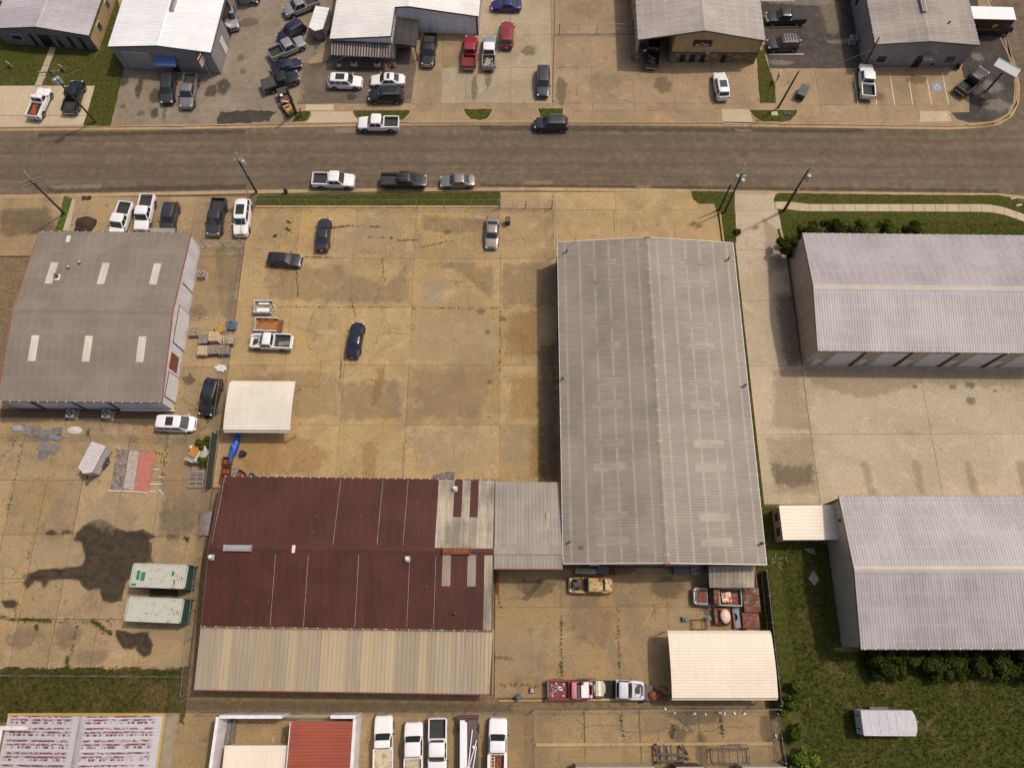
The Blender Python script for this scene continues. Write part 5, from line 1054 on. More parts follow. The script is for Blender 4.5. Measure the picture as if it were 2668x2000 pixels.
vehicle('crew', 'long black pickup parked at the south kerb of the street', (1110, 472), (993, 471), BLK, fixL=6.1)
vehicle('sedan', 'grey sedan parked at the south kerb of the street', (1147, 472), (1237, 470), PEWT)
vehicle('crew', 'white pickup with nose under the grey workshop eave', (302, 614), (330, 535), WHT)
vehicle('crew', 'second white pickup beside the workshop door hood', (368, 597), (387, 513), WHT)
vehicle('suv', 'charcoal suv facing the grey workshop in the left front lot', (433, 602), (450, 530), CHAR)
vehicle('crew', 'slate grey pickup with yellow pallet in its bed', (556, 612), (573, 520), CHAR)
vehicle('bigsuv', 'white suv with black sunroof beside the corner pole', (627, 613), (637, 522), WHT, sun=True)
vehicle('bigsuv', 'black suv with its front wheel turned beside the left fence', (537, 1076), (560, 992), BLK, sun=True)
vehicle('van', 'white minivan below the grey workshop', (508, 1104), (407, 1101), WHT, sun=True)
vehicle('sedan', 'dark grey sedan with sunroof in the yellow stalls', (846, 569), (838, 652), DGR, sun=True)
vehicle('coupe', 'black convertible with folded top line at the left of the yard', (785, 679), (697, 672), BLK, roofm=plain((.016, .012, .013), .8))
vehicle('sedan', 'silver beige sedan beside the yard gate', (1280, 645), (1284, 567), BEI)
vehicle('sedan', 'dark blue sedan in the middle of the open yard', (934, 840), (917, 930), DBLUE)
v = vehicle('ext', 'white pickup without hood, engine bay open, at the left of the yard', (656, 888), (758, 892), WHT, bay=True)
inbed(v, 'tailgate_panel', 'loose grey panel lying in the bed of the hoodless white pickup', 'panel', MB().bar((-1.0, .3, .86), (-2.6, .1, .92), .55, .05), m_dirtygrey)
m_chevy = rusty('yellow_paint_rusting', (.42, .30, .12), (.20, .075, .02), .47, 1.6)
v = vehicle('vintage', 'rusting yellow vintage sedan with open engine bay below the warehouse', (1484, 1523), (1594, 1524), m_chevy, bay=True, fixL=4.8)
m_oldred = rusty('red_brown_rust', (.16, .075, .060), (.17, .055, .028), .6, 1.8); m_oldblue = rusty('pale_blue_rust', (.22, .27, .27), (.16, .06, .03), .38, 1.4)
v = vehicle('reg', 'rusty red and pale blue vintage pickup beside the tin canopy', (1807, 1552), (1930, 1556), m_oldblue, hood=m_oldred, roofm=m_oldred, bedm=m_oldred, fixL=5.2)
inbed(v, 'orange_white_box', 'orange and white striped crate on the rusty pickup bed', 'crate', MB().box((-.85, .05, 1.15), (1.05, 1.05, .6), .12), rusty('orange_white_flake', (.62, .52, .44), (.45, .11, .05), .5, 2.5))
v = vehicle('reg', 'red pickup with pink cab, parts in its bed, at the bottom row', (1538, 1796), (1433, 1795), RED, bay=True, roofm=plain((.45, .14, .17), .6), bedm=plain((.17, .014, .02), .6), fixL=4.7)
MB().grid([[(x, y, 1.2+.02*(1-abs(y))) for y in (-.75, 0, .75)] for x in (1.15, 1.95)]).build('white_hood', WHT, v)
mb = MB()
for k in range(9): mb.bar((random.uniform(-2.2, -.6), random.uniform(-.6, .6), .88), (random.uniform(-2.2, -.6), random.uniform(-.6, .6), .95), .07, .06)
for x, y in ((-.7, .55), (-.75, -.6), (-1.9, -.6), (-1.5, .6)): mb.cyl((x, y, .84), (x, y, .98), .13, n=10)
inbed(v, 'loose_car_parts', 'scattered metal car parts in the red pickup bed', 'car parts', mb, m_steel)['kind'] = 'stuff'
v = vehicle('ext', 'stripped white truck cab with open engine bay in the bottom row', (1650, 1797), (1578, 1793), rusty('white_paint_chipped', (.50, .48, .52), (.20, .07, .03), .30, 2.5), bay=True, bed='none', nowheels=True, tail=False, fixL=5.2)
vehicle('reg', 'white flatbed truck, leftmost of the row of white trucks', (1000, 1866), (998, 2030), WHT, bed='none', z=.9, fixL=6.2)
v = bpy.data.objects[[o.name for o in COL.objects if o.get('label', '').startswith('white flatbed')][0]]
MB().bx(-3.1, -.05, -.95, .95, 1.0, 1.08).build('flatbed', rusty('cream_bed_rust', (.50, .42, .30), (.30, .14, .03), .42, 1.2), v)
for s in (-1, 1): MB().bx(-3.1, -.05, s*.98-.06, s*.98+.06, .7, 1.22).build('side_box', WHT, v)
vehicle('crew', 'white pickup second in the row of white trucks', (1078, 1880), (1077, 2030), WHT, z=.9, bedm=plain((.40, .33, .24), .8, var=.4))
vehicle('crew', 'white pickup backed in with black empty bed in the truck row', (1139, 2018), (1141, 1869), WHT, z=.9)
v = vehicle('ext', 'white utility pickup with ladder, rightmost of the truck row', (1298, 1874), (1295, 2030), WHT, z=.9, bed='none', fixL=6.0)
for s in (-1, 1): MB().bx(-2.95, -.45, s*.86-.16, s*.86+.16, .7, 1.4).build('tool_box', WHT, v)
MB().bx(-2.95, -.45, -.7, .7, .78, .86).build('bed_floor', m_oldred, v)
lad = MB()
for s in (-.17, .17): lad.bx(-2.9, -.5, .45+s-.03, .45+s+.03, 1.42, 1.5)
for k in range(8): lad.bx(-2.8+.3*k, -2.74+.3*k, .3, .6, 1.43, 1.48)
inbed(v, 'ladder', 'pale ladder on the utility pickup in the truck row', 'ladder', lad, plain((.55, .45, .28), .6))

# ---------------------------------------------------------------- trailers, containers, machines
def local(name, label, cat, f, r, z=0.0):
    a, b = G(*f, z), G(*r, z); d = a-b; c = (a+b)/2; return thing(name, label, cat, (c.x, c.y, .01), math.atan2(d.y, d.x)), d.length
# brown delivery step van
t, L = local('delivery_van', 'dark brown box delivery van with white roof on the corner lot', 'delivery van', (2622, 60), (2538, 58), 1.5)
m_bro = plain((.040, .022, .012), .45); hw_ = 1.1
MB().add([(-3.6, -hw_, .6), (2.4, -hw_, .6), (2.4, hw_, .6), (-3.6, hw_, .6), (-3.6, -hw_, 3.1), (2.4, -hw_, 3.1), (2.4, hw_, 3.1), (-3.6, hw_, 3.1)], [(0, 1, 5, 4), (1, 2, 6, 5), (2, 3, 7, 6), (3, 0, 4, 7), (3, 2, 1, 0)]).build('body', m_bro, t)
MB().bx(-3.65, 2.45, -hw_-.04, hw_+.04, 3.1, 3.2).build('roof', WHT, t)
MB().add([(2.4, -1, .6), (3.5, -.9, .6), (3.5, .9, .6), (2.4, 1, .6), (2.4, -1, 1.7), (3.4, -.85, 1.35), (3.4, .85, 1.35), (2.4, 1, 1.7)], [(0, 1, 5, 4), (1, 2, 6, 5), (2, 3, 7, 6), (4, 5, 6, 7)]).build('nose', m_bro, t)
MB().add([(2.43, -.95, 1.72), (2.43, .95, 1.72), (2.43, .95, 2.7), (2.43, -.95, 2.7)], [(0, 1, 2, 3)]).build('windshield', m_glass, t)
for s in (-1, 1): MB().bx(1.3, 2.2, s*(hw_+.01)-.01, s*(hw_+.01)+.01, 1.6, 2.5).build('door_window', m_glass, t); MB().bx(2.5, 2.62, s*1.25-.1, s*1.25+.1, 1.7, 2.1).build('mirror', m_trim, t); MB().bx(3.44, 3.54, s*.65-.14, s*.65+.14, .9, 1.1).build('headlight', m_head, t); MB().bx(-3.5, 1.2, s*(hw_+.012)-.008, s*(hw_+.012)+.008, 1.22, 1.32).build('gold_stripe', plain((.28, .18, .05), .5), t)
mb = MB(); pts = [(.0, 2.25), (.38, 2.3), (.76, 2.25), (.76, 1.95), (.62, 1.7), (.38, 1.55), (.14, 1.7), (0, 1.95)]
mb.add([(x-.2, -hw_-.02, z_) for x, z_ in pts], [tuple(range(8))]); mb.build('shield_emblem', plain((.50, .28, .04), .5), t)
wheels(t, 7.0, 2.2, .44, (.15, .80), .28)
# enclosed trailers
def boxtrailer(name, label, f, r, wd, ht, roofm, sidem, vnose=.5, z=1.9, domed=False, spare=False, L=None):
    t, L0 = local(name, label, 'trailer', f, r, z); L = L or L0; a = L/2; b = wd/2
    pl = [(-a, -b), (a-vnose, -b), (a, 0), (a-vnose, b), (-a, b)] if not domed else [(-a, -b), (a-.3, -b), (a-.08, -b*.6), (a, 0), (a-.08, b*.6), (a-.3, b), (-a, b)]
    mb = MB(); n = len(pl); mb.add([(x, y, .5) for x, y in pl]+[(x, y, ht) for x, y in pl], [(i, (i+1) % n, n+(i+1) % n, n+i) for i in range(n)]); mb.build('side_wall', sidem, t)
    rows = MB().prism([(x*1.004, y*1.01) for x, y in pl], ht, ht+.06).build('roof', roofm, t)
    for k in range(1, 5): MB().bx(-a+L*.8*k/5-.03, -a+L*.8*k/5+.03, -b, b, ht+.055, ht+.085).build('roof_bow', roofm, rows)
    for s in (-1, 1): MB().bx(-a, a-vnose, s*b-.03, s*b+.03, ht-.04, ht+.09).build('roof_rail', m_galv, t); MB().bx(-a*.45, a*.25, s*(b+.12)-.12, s*(b+.12)+.12, .55, .85).build('fender', t_dark, t)
    for s in (-1, 1): MB().bx(-a-.04, -a, s*b/2-b*.46, s*b/2+b*.46, .6, ht-.1).build('rear_door', sidem, t); MB().bx(-a-.08, -a-.04, s*b*.55-.05, s*b*.55+.05, .8, ht-.3).build('door_bar', t_dark, t)
    MB().bar((a-.1, -.45, .5), (a+1.0, 0, .5), .08, .1).bar((a-.1, .45, .5), (a+1.0, 0, .5), .08, .1).build('drawbar', t_dark, t); MB().cyl((a+.85, 0, .02), (a+.85, 0, .75), .05).build('jack', m_steel, t)
    tm_, rm_ = wheel_meshes(.34)
    for x in ((-.75, .05) if L > 4.5 else (-.2,)):
        for s in (-1, 1): wo_ = put(tm_, 'wheel', m_rubber, t, Matrix.Translation((x, s*(b+.1), .34))); put(rm_, 'rim', m_rim, wo_)
    if spare: sp = put(tm_, 'spare_wheel', m_rubber, t, Matrix.Translation((a*.1, -b-.16, 1.1))); put(rm_, 'rim', m_rim, sp)
    return t
m_silver = plain((.60, .57, .57), .35, .3)
boxtrailer('cargo_trailer', 'white enclosed cargo trailer with pointed nose beside the white roofed office', (822, 86), (842, 24), 2.1, 2.2, plain((.68, .66, .66), .5), plain((.22, .20, .20), .35, .4), .55)
boxtrailer('cargo_trailer', 'grey roofed cargo trailer standing alone in the grass field', (2388, 1883), (2246, 1882), 2.35, 2.1, plain((.41, .40, .44), .5), plain((.55, .54, .56), .5), .3, domed=True, z=2.1)
boxtrailer('cargo_trailer', 'crumpled silver tarped trailer with spare wheel in the container yard', (224, 1222), (252, 1168), 1.9, 1.9, plain((.60, .54, .52), .3, .2, .2), plain((.44, .42, .42), .5), .5, spare=True, L=3.7)
m_cont = rusty('container_white_rust', (.42, .42, .36), (.22, .105, .045), .38, 2.2); m_contg = rusty('container_green', (.045, .115, .095), (.14, .07, .035), .30, 1.5); m_green = plain((.02, .16, .10), .6)
def container(label, f, r, green, L=6.06):
    t, _ = local('shipping_container', label, 'container', f, r, 2.55); t['group'] = 'containers in the left yard'; a, b, h = L/2, 1.22, 2.55
    n = 26; rows = [[], []]
    for i in range(n):
        x0 = -a+.1+(L-.2)*i/n; p = (L-.2)/n
        for q, z_ in ((0, 0), (p*.35, 0), (p*.5, -.03), (p*.85, -.03)): rows[0].append((x0+q, -b+.06, h-.05+z_)); rows[1].append((x0+q, b-.06, h-.05+z_))
    MB().grid(rows).build('roof', m_cont, t)
    for s in (-1, 1):
        rw = [[], []]
        for i in range(40):
            x0 = -a+.1+(L-.2)*i/40; p = (L-.2)/40
            for q, o_ in ((0, 0), (p*.3, 0), (p*.5, .04), (p*.8, .04)): rw[0].append((x0+q, s*(b-o_), .15)); rw[1].append((x0+q, s*(b-o_), h-.1))
        MB().grid(rw).build('side_wall', m_contg, t)
        MB().bx(-a, a, s*b-.06, s*b+.06, h-.12, h).build('top_rail', m_cont, t); MB().bx(-a, a, s*b-.06, s*b+.06, .05, .2).build('bottom_rail', m_contg, t)
        for e in (-1, 1): MB().bx(e*a-.08, e*a+.08, s*b-.08, s*b+.08, 0, h+.02).build('corner_post', m_contg, t)
    rw = [[], []]
    for i in range(14):
        y0 = -b+.1+(2*b-.2)*i/14; p = (2*b-.2)/14
        for q, o_ in ((0, 0), (p*.3, 0), (p*.5, .05), (p*.8, .05)): rw[0].append((a-o_, y0+q, .15)); rw[1].append((a-o_, y0+q, h-.08))
    MB().grid(rw).build('end_wall', m_contg, t)
    for s in (-1, 1): MB().bx(-a-.03, -a+.03, s*b/2-.58, s*b/2+.58, .15, h-.12).build('door', m_cont, t)
    for e in (-1, 1): MB().bx(e*a-.06, e*a+.06, -b, b, h-.11, h+.005).build('header', m_cont, t)
    for x, y, w_, d in green: MB().bx(x-w_/2, x+w_/2, y-d/2, y+d/2, h-.04, h-.02).build('green_patch', m_green, t)
    return t
container('white topped green shipping container with green roof patches, northern of two', (483, 1502), (345, 1497), ((-2.3, 0, .35, 1.0), (-1.75, -.1, .45, .9), (1.5, .3, .25, .5), (1.8, -.6, .15, .5), (-2.6, -1.0, .5, .25)))
container('rust streaked green shipping container, southern of two', (472, 1591), (332, 1585), ())
# rusty loose pickup beds and scrap
def bedtub(label, f, r, L, wd, outm, inm, gate=None, name='pickup_bed'):
    t, _ = local(name, label, 'truck bed', f, r, .5); a, b = L/2, wd/2
    MB().bx(-a, a, -b+.1, b-.1, .25, .32).build('floor', inm, t)
    for s in (-1, 1): MB().bx(-a, a, s*b-.08, s*b+.08, .1, .78).build('side', outm, t); MB().bx(-a, a, s*(b-.1)-.02, s*(b-.1)+.02, .32, .74).build('inner_side', inm, t)
    MB().bx(a-.06, a, -b+.08, b-.08, .2, .76).build('front', outm, t)
    for x in (-.5, .5):
        for s in (-1, 1): MB().bx(x-.35, x+.35, s*(b-.22)-.14, s*(b-.22)+.14, .3, .5).build('wheel_box', inm, t)
    if gate: MB().bx(-a-.62, -a, -b+.1, b-.1, .28, .36).build('tailgate', gate, t)
    return t
m_rustbed = rusty('orange_rust_floor', (.30, .125, .025), (.17, .05, .02), .4, 1.6); m_greywhite = plain((.46, .44, .46), .5, var=.3)
bedtub('detached pickup bed with orange rusted floor above the hoodless white pickup', (666, 845), (722, 847), 2.85, 1.75, m_greywhite, m_rustbed, m_oldred)
t = bedtub('small grey bed frame with white panels above the rusted pickup bed', (665, 800), (706, 800), 2.2, 1.6, m_greywhite, plain((.26, .21, .15), .8, var=.4))
MB().bx(-.85, .75, .15, .62, .5, .56).build('white_panel', WHT, t); MB().bx(-.7, .6, -.62, -.35, .45, .52).build('white_panel', WHT, t); MB().path([(-1.1, .4, .5), (-1.55, .35, .45), (-1.5, -.2, .45), (-1.1, -.5, .5)], .04).build('tow_bar', t_white, t)
def cabshell(label, f, r, roofm, bodym, L=1.75, wd=1.7):
    t, _ = local('truck_cab_shell', label, 'truck cab', f, r, 1.0); a, b = L/2, wd/2
    MB().add([(-a, -b, 0), (a, -b, 0), (a, b, 0), (-a, b, 0), (-a, -b, .75), (a, -b, .75), (a, b, .75), (-a, b, .75)], [(0, 1, 5, 4), (1, 2, 6, 5), (2, 3, 7, 6), (3, 0, 4, 7), (4, 5, 6, 7)]).build('body', bodym, t)
    MB().ell((-.18, 0, 1.12), (a*.66, b*.92, .22), 16, 8).build('roof', roofm, t, 60)
    for x in (-.75, .4):
        for s in (-1, 1): MB().bar((x, s*b*.85, .7), (x*.85, s*b*.72, 1.15), .1, .08).build('pillar', bodym, t)
    MB().add([(.52, -b*.75, .78), (.52, b*.75, .78), (.3, b*.66, 1.12), (.3, -b*.66, 1.12)], [(0, 1, 2, 3)]).build('windshield', m_glass, t)
    MB().bx(a-.2, a+.02, -b*.95, b*.95, .2, .72).build('cowl', m_oldblue, t)
    return t
cabshell('old truck cab shell with peeling pink roof below the rusty pickup', (1864, 1605), (1906, 1604), rusty('pink_peeling_roof', (.62, .42, .36), (.17, .03, .02), .34, 1.6), m_oldred)
m_rdark = rusty('dark_brown_rust', (.11, .042, .030), (.14, .05, .028), .55, 1.3)
for k, (lb_, x, y, w_, d, h) in enumerate((('dark rusted sheet metal hood, topmost of the scrap by the green fence', 1956, 1546, 2.0, 1.35, .9), ('dark rusted car body panel, middle of the scrap by the green fence', 1960, 1578, 1.9, 1.35, .8), ('brown rusted truck body, lowest of the scrap by the green fence', 1957, 1616, 1.95, 1.7, .85))):
    p = G(x, y, h); t = thing('wrecked_car_shell', lb_, 'scrap metal', (p.x, p.y, 0)); a, b = w_/2, d/2
    MB().grid([[(-a*q, yy_*b*q, z_) for yy_ in (-1, -.5, 0, .5, 1)][::-1]+[(a*q, yy_*b*q, z_) for yy_ in (-1, -.5, 0, .5, 1)] for q, z_ in ((1, 0), (1, h*.75), (.96, h*.92))], True).build('shell', m_rdark, t)
    MB().grid([[(-a*.95+i*a*1.9/4, -b*.95+j*b*1.9/4, h*.92+.07*math.sin(math.pi*i/4)*math.sin(math.pi*j/4)) for i in range(5)] for j in range(5)]).build('top', m_rdark if k < 2 else m_oldred, t, 60)
    if k == 2: MB().bx(-.5, .1, -b-.25, -b+.05, .3, .5).bx(.1, .8, -b-.2, -b+.05, .25, .42).build('broken_trim', m_wood, t)
p = G(1921, 1606, .4); t = thing('bedside_panel', 'silver grey pickup bedside panel with wheel cut-out leaning by scrap', 'car panel', (p.x, p.y, 0), R(-88))
pts = [(-1.2, 0), (-1.2, .55), (1.15, .55), (1.2, .0), (.45, 0), (.3, .25), (0, .34), (-.3, .25), (-.45, 0)]
MB().add([(x, y-.3, .35+.3*y) for x, y in pts]+[(x, y-.3, .25+.3*y) for x, y in pts], [tuple(range(9)), tuple(range(17, 8, -1))]+[(i, (i+1) % 9, 9+(i+1) % 9, 9+i) for i in range(9)]).build('skin', plain((.33, .34, .40), .35, .3), t); MB().bx(-1.2, 1.2, -.5, -.3, 0, .45).build('inner_brace', t_dark, t)
# nose of a cream truck, standing on end
p = G(1561, 1792, .8); t = thing('truck_front_clip', 'cream and white truck front clip between the red and white trucks', 'truck parts', (p.x, p.y, 0))
for k, (x, c) in enumerate(((-.28, (.42, .40, .24)), (0, (.66, .64, .60)), (.28, (.42, .40, .24)))): MB().bx(x-.14, x+.14, -.75, .75, .1, 1.15+.06*(k == 1)).build('hood_stripe', plain(c, .5), t)
for s in (-1, 1): MB().ell((s*.5, 0, .6), (.22, .68, .5), 12, 8).build('fender', plain((.42, .40, .33), .5), t, 60)
MB().bx(-.45, .45, -.95, -.72, .2, .8).build('grille', m_oldred, t)
p = G(1530, 1766, .9); t = thing('engine_hoist', 'dark steel engine hoist reaching over the red pickup', 'hoist', (p.x, p.y, 0))
MB().bar((-1.2, .0, 2.0), (.75, 0, 2.0), .14, .16).build('boom', t_dark, t); MB().bx(-.75, -.5, -.6, -.35, 0, 2.0).build('mast', t_dark, t); MB().bar((-.62, -.5, 1.8), (-.62, 0, 2.0), .16, .12).build('brace', t_dark, t); MB().bar((.75, 0, 2.0), (.85, -.5, 1.2), .1, .1).build('hook_arm', m_steel, t); MB().bx(-1.1, .5, -.9, -.8, 0, .1).build('foot', t_dark, t)
# flat rusty trailer at the bottom row
p = G(1676, 1804, .4); t = thing('flat_trailer', 'dark flat deck trailer with rusted tank at the bottom row', 'trailer', (p.x, p.y, 0))
MB().bx(-1.1, 1.1, -.75, .75, .45, .55).build('deck', plain((.10, .085, .085), .7, var=.3), t); MB().bx(-.95, -.4, -.55, .25, .55, .62).build('hatch', t_dark, t); MB().ell((1.0, -.2, .65), (.5, .5, .35), 12, 8, .1).build('rusted_tank', t_rust, t)
tm_, rm_ = wheel_meshes(.34)
for s in (-1, 1): wo_ = put(tm_, 'wheel', m_rubber, t, Matrix.Translation((0, s*.8, .34))); put(rm_, 'rim', m_rim, wo_)
sc2 = MB()
for k in range(40): a = Vector((random.uniform(-1.2, 1.2), random.uniform(-.7, .7), random.uniform(.05, .6))); sc2.bar(a, a+Vector((random.uniform(-.5, .5), random.uniform(-.5, .5), random.uniform(-.1, .4))), .09, .06)
o = sc2.build('scrap_heap', m_rdark); q = G(1722, 1806); o.location = (q.x, q.y, 0); tag(o, 'tangled rusty scrap heap beside the large cream carport', 'scrap heap'); o['kind'] = 'stuff'
# boom truck with a load of poles
t, L = local('boom_truck', 'long flatbed truck stacked with white boom and poles in the truck row', 'truck', (1219, 2040), (1219, 1868), .9); L = 6.6
MB().bx(-L/2, L/2, -1.1, 1.1, .7, .85).build('deck', t_dark, t); MB().bx(-L/2, -L/2+.25, -1.15, 1.15, .6, 1.1).build('headboard', w_red, t)
for k, (y, x0, x1, w_, m_) in enumerate(((-.55, -2.9, 3, .5, WHT), (-.2, -2.7, 3, .3, WHT), (.25, -2.9, 3, .42, plain((.10, .055, .055), .6)), (.7, -2.9, 1.0, .45, plain((.09, .06, .06), .6)))): MB().bx(x0, x1, y-w_/2, y+w_/2, .85, 1.25+.12*(k < 1)).build('stacked_beam', m_, t)
for a, b in (((-1.0, .95, 1.5), (1.6, .1, 1.5)), ((-2.0, .5, 1.45), (2.0, .0, 1.4)), ((-.4, .9, 1.35), (1.9, .5, 1.35)), ((1.55, .3, 1.55), (1.5, -.15, 1.5))): MB().cyl(a, b, .06, n=8).build('boom_pole', WHT, t)
MB().ell((-.35, .62, 1.5), (.16, .16, .16)).build('beacon', WHT, t)
wheels(t, L, 2.35, .45, (.15, .8), .3)
# orange-hooded white compressor
p = G(516, 1178, .8); t = thing('towable_compressor', 'white towable compressor with open orange hood beside the left fence', 'compressor', (p.x, p.y, 0), R(-24))
MB().grid([[(q*.9*math.copysign(abs(math.cos(a))**.7, math.cos(a))+.1, q*1.25*math.copysign(abs(math.sin(a))**.6, math.sin(a)), z_) for a in np.linspace(0, 2*math.pi, 24, endpoint=False)] for q, z_ in ((.9, .3), (1, .5), (1, .95), (.9, 1.1), (.55, 1.16), (.02, 1.18))], True).build('shell', plain((.50, .47, .43), .5), t, 40)
MB().bx(-.72, .22, -.75, .65, 1.12, 1.42).build('orange_hood', plain((.42, .17, .025), .5, var=.25), t); MB().bx(-.8, .2, -1.3, -.8, .9, 1.15).build('storage_tray', plain((.22, .24, .22), .6), t); MB().bx(-.85, .25, -1.36, -1.28, .9, 1.3).build('tray_lip', w_cream, t)
MB().path([(-.5, .75, 1.1), (-.45, 1.5, .9), (.25, 1.5, .9), (.25, .75, 1.1)], .05).build('roll_frame', t_white, t); MB().ell((-1.0, .2, .8), (.3, .28, .26)).build('float_tank', WHT, t)
for k in range(2): MB().bx(.95+.16*k, 1.05+.16*k, -.9, .7, .8, .9).build('running_board', w_cream, t)
MB().ell((.62, -.1, 1.12), (.26, .8, .1), 16, 6).build('wheel_cover', plain((.30, .27, .26), .6), t, 60)
for s in (-1, 1): wo_ = put(tm_, 'wheel', m_rubber, t, Matrix.Translation((s*.75, -.2, .34)) @ Matrix.Rotation(R(90), 4, 'Z')); put(rm_, 'rim', m_rim, wo_)
# small yellow loader and loaded scrap trailer by the short pole
p = G(752, 286, .4); t = thing('yellow_loader', 'small yellow ride-on loader at the foot of the short pole', 'loader', (p.x, p.y, 0), R(-60)); m_yel = plain((.42, .24, .05), .55, var=.25)
MB().bx(-.5, .6, -.45, .45, .3, .9).build('body', m_yel, t); MB().bx(.5, 1.25, -.5, .5, .9, 1.3).build('engine_cover', m_yel, t); MB().bx(-.1, .3, -.3, .3, .9, 1.1).build('seat', t_dark, t); MB().bx(-1.5, -1.1, -.8, .8, .15, .6).build('bucket', m_yel, t)
for s in (-1, 1): MB().bar((.2, s*.5, .9), (-1.2, s*.5, .4), .1, .14).build('lift_arm', m_galv, t)
for x in (-.4, .55):
    for s in (-1, 1): wo_ = put(tm_, 'wheel', m_rubber, t, Matrix.Translation((x, s*.58, .34))); put(rm_, 'rim', m_yel, wo_)
t, L = local('scrap_trailer', 'short trailer with rusty red load between the black pickup and yellow loader', 'trailer', (738, 240), (748, 276), .6)
MB().bx(-1.3, 1.4, -.8, .8, .45, .6).build('deck', t_dark, t); MB().bx(.3, 1.4, -.75, .75, .6, 1.35).build('black_box', plain((.05, .04, .045), .6), t); MB().bx(-1.0, .25, -.65, .7, .6, 1.0).build('red_load', m_rdark, t); MB().bx(-.1, .25, .1, .5, 1.35, 1.4).build('white_sheet', WHT, t); MB().bar((-1.1, -.4, 1.05), (-.6, .5, 1.05), .15, .06).build('bright_bar', t_white, t)
for s in (-1, 1): wo_ = put(tm_, 'wheel', m_rubber, t, Matrix.Translation((0, s*.85, .34))); put(rm_, 'rim', m_rim, wo_)
# ================================================================ fences
m_wire = plain((.22, .21, .20), .5, .5); m_screen = plain((.035, .055, .040), .8, var=.3)
def fence(label, pts, h=1.9, step=3.0, screen=(), pitch=.14, group=None, rail=True, lean=0.0):
    pts = [Vector(p) for p in pts]; r_ = thing('chain_link_fence', label, 'fence', (pts[0].x, pts[0].y, 0), 0, group); o = pts[0]; wires = MB()
    for si, (a, b) in enumerate(zip(pts, pts[1:])):
        a, b = a-o, b-o; L = (b-a).length; d = (b-a)/L; n = max(1, round(L/step))
        for i in range(n+1):
            if i == 0 and si: continue
            p = a+d*(L*i/n); MB().cyl((p.x, p.y, -.05), (p.x, p.y, h+.05), .038, n=8).build('post', m_galv, r_)
        if rail: MB().cyl((a.x, a.y, h), (b.x, b.y, h), .02, n=6).build('top_rail', m_wire, r_)
        MB().cyl((a.x, a.y, .06), (b.x, b.y, .06), .008, n=4).build('tension_wire', m_wire, r_)
        nrm = Vector((-d.y, d.x))*.004; k = -h
        while k < L:
            for sgn in (1, -1):
                s0, s1 = max(k, 0), min(k+h, L)
                if s1 > s0:
                    z0, z1 = (s0-k, s1-k) if sgn > 0 else (h-(s0-k), h-(s1-k)); p, q = a+d*s0, a+d*s1; w_ = .0045
                    wires.add([(p.x, p.y, z0-w_), (q.x, q.y, z1-w_), (q.x, q.y, z1+w_), (p.x, p.y, z0+w_)], [(0, 1, 2, 3)])
            k += pitch
        if si in screen:
            c = (a+b)/2; MB().box((c.x+nrm.x*8, c.y+nrm.y*8, h*.5), (L, .01, h*.9), math.atan2(d.y, d.x)).build('privacy_screen', m_screen, r_)
    o_ = wires.build('wire_mesh', m_wire, r_); o_['kind'] = 'stuff'; return r_
fence('long chain link fence along the left side of the yard', [(-35.3, 55.3), (-35.4, 33.9), (-35.5, 22.2), (-35.4, 15.8), (-35.3, 5), (-35.0, -6.6)], 1.9, 3.0, (2,))
fence('chain link fence along the street side of the yard', [(-34.5, 53.78), (-1.75, 53.7)], 2.0, 3.6)
fence('short chain link fence beside the warehouse front lot', [(5.5, 55.0), (5.45, 46.2)], 2.0, 3.0)
fence('chain link fence with green screen on the right boundary', [(28.3, 6.3), (28.35, -7.5)], 1.9, 3.0, (0,))
fence('chain link fence between the grey workshop and the container yard', [(-78, 22.0), (-48, 21.9), (-36.2, 21.5)], 1.6, 3.0)
fence('sagging chain link fence behind the lean-to and truck yard', [(-33, -8.25), (-20, -8.15), (-8, -8.2), (2.3, -8.1), (14, -8.0), (28.3, -7.9)], 1.7, 3.0)
fence('chain link fence dividing the truck yard from the frame yard', [(2.25, -8.2), (2.3, -22)], 1.8, 3.0)
fence('chain link fence at the right end of the frame yard', [(27.9, -8.3), (28.2, -13.0)], 1.8, 2.4)
fence('low chain link fence along the grass verge of the container yard', [(-80, -4.75), (-58, -4.6), (-35.4, -4.75)], 1.2, 3.2)
def gate(label, a, b, h=1.8, leaves=2, name='pipe_gate'):
    a, b = Vector(a), Vector(b); t = thing(name, label, 'gate', (a.x, a.y, 0)); d = b-a
    for i in range(leaves):
        p, q = d*(i/leaves+.006), d*((i+1)/leaves-.006); lf = MB().cyl((p.x, p.y, .1), (p.x, p.y, h), .035).cyl((q.x, q.y, .1), (q.x, q.y, h), .035).build('gate_stile', m_galv, t)
        for z in (.12, h*.5, h): MB().cyl((p.x, p.y, z), (q.x, q.y, z), .03, n=6).build('gate_rail', m_galv, t)
        m_ = (p+q)/2; MB().cyl((m_.x, m_.y, .1), (m_.x, m_.y, h), .025).build('gate_bar', m_galv, t)
    for p in (Vector((0, 0)), d): MB().cyl((p.x, p.y, 0), (p.x, p.y, h+.3), .06).build('gate_post', m_galv, t)
    return t
gate('double pipe gate closing the yard frontage', (-1.65, 53.7), (5.35, 53.65)); gate('pipe gate between the grey workshop and the yard fence', W(E_, 1780, 812), W(E_, 2110, 812), 1.7)
gate('pipe gate closing the lot left of the tan gabled building', W(C_, 850, 298), W(C_, 1500, 290), 1.8)
o = MB().prism(poly([(1448, -40), (1453, -40), (1444, 266), (1440, 266)]), 0, .16).build('lot_divider', plain((.28, .20, .11), .9)); tag(o, 'low timber divider between the pale lot and the tan lot', 'divider')
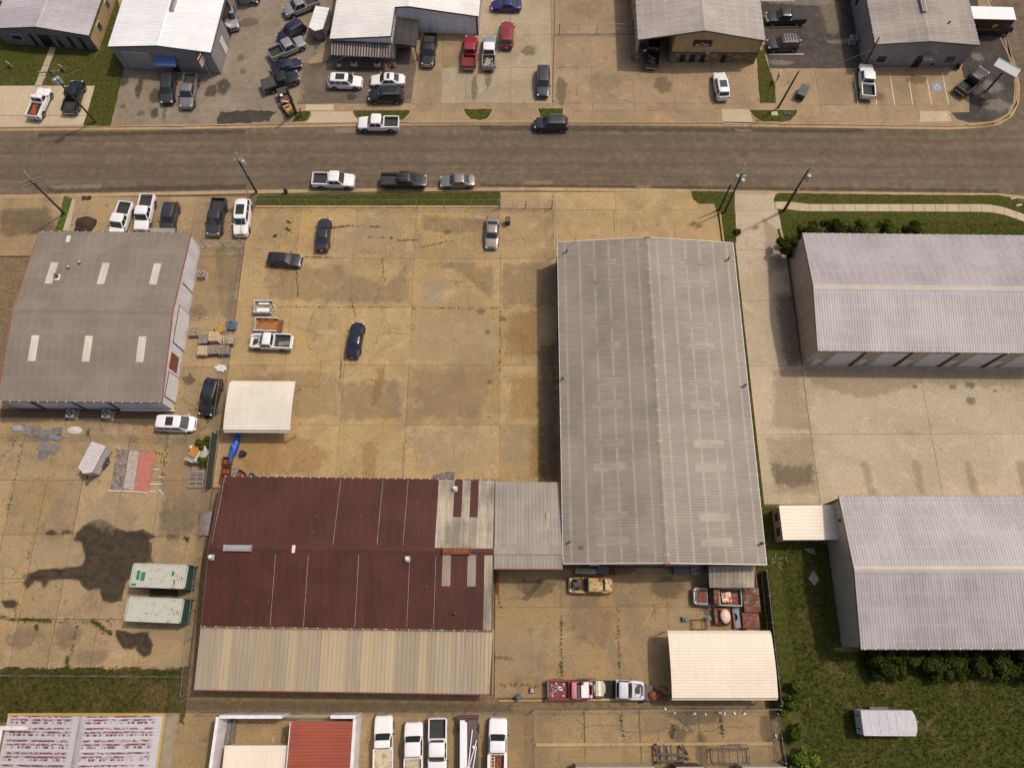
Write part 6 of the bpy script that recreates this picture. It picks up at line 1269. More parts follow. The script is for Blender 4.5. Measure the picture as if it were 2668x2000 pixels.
o = MB().prism(poly([(1872, 555), (1876, 555), (1886, 631), (1882, 631)]), 0, .3).build('timber_kerb', plain((.36, .25, .11), .9)); tag(o, 'low timber kerb beside the grass strip at the poles', 'kerb')
o = MB().prism(poly([(1395, 1823), (1412, 1822), (1412, 1825), (1300, 1826), (1300, 1823)]), .0, .14).build('yellow_pipe', plain((.45, .33, .06), .7)); tag(o, 'yellow pipe lying along the south yard fence', 'pipe')
o = MB().prism(poly([(1420, 1820), (1697, 1817), (1697, 1823), (1420, 1826)]), .0, .2).build('concrete_footing', m_kerb); tag(o, 'low concrete footing along the south yard fence', 'footing')
# ================================================================ utility poles and wires
m_ins = plain((.42, .42, .40), .3); m_can = plain((.42, .45, .47), .35, .3); m_fibre = plain((.55, .53, .52), .5)
def pole(label, base, top, h, arms=(), cans=(), mast=None, r=.145, conduit=False):
    b = G(*base); t_ = G(*top, h); ln = t_-b
    if ln.length > 1.1: ln = ln.normalized()*1.1
    t = thing('utility_pole', label, 'utility pole', (b.x, b.y, 0)); at = lambda f: Vector((ln.x*f, ln.y*f, h*f))
    MB().cyl((0, 0, -.1), at(1), r, r*.68, 12).build('pole', m_poletimber, t, 40)
    for f, ang, w_ in arms:
        p = at(f); d = Vector((math.cos(R(ang)), math.sin(R(ang)), 0)); arm = MB().bar(p-d*w_/2+Vector((0, 0, .05)), p+d*w_/2+Vector((0, 0, .05)), .1, .12).build('crossarm', m_fibre if w_ < 2 else m_dirtygrey, t)
        for q in (-.46, -.2, .2, .46): x = p+d*w_*q; MB().cyl((x.x, x.y, x.z+.1), (x.x, x.y, x.z+.34), .05, .035).build('insulator', m_ins, arm)
    for f, ang in cans:
        p = at(f)+Vector((math.cos(R(ang)), math.sin(R(ang)), 0))*.46; c = MB().cyl((p.x, p.y, p.z-.55), (p.x, p.y, p.z+.35), .27, n=14).ell((p.x, p.y, p.z+.35), (.27, .27, .1), 14, 6).build('transformer', m_can, t, 40)
        MB().cyl((p.x+.1, p.y, p.z+.4), (p.x+.14, p.y, p.z+.65), .045).build('bushing', m_ins, c)
    if mast: p = at(1); q = G(*mast, h+1.5); MB().cyl((p.x, p.y, p.z-.6), (p.x+(q.x-b.x-p.x)*.3, p.y+(q.y-b.y-p.y)*.3, p.z+1.5), .06).build('top_mast', m_fibre, t)
    if conduit: MB().cyl((.2, -.05, 0), (ln.x*.55+.2, ln.y*.55-.05, h*.55), .06).build('conduit', m_galv, t)
    return b, [at(f) for f in (1, .93)], h
pole('leaning utility pole with crossarm and transformers by the pale pad', (250, 318), (126, 184), 10.4, ((.97, 5, 2.6),), ((.86, -80), (.86, -20)))
pole('utility pole with crossarms in the weedy lot verge at the left edge', (168, 557), (80, 470), 8.6, ((.97, 20, 2.6), (.9, 20, 2.2)), (), (78, 440))
pole('utility pole with single transformer at the corner of the yard', (668, 500), (634, 440), 8.6, ((.96, 10, 1.0),), ((.9, 0),), (636, 405), conduit=True)
pole('short bare pole beside the yellow loader', (772, 295), (745, 228), 6.2, r=.2)
pole('bare utility pole on the grass island by the sign building', (2028, 280), (2080, 193), 8.2, r=.15)
pole('short dark pole stub at the corner of the frontage', (1874, 547), (1904, 481), 5.6)
pole('utility pole with two transformers and white top arm at the drive', (1888, 553), (1934, 452), 8.4, ((.93, 0, 1.4),), ((.88, -60), (.9, 175)), (1934, 410))
pole('utility pole with steel conduit and transformer beside the sidewalk', (2041, 549), (2108, 440), 9.8, (), ((.84, -20),), (2110, 423), conduit=True)
pole('dark pole leaning in front of the grey gable building', (2249, 179), (2291, 98), 5.4, r=.13)
def wire(label, a, b, sag=.5, group='overhead wires'):
    pts = [Vector(a).lerp(Vector(b), i/12)-Vector((0, 0, sag*4*(i/12)*(1-i/12))) for i in range(13)]
    tag(MB().path(pts, .012, 4).build('overhead_wire', m_dirtygrey), label, 'wire', group)
p1, p2 = G(120, 183, 10.6), G(75, 462, 8.8)
for k in (-1, 0, 1): wire('thin overhead wire crossing the street between the two left poles', (p1.x+k*1.0, p1.y, 10.6), (p2.x+k*1.0, p2.y, 8.8), .4)
q = G(268, 121, 3.0); wire('thin service wire from the leaning pole to the grey fronted office', (p1.x+.5, p1.y, 9.2), (q.x, q.y, 3.0), .9, 'service wires')
p7 = G(1934, 452, 8.4); p3 = G(634, 440, 8.6)
for k in range(3): wire(['northern', 'middle', 'southern'][k]+' thin wire running east above the street from the drive pole', (p7.x, p7.y-.4*k, 8.6), (p7.x+60, p7.y-1.2-.4*k, 9.2), .5, 'east wires')
pA, pB, pC = G(75, 462, 8.4), G(634, 440, 8.3), G(1934, 452, 8.0)
for k in range(2):
    wire(['northern', 'southern'][k]+' thin wire spanning from the left verge pole to the yard corner pole', (pA.x, pA.y-.5*k, 8.4), (pB.x, pB.y-.5*k, 8.3), .7, 'street wires')
    wire(['northern', 'southern'][k]+' thin wire spanning from the yard corner pole to the drive pole', (pB.x, pB.y-.5*k, 8.3), (pC.x, pC.y-.5*k, 8.0), 1.0, 'street wires')
pD, q2 = G(2080, 193, 8.0), G(2290, 120, 4.4); wire('service wire from the island pole to the grey gable building', (pD.x, pD.y, 7.9), (q2.x, q2.y, 4.2), .5, 'service wires')
pE = G(745, 228, 6.0); q3 = G(1040, 60, 4.3); wire('service wire from the short bare pole to the white roofed office', (pE.x, pE.y, 5.9), (q3.x, q3.y, 4.3), .4, 'service wires')
q4 = G(1500, 640, 4.9); wire('service wire from the drive pole to the long warehouse roof', (pC.x, pC.y, 7.6), (G(1700, 630, 5.6).x, G(1700, 630, 5.6).y, 5.6), .4, 'service wires')
# ================================================================ pallets
def pallet_mesh(mat):
    mb = MB()
    for k in range(7): mb.box((0, -.52+k*1.04/6, .135), (1.2, .10, .022))
    for y in (-.48, 0, .48): mb.box((0, y, .075), (1.2, .045, .095)) if False else None
    for x in (-.56, 0, .56): mb.box((x, 0, .072), (.045, 1.1, .10))
    for k in range(4): mb.box((0, -.5+k*1.0/3, .011), (1.2, .10, .02))
    m = mb.mesh('pallet'); m.materials.append(mat); return m
pmats = [plain((.52, .40, .26), .9, var=.2), plain((.34, .27, .20), .9, var=.3), plain((.11, .16, .24), .8, var=.3), plain((.52, .33, .08), .8, var=.25), plain((.24, .215, .20), .9, var=.3)]
pmesh = [pallet_mesh(m_) for m_ in pmats]
def stack(what, x, y, n, rz, kinds):
    p = G(x, y, n*.15)
    for k in range(n):
        kd = kinds if isinstance(kinds, int) else kinds[min(k, len(kinds)-1)]
        o = put(pmesh[kd], 'pallet', pmats[kd]); o.location = (p.x+random.uniform(-.05, .05), p.y+random.uniform(-.05, .05), .01+k*.15); o.rotation_euler = (0, 0, R(rz+random.uniform(-4, 4)))
        tag(o, ('top pallet of the ' if k == n-1 else 'lower pallet in the ')+what if n > 1 else what, 'pallet', 'pallets of the '+what if n > 2 else None)
stack('brown stack against the grey workshop wall', 503, 863, 5, 4, 1); stack('small blue grey stack nearest the workshop', 529, 883, 4, 95, (1, 4)); stack('tall pale stack in the middle of the pallet pile', 555, 876, 10, 95, 0)
stack('brown stack beside the tall pale stack', 593, 884, 6, 4, (1, 1, 1, 1, 1, 0)); stack('pale stack at the front left of the pallet pile', 527, 912, 6, 92, (2, 0)); stack('brown and blue stack at the front of the pallet pile', 554, 909, 6, 5, (2, 2, 1, 2, 1, 1)); stack('stack with blue sides by the fence', 582, 911, 6, 3, (2, 2, 4, 2, 4, 1))
stack('leaning yellow stack', 573, 855, 3, 28, 3); stack('blue stack beside the fence', 602, 847, 3, 2, 2)
for k, (x, y, rz) in enumerate(((72, 1120, 80), (93, 1126, 15), (117, 1130, 75), (148, 1124, 10), (112, 1158, 84), (112, 1182, 6), (140, 1170, 78))):
    stack('weathered grey pallet, %s from the left of the scattered seven' % ['first', 'second', 'fifth', 'seventh', 'third', 'fourth', 'sixth'][k], x, y, 1, rz, 4)
stack('grey pair at the back eave of the red roofed shop', 1145, 1245, 2, 12, 4); stack('grey pallet leaning at the back eave of the red roofed shop', 1172, 1241, 1, -8, 4)
# ================================================================ yard clutter
def at(px, z=0.0): q = G(px[0], px[1], z); return q
def ac(label, px, s=.95):
    p = at(px, .5); t = thing('condenser_unit', label, 'air conditioner', (p.x, p.y, 0)); MB().bx(-s/2, s/2, -s/2, s/2, .08, .9).build('casing', m_galv, t); MB().bx(-s/2-.1, s/2+.1, -s/2-.1, s/2+.1, 0, .08).build('pad', m_pale, t)
    MB().cyl((0, 0, .9), (0, 0, .94), s*.40, n=18).build('fan_guard', m_black, t); MB().cyl((0, 0, .93), (0, 0, .97), s*.12, n=10).build('fan_hub', m_galv, t)
    for k in range(4): a = R(45+90*k); MB().bar((0, 0, .95), (s*.38*math.cos(a), s*.38*math.sin(a), .95), .12, .015).build('fan_blade', m_dirtygrey, t)
ac('left condenser unit behind the grey workshop', (187, 1079)); ac('right condenser unit behind the grey workshop', (280, 1080)); ac('condenser unit beside the white east wall of the grey workshop', (527, 716), .8); ac('condenser unit against the grey gable building', (2222, 103), .9)
def drum(label, px, mat, h=.88, r=.3, open_=False, name='drum', cat='barrel'):
    p = at(px, h/2); t = thing(name, label, cat, (p.x, p.y, 0)); MB().cyl((0, 0, 0), (0, 0, h), r, n=16, cap=not open_).build('barrel', mat, t, 40)
    for z in (.3, .6): MB().cyl((0, 0, h*z), (0, 0, h*z+.03), r+.012, n=16).build('hoop', mat, t)
    MB().cyl((0, 0, h*.35 if open_ else h-.02), (0, 0, h*.36 if open_ else h+.01), r*.96, n=16).build('fill' if open_ else 'lid', m_black if open_ else mat, t)
m_bluep = plain((.035, .075, .12), .5); m_blued = plain((.012, .02, .045), .5)
drum('blue drum at the bottom fence of the south yard', (1352, 1815), m_bluep); drum('open blue tub at the corner of the red roofed shop', (657, 1240), m_bluep, .7, .32, True); drum('black open drum beside the blue tarp', (633, 1181), m_black, .75, .34); drum('small blue drum beside the tin canopy', (1834, 1486), m_bluep, .8, .28); drum('rusty open drum beside the dark box at the warehouse wall', (1594, 1489), t_rust, .8, .3, True)
def lump(label, name, cat, px, r, mat, z=.2, jit=.25, rz=0):
    p = at(px, z); o = MB().ell((0, 0, r[2]*.5), r, 16, 8, jit).build(name, mat, None, 50); o.location = (p.x, p.y, 0); o.rotation_euler = (0, 0, R(rz)); return tag(o, label, cat)
lump('crumpled white tarp on the ground below the pallet pile', 'white_tarp', 'tarp', (576, 960), (.7, .5, .25), WHT, .1)
lump('long crumpled blue tarp beside the red roofed shop', 'blue_tarp', 'tarp', (610, 1166), (.42, 1.85, .45), plain((.012, .085, .42), .5, var=.3), .3, .22, -8)
lump('white mattress among the grey pallets', 'mattress', 'mattress', (194, 1120), (.95, .5, .18), plain((.5, .46, .42), .9), .15, .08, -3)
lump('blue plastic sheet beside the scattered grey pallets', 'blue_sheet', 'sheet', (142, 1140), (.75, .3, .1), plain((.16, .21, .30), .6), 0, .2, -5); lump('pale blue plastic sheet left of the scattered grey pallets', 'blue_sheet', 'sheet', (45, 1115), (.7, .35, .1), plain((.27, .28, .31), .6), 0, .2, -5)
lump('small dark rag on the concrete near the black convertible', 'dark_rag', 'rag', (717, 615), (.3, .2, .08), m_black, 0, .2, 30)
def sheetboard(label, v, pts, mat, z=.08):
    o = MB().prism(pv(v, pts), z, z+.04).build('flat_board', mat); return tag(o, label, 'board')
sheetboard('grey board lying on the grass beside the cream shed', P_, [(440, 705), (520, 700), (537, 755), (480, 735)], m_dirtygrey); sheetboard('grey diamond shaped board on the shaded grass', P_, [(520, 880), (567, 950), (527, 1002), (478, 945)], plain((.26, .23, .21), .7))
def frame(name, label, cat, pts3, mat, r=.05):
    c = Vector(pts3[0][0]); t = thing(name, label, cat, (c.x, c.y, 0))
    for a, b in pts3: MB().bar(Vector(a)-Vector((c.x, c.y, 0)), Vector(b)-Vector((c.x, c.y, 0)), r, r).build('bar', mat, t)
    return t
def rect3(p, q, z): return [((p.x, p.y, z), (q.x, p.y, z)), ((q.x, p.y, z), (q.x, q.y, z)), ((q.x, q.y, z), (p.x, q.y, z)), ((p.x, q.y, z), (p.x, p.y, z))]
p, q = W(I_, 1625, 1385, .4), W(I_, 1765, 1255, .4); L_bars = rect3(p, q, .4)+[((p.x, p.y+(q.y-p.y)*f, .4), (q.x, p.y+(q.y-p.y)*f, .4)) for f in (.33, .66, .85)]+[(((p.x+q.x)/2, p.y, .4), ((p.x+q.x)/2, q.y, .4))]
frame('steel_rack', 'grey steel rack frame lying beside the left fence', 'rack', L_bars, m_galv, .09)
p, q = W(O_, 1650, 855, .9), W(O_, 1920, 742, .9); z = .9
bars = rect3(p, q, z)+rect3(p, q, .05)+[((x, y, 0), (x, y, z)) for x in (p.x, q.x) for y in (p.y, q.y)]+[((p.x+(q.x-p.x)*f, p.y, z), (p.x+(q.x-p.x)*f, q.y, z)) for f in (.33, .45, .87)]+[((p.x+(q.x-p.x)*.45, q.y, z), (p.x+(q.x-p.x)*.42, q.y+.5, z)), ((p.x+(q.x-p.x)*.42, q.y+.5, z), (q.x-.2, q.y+.5, z)), ((q.x-.2, q.y+.5, z), (q.x, q.y, z))]
frame('cage_frame', 'open black steel cage frame in the frame yard', 'frame', bars, t_dark, .07)
p, q = W(O_, 1220, 850, .7), W(O_, 1410, 705, .7)
bars = [((p.x+(q.x-p.x)*f, p.y, .7), (p.x+(q.x-p.x)*f, q.y, .7)) for f in (0, .28, .55, 1)]+[((p.x, p.y+(q.y-p.y)*f, .75), (q.x, p.y+(q.y-p.y)*f, .75)) for f in (.15, .5)]+[((q.x, q.y, .7), (q.x+.6, q.y-1.0, .1)), ((q.x, p.y+.7, .7), (q.x+.7, p.y+.3, .1)), ((p.x, q.y, .7), (p.x+.35, q.y-1.1, .1)), ((p.x, p.y, 0), (p.x, p.y, .7)), ((q.x, p.y, 0), (q.x, p.y, .7)), ((p.x, q.y, 0), (p.x, q.y, .7))]
frame('truck_rack', 'heavy dark steel truck rack in the frame yard', 'rack', bars, t_dark, .16)
p, q = W(L_, 1532, 1350, .4), W(L_, 1635, 1280, .4)
frame('wire_cart', 'thin rusty wire cart frame near the pink roofed cab shell', 'cart', rect3(p, q, .4)+rect3(p, q, .1)+[((p.x+.25, p.y, .4), (p.x+.25, q.y, .4)), ((q.x-.3, p.y, .4), (q.x-.3, q.y, .4)), ((p.x, p.y, .1), (p.x, p.y, .4)), ((q.x, q.y, .1), (q.x, q.y, .4)), ((q.x, p.y, .1), (q.x, p.y, .4)), ((p.x, q.y, .1), (p.x, q.y, .4))], t_rust, .05)
p, q = W(K_, 285, 255, .8), W(K_, 322, 180, .8)
frame('steel_rack', 'pale steel shelving rack at the corner of the red roofed shop', 'rack', rect3(p, q, .9)+rect3(p, q, .4)+[((p.x, (p.y+q.y)/2, .9), (q.x, (p.y+q.y)/2, .9))]+[((x, y, 0), (x, y, .9)) for x in (p.x, q.x) for y in (p.y, q.y)], m_galv, .06)
for k, (x, y, lb_) in enumerate(((592, 1200, 'upper'), (590, 1225, 'middle'), (586, 1248, 'lower'))):
    p = at((x, y), .4); t = thing('rusty_bin', lb_+' rusty steel bin beside the left fence by the red shop', 'bin', (p.x, p.y, 0))
    MB().bx(-.55, .55, -.45, .45, 0, .08).build('floor', t_rust, t)
    for a in ((-.55, -.5, -.45, .45), (.5, .55, -.45, .45), (-.5, .5, -.45, -.4), (-.5, .5, .4, .45)): MB().bx(a[0], a[1], a[2], a[3], .08, .6).build('side', t_rust, t)
p = at((625, 1238), .3); t = thing('rusty_frame_box', 'tilted open rusty box beside the pale steel rack', 'box', (p.x, p.y, 0), R(-35)); MB().bx(-.5, .5, -.6, .6, 0, .06).build('base', t_rust, t)
for a in ((-.5, -.44, -.6, .6), (.44, .5, -.6, .6), (-.44, .44, -.6, -.54), (-.44, .44, .54, .6)): MB().bx(*a, .06, .45).build('side', t_rust, t)
# scrap along the warehouse south wall
p = at((1526, 1488), .6); t = thing('rusty_tailgate', 'rusty yellow green vehicle body panel against the warehouse wall', 'car panel', (p.x, p.y, 0), R(-2)); MB().bx(-1.2, 1.2, -.3, .3, 0, .7).build('panel', rusty('yellow_green_rust', (.20, .19, .08), (.17, .08, .03), .45, 2.0), t); MB().bx(-1.2, 1.2, -.14, -.08, .7, .76).build('trim_strip', m_steel, t)
p = at((1571, 1485), .6); t = thing('dark_crate', 'dark grey box beside the rusty yellow panel', 'box', (p.x, p.y, 0), R(-6)); MB().bx(-.62, .62, -.4, .4, 0, .8).build('body', plain((.06, .055, .06), .6), t); MB().bx(-.66, .66, -.44, .44, .8, .86).build('lid', plain((.075, .07, .075), .6), t)
p = at((1772, 1485), .6); t = thing('plastic_bin', 'dark blue wheeled bin against the warehouse south wall', 'bin', (p.x, p.y, 0)); MB().box((0, 0, .5), (1.55, .75, .95), 0, 1.08).build('body', m_blued, t); MB().box((0, .05, 1.0), (1.75, .9, .08)).build('lid', plain((.02, .03, .06), .4), t)
p, q = W(L_, 1538, 950, .8), W(L_, 1602, 905, .8)
frame('wire_cage', 'small wire cage between the dark blue bin and tin canopy', 'cage', rect3(p, q, .8)+rect3(p, q, .1)+[((p.x+(q.x-p.x)*f, p.y, .8), (p.x+(q.x-p.x)*f, q.y, .8)) for f in (.25, .5, .75)]+[((x, y, 0), (x, y, .8)) for x in (p.x, q.x) for y in (p.y, q.y)], m_steel, .04)
for k, (x, y, lb_) in enumerate(((1785, 1612, 'blue grey engine block on the concrete left of the wire cart'), (1845, 1610, 'blue grey engine block on the concrete right of the wire cart'))):
    p = at((x, y), .3); t = thing('engine_block', lb_, 'engine', (p.x, p.y, 0), R(20*k)); m_ = plain((.07, .11, .14), .5); MB().bx(-.3, .3, -.22, .22, .1, .5).build('block', m_, t); MB().cyl((0, 0, .5), (0, 0, .68), .12).build('intake', m_, t); MB().bar((-.6, .25, .1), (.6, .2, .1), .06, .06).build('skid', m_, t); MB().bar((-.5, -.3, .1), (.5, -.3, .1), .06, .06).build('skid', m_, t)
p = at((1386, 1798), .3); t = thing('small_engine', 'small engine on a rusty stand left of the red pickup', 'engine', (p.x, p.y, 0)); MB().bx(-.3, .3, -.3, .3, 0, .12).build('stand', t_rust, t); MB().bx(-.18, .2, -.2, .2, .12, .45).build('block', m_steel, t); MB().cyl((0, .1, .45), (0, .1, .6), .1).build('cap', m_galv, t)
p = at((1323, 573), .6); t = thing('keypad_box', 'small brown box on a post inside the yard gate', 'box', (p.x, p.y, 0)); MB().bx(-.3, .3, -.45, .2, .1, 1.0).build('cabinet', plain((.07, .04, .035), .6), t); MB().bx(-.34, .34, -.5, .25, 1.0, 1.06).build('lid', plain((.09, .05, .045), .6), t)
# long steel gutter lengths leaning on the left of the south yard
p = at((1296, 1518), .5); t = thing('steel_channel', 'rusty steel channel leaning by the connector wall', 'steel', (p.x, p.y, 0)); MB().bar((0, -1.2, .1), (0, 1.2, .3), .25, .1).bar((.15, -1.1, .2), (.12, 1.2, .4), .1, .1).build('channel', t_rust, t)
# paver sample bed and markers
def brickmat(name, c, c2):
    t = NT(name); b = t.n('ShaderNodeTexBrick', {'Vector': t.pos(), 'Color1': c+(1,), 'Color2': c2+(1,), 'Mortar': tuple(k*.6 for k in c)+(1,), 'Scale': 4.0}); return t.end(t.mul(b.outputs[0], t.mr(t.noise(t.pos(), 3), .3, .7, .85, 1.15)), .85)
t = thing('paver_sample_bed', 'sample bed of grey and red pavers in the container yard', 'paving sample', (0, 0, 0))
for nm, pts, m_ in (('rubble_strip', [(1015, 1065), (1115, 1070), (1065, 1425), (955, 1420)], plain((.20, .165, .14), .95, var=.5)), ('grey_paver_strip', [(1120, 1075), (1208, 1078), (1155, 1420), (1070, 1395)], brickmat('grey_pavers', (.36, .30, .255), (.40, .34, .29))), ('red_paver_strip', [(1215, 1078), (1345, 1082), (1290, 1428), (1160, 1422)], brickmat('red_pavers', (.40, .135, .10), (.44, .165, .125)))):
    MB().prism(pv(I_, pts), 0, .09).build(nm, m_, t)
MB().prism(pv(I_, [(1000, 1060), (1350, 1075), (1352, 1082), (1000, 1068)]), 0, .13).build('edge_timber', m_wood, t); MB().prism(pv(I_, [(945, 1425), (1065, 1425), (1150, 1430), (1280, 1440), (1280, 1432), (1150, 1422), (945, 1415)]), 0, .12).build('edge_timber', t_white, t)
for k, (x, y) in enumerate(((1383, 1094), (1425, 1170))):
    p = W(I_, x, y, .1); t = thing('parking_block', ['upper', 'lower'][k]+' yellow and black striped parking block beside the paver bed', 'parking block', (p.x, p.y, 0), R(-3))
    for i in range(6): MB().box((-.42+i*.168, 0, .07), (.166, .17, .14), 0, .85).build('stripe', plain((.55, .40, .03), .6) if i % 2 else m_black, t)
for k, (a, b) in enumerate((((1325, 1235), (1385, 1235)), ((1372, 1302), (1422, 1302)), ((1297, 1363), (1400, 1363)), ((1288, 1426), (1350, 1426)), ((1378, 1412), (1415, 1452)))):
    p, q = W(I_, *a), W(I_, *b); o = MB().bar((p.x, p.y, .05), (q.x, q.y, .05), .1, .07).build('white_bar', t_white); tag(o, ['first', 'second', 'third', 'fourth', 'fifth, tilted'][k]+' white bar counted downwards beside the paver bed', 'bar')
p, q = W(I_, 1430, 1270), W(I_, 1405, 1440); o = MB().bar((p.x, p.y, .06), (q.x, q.y, .06), .14, .1).build('steel_beam', m_dirtygrey); tag(o, 'long grey beam lying right of the paver bed', 'beam')
p = W(J_, 1690, 190, .3); t = thing('sample_tray', 'reddish framed grey panel against the left fence', 'panel', (p.x, p.y, 0)); MB().bx(-.55, .6, -1.5, 1.3, .1, .2).build('panel', plain((.22, .19, .18), .8, var=.3), t); MB().bx(-.68, -.55, -1.6, 1.3, 0, .4).build('edge', plain((.30, .10, .05), .6), t)
# signs
def sign_post(name, label, px, h, w_, ht, rz, face, tilt=0, postm=None, two=None):
    p = at(px); t = thing(name, label, 'sign', (p.x, p.y, 0), R(rz)); MB().cyl((0, 0, 0), (0, 0, h), .06).build('post', postm or m_galv, t); b = MB().bx(-w_/2, w_/2, -.06, .06, h-ht, h).build('board', face, t)
    if two: MB().bx(-w_/2-.01, w_/2+.01, -.065, .065, h-ht*.28, h-.01).build('header', two, b)
    return t
sign_post('blade_sign', 'white and red blade sign on a leaning post before the workshop', (551, 202), 4.2, 1.5, 1.5, 75, plain((.50, .45, .41), .6), two=plain((.26, .06, .05), .6))
sign_post('small_sign', 'small white panel sign beside the grass strip', W and V(D_, 563, 545), 1.9, .9, 1.1, 80, plain((.50, .46, .40), .6))
for k, px in enumerate(((30, 175), (166, 183))): sign_post('lawn_sign', ['left', 'right'][k]+' small red and white lawn sign on the front lawn', px, .9, .8, .6, -35, plain((.40, .36, .34), .7), two=plain((.22, .07, .06), .7))
p = at(V(D_, 1965, 603)); t = thing('pylon_sign', 'teal edged sign board on a post at the corner lot', 'sign', (p.x, p.y, 0), R(0)); tp = W(D_, 2095, 465, 4.6)
dx, dy = tp.x-p.x, tp.y-p.y; MB().bar((0, 0, 0), (dx*.25, dy*.2, 4.3), .22, .22).build('post', t_teal, t)
bd = MB().box((dx*.4, dy*.35, 4.5), (3.3, 1.6, .35), R(-38)).build('board', plain((.36, .36, .35), .5), t); MB().box((dx*.4+.50, dy*.35+.64, 4.5), (3.34, .14, .42), R(-38)).build('edge_trim', plain((.06, .22, .21), .5), bd)
p = at(V(D_, 740, 615), .6); t = thing('dumpster', 'dark dumpster with black lids on the sign building lot', 'dumpster', (p.x, p.y, 0), R(62)); MB().box((0, 0, .55), (1.9, 1.1, 1.0), 0, 1.05).build('body', plain((.035, .028, .028), .6), t)
for s in (-1, 1): MB().box((s*.5, 0, 1.09), (.97, 1.2, .05)).build('lid', plain((.045, .045, .05), .5), t)
for s in (-1, 1): MB().bx(-.3+s*.0, .3, s*.62-.06, s*.62+.06, .5, .65).build('fork_pocket', t_dark, t)
# planters and cone under the striped awning
for k, (x, y, lb_) in enumerate(((883, 170, 'leftmost white planter tub with plant under the striped awning'), (923, 168, 'white trough planter left of the office door'), (983, 169, 'white trough planter right of the office door'), (1026, 171, 'rightmost grey planter tub behind the orange cone'))):
    p = at((x, y), .2); t = thing('planter', lb_, 'planter', (p.x, p.y, 0)); w_ = .8 if k in (1, 2) else .55; MB().box((0, 0, .2), (w_, .5, .4), 0, 1.12).build('tub', t_white if k < 3 else m_dirtygrey, t)
    mb = MB()
    for j in range(70): c = Vector((random.gauss(0, w_*.25), random.gauss(0, .13), .45+random.random()*.4)); u = Vector((random.uniform(-1, 1), random.uniform(-1, 1), random.uniform(-.5, .5)))*.12; v_ = Vector((random.uniform(-1, 1), random.uniform(-1, 1), random.uniform(-.5, .5)))*.12; mb.add([c, c+u, c+u+v_, c+v_], [(0, 1, 2, 3)])
    mb.build('foliage', m_weed, t)
p = at((1014, 171), .2); t = thing('traffic_cone', 'orange traffic cone beside the right planter', 'traffic cone', (p.x, p.y, 0)); MB().cyl((0, 0, .03), (0, 0, .75), .16, .04, 14).build('cone', plain((.55, .055, .02), .5), t); MB().bx(-.22, .22, -.22, .22, 0, .04).build('base', plain((.5, .05, .02), .5), t)
# small fittings on the island and verge
p = at(V(D_, 555, 755), .1); o = MB().bx(-.45, .45, -.35, .35, .06, .14).build('utility_cover', m_pale2); o.location = (p.x, p.y, 0); tag(o, 'pale utility cover in the right grass island', 'utility cover')
p = at(V(D_, 638, 755), .1); t = thing('meter_box', 'black double meter box in the right grass island', 'meter box', (p.x, p.y, 0)); MB().bx(-.4, -.05, -.25, .25, .05, .16).build('lid', m_black, t); MB().bx(.05, .4, -.25, .25, .05, .16).build('lid', m_black, t)
p = at((785, 300), .3); t = thing('mailbox', 'dark mailbox on a post in the left grass island', 'mailbox', (p.x, p.y, 0)); MB().bx(-.05, .05, -.05, .05, 0, 1.0).build('post', t_dark, t); MB().bx(-.14, .14, -.3, .3, 1.0, 1.3).build('box', plain((.08, .075, .08), .5), t)
p = at((747, 492), .1); o = MB().box((0, 0, .5), (.35, .35, 1.0)).build('utility_pedestal', t_dark); o.location = (p.x, p.y-.5, 0); tag(o, 'dark utility pedestal at the south kerb', 'pedestal')
for k, (x, y) in enumerate(((2655, 535), (2640, 517))): o = MB().box((0, 0, .06), (.8, .3, .05), R(15)).build('valve_box', m_pale); q = at((x, y)); o.location = (q.x, q.y, 0); tag(o, ['lower', 'upper'][k]+' pale valve box in the lawn at the right edge', 'valve box')
# litter along the frame yard fence
for k, (x, y) in enumerate(((345, 130), (235, 70), (730, 100), (870, 85), (1075, 85), (1175, 140), (1375, 130), (1545, 95), (2025, 445))):
    q = G(1700+x*.1582, 1840+y*.1582); o = MB().add([(0, 0, 0), (.22, .05, .1), (.3, .32, .05), (.05, .25, .12)], [(0, 1, 2, 3)]).build('litter_scrap', WHT); o.location = (q.x, q.y, .03); o.rotation_euler = (0, 0, k*1.3); tag(o, 'white scrap of litter along the frame yard fence', 'litter', 'litter at the frame yard fence')
def brush(label, px, r_, n, mat=None):
    p = at(px); mb = MB()
    for k in range(n): a = Vector((random.gauss(0, r_*.4), random.gauss(0, r_*.4), random.uniform(.02, .35))); t_ = random.uniform(0, 6.28); mb.cyl(a, a+Vector((math.cos(t_), math.sin(t_), random.uniform(-.05, .25)))*random.uniform(.3, .9)*r_, .018, .008, 4, False)
    o = mb.build('brush_pile', mat or m_wood); o.location = (p.x, p.y, 0); tag(o, label, 'brush pile'); o['kind'] = 'stuff'
brush('dry branch pile against the white wall of the grey workshop', (512, 815), 1.6, 90); brush('pile of cut branches behind the frame yard fence', (1793, 1880), 1.3, 80, m_dirtygrey); brush('bare white branch on the grass strip by the warehouse', (2030, 1462), .8, 8, t_white); brush('scrap heap of pipes beside the white minivan nose', (528, 1118), 1.0, 45, m_dirtygrey)
p, q = W(N_, 205, 520, 1.2), W(N_, 300, 345, 1.2); t = thing('plank_stack', 'stack of weathered boards inside the white walled court', 'planks', (p.x, p.y, 0))
for k in range(9): MB().bx((q.x-p.x)*k/9, (q.x-p.x)*(k+.85)/9, random.uniform(-.3, .1), (q.y-p.y)+random.uniform(-.2, .3), .0, .5+random.uniform(0, .3)).build('plank', plain((.17, .15, .135), .9, var=.3), t)
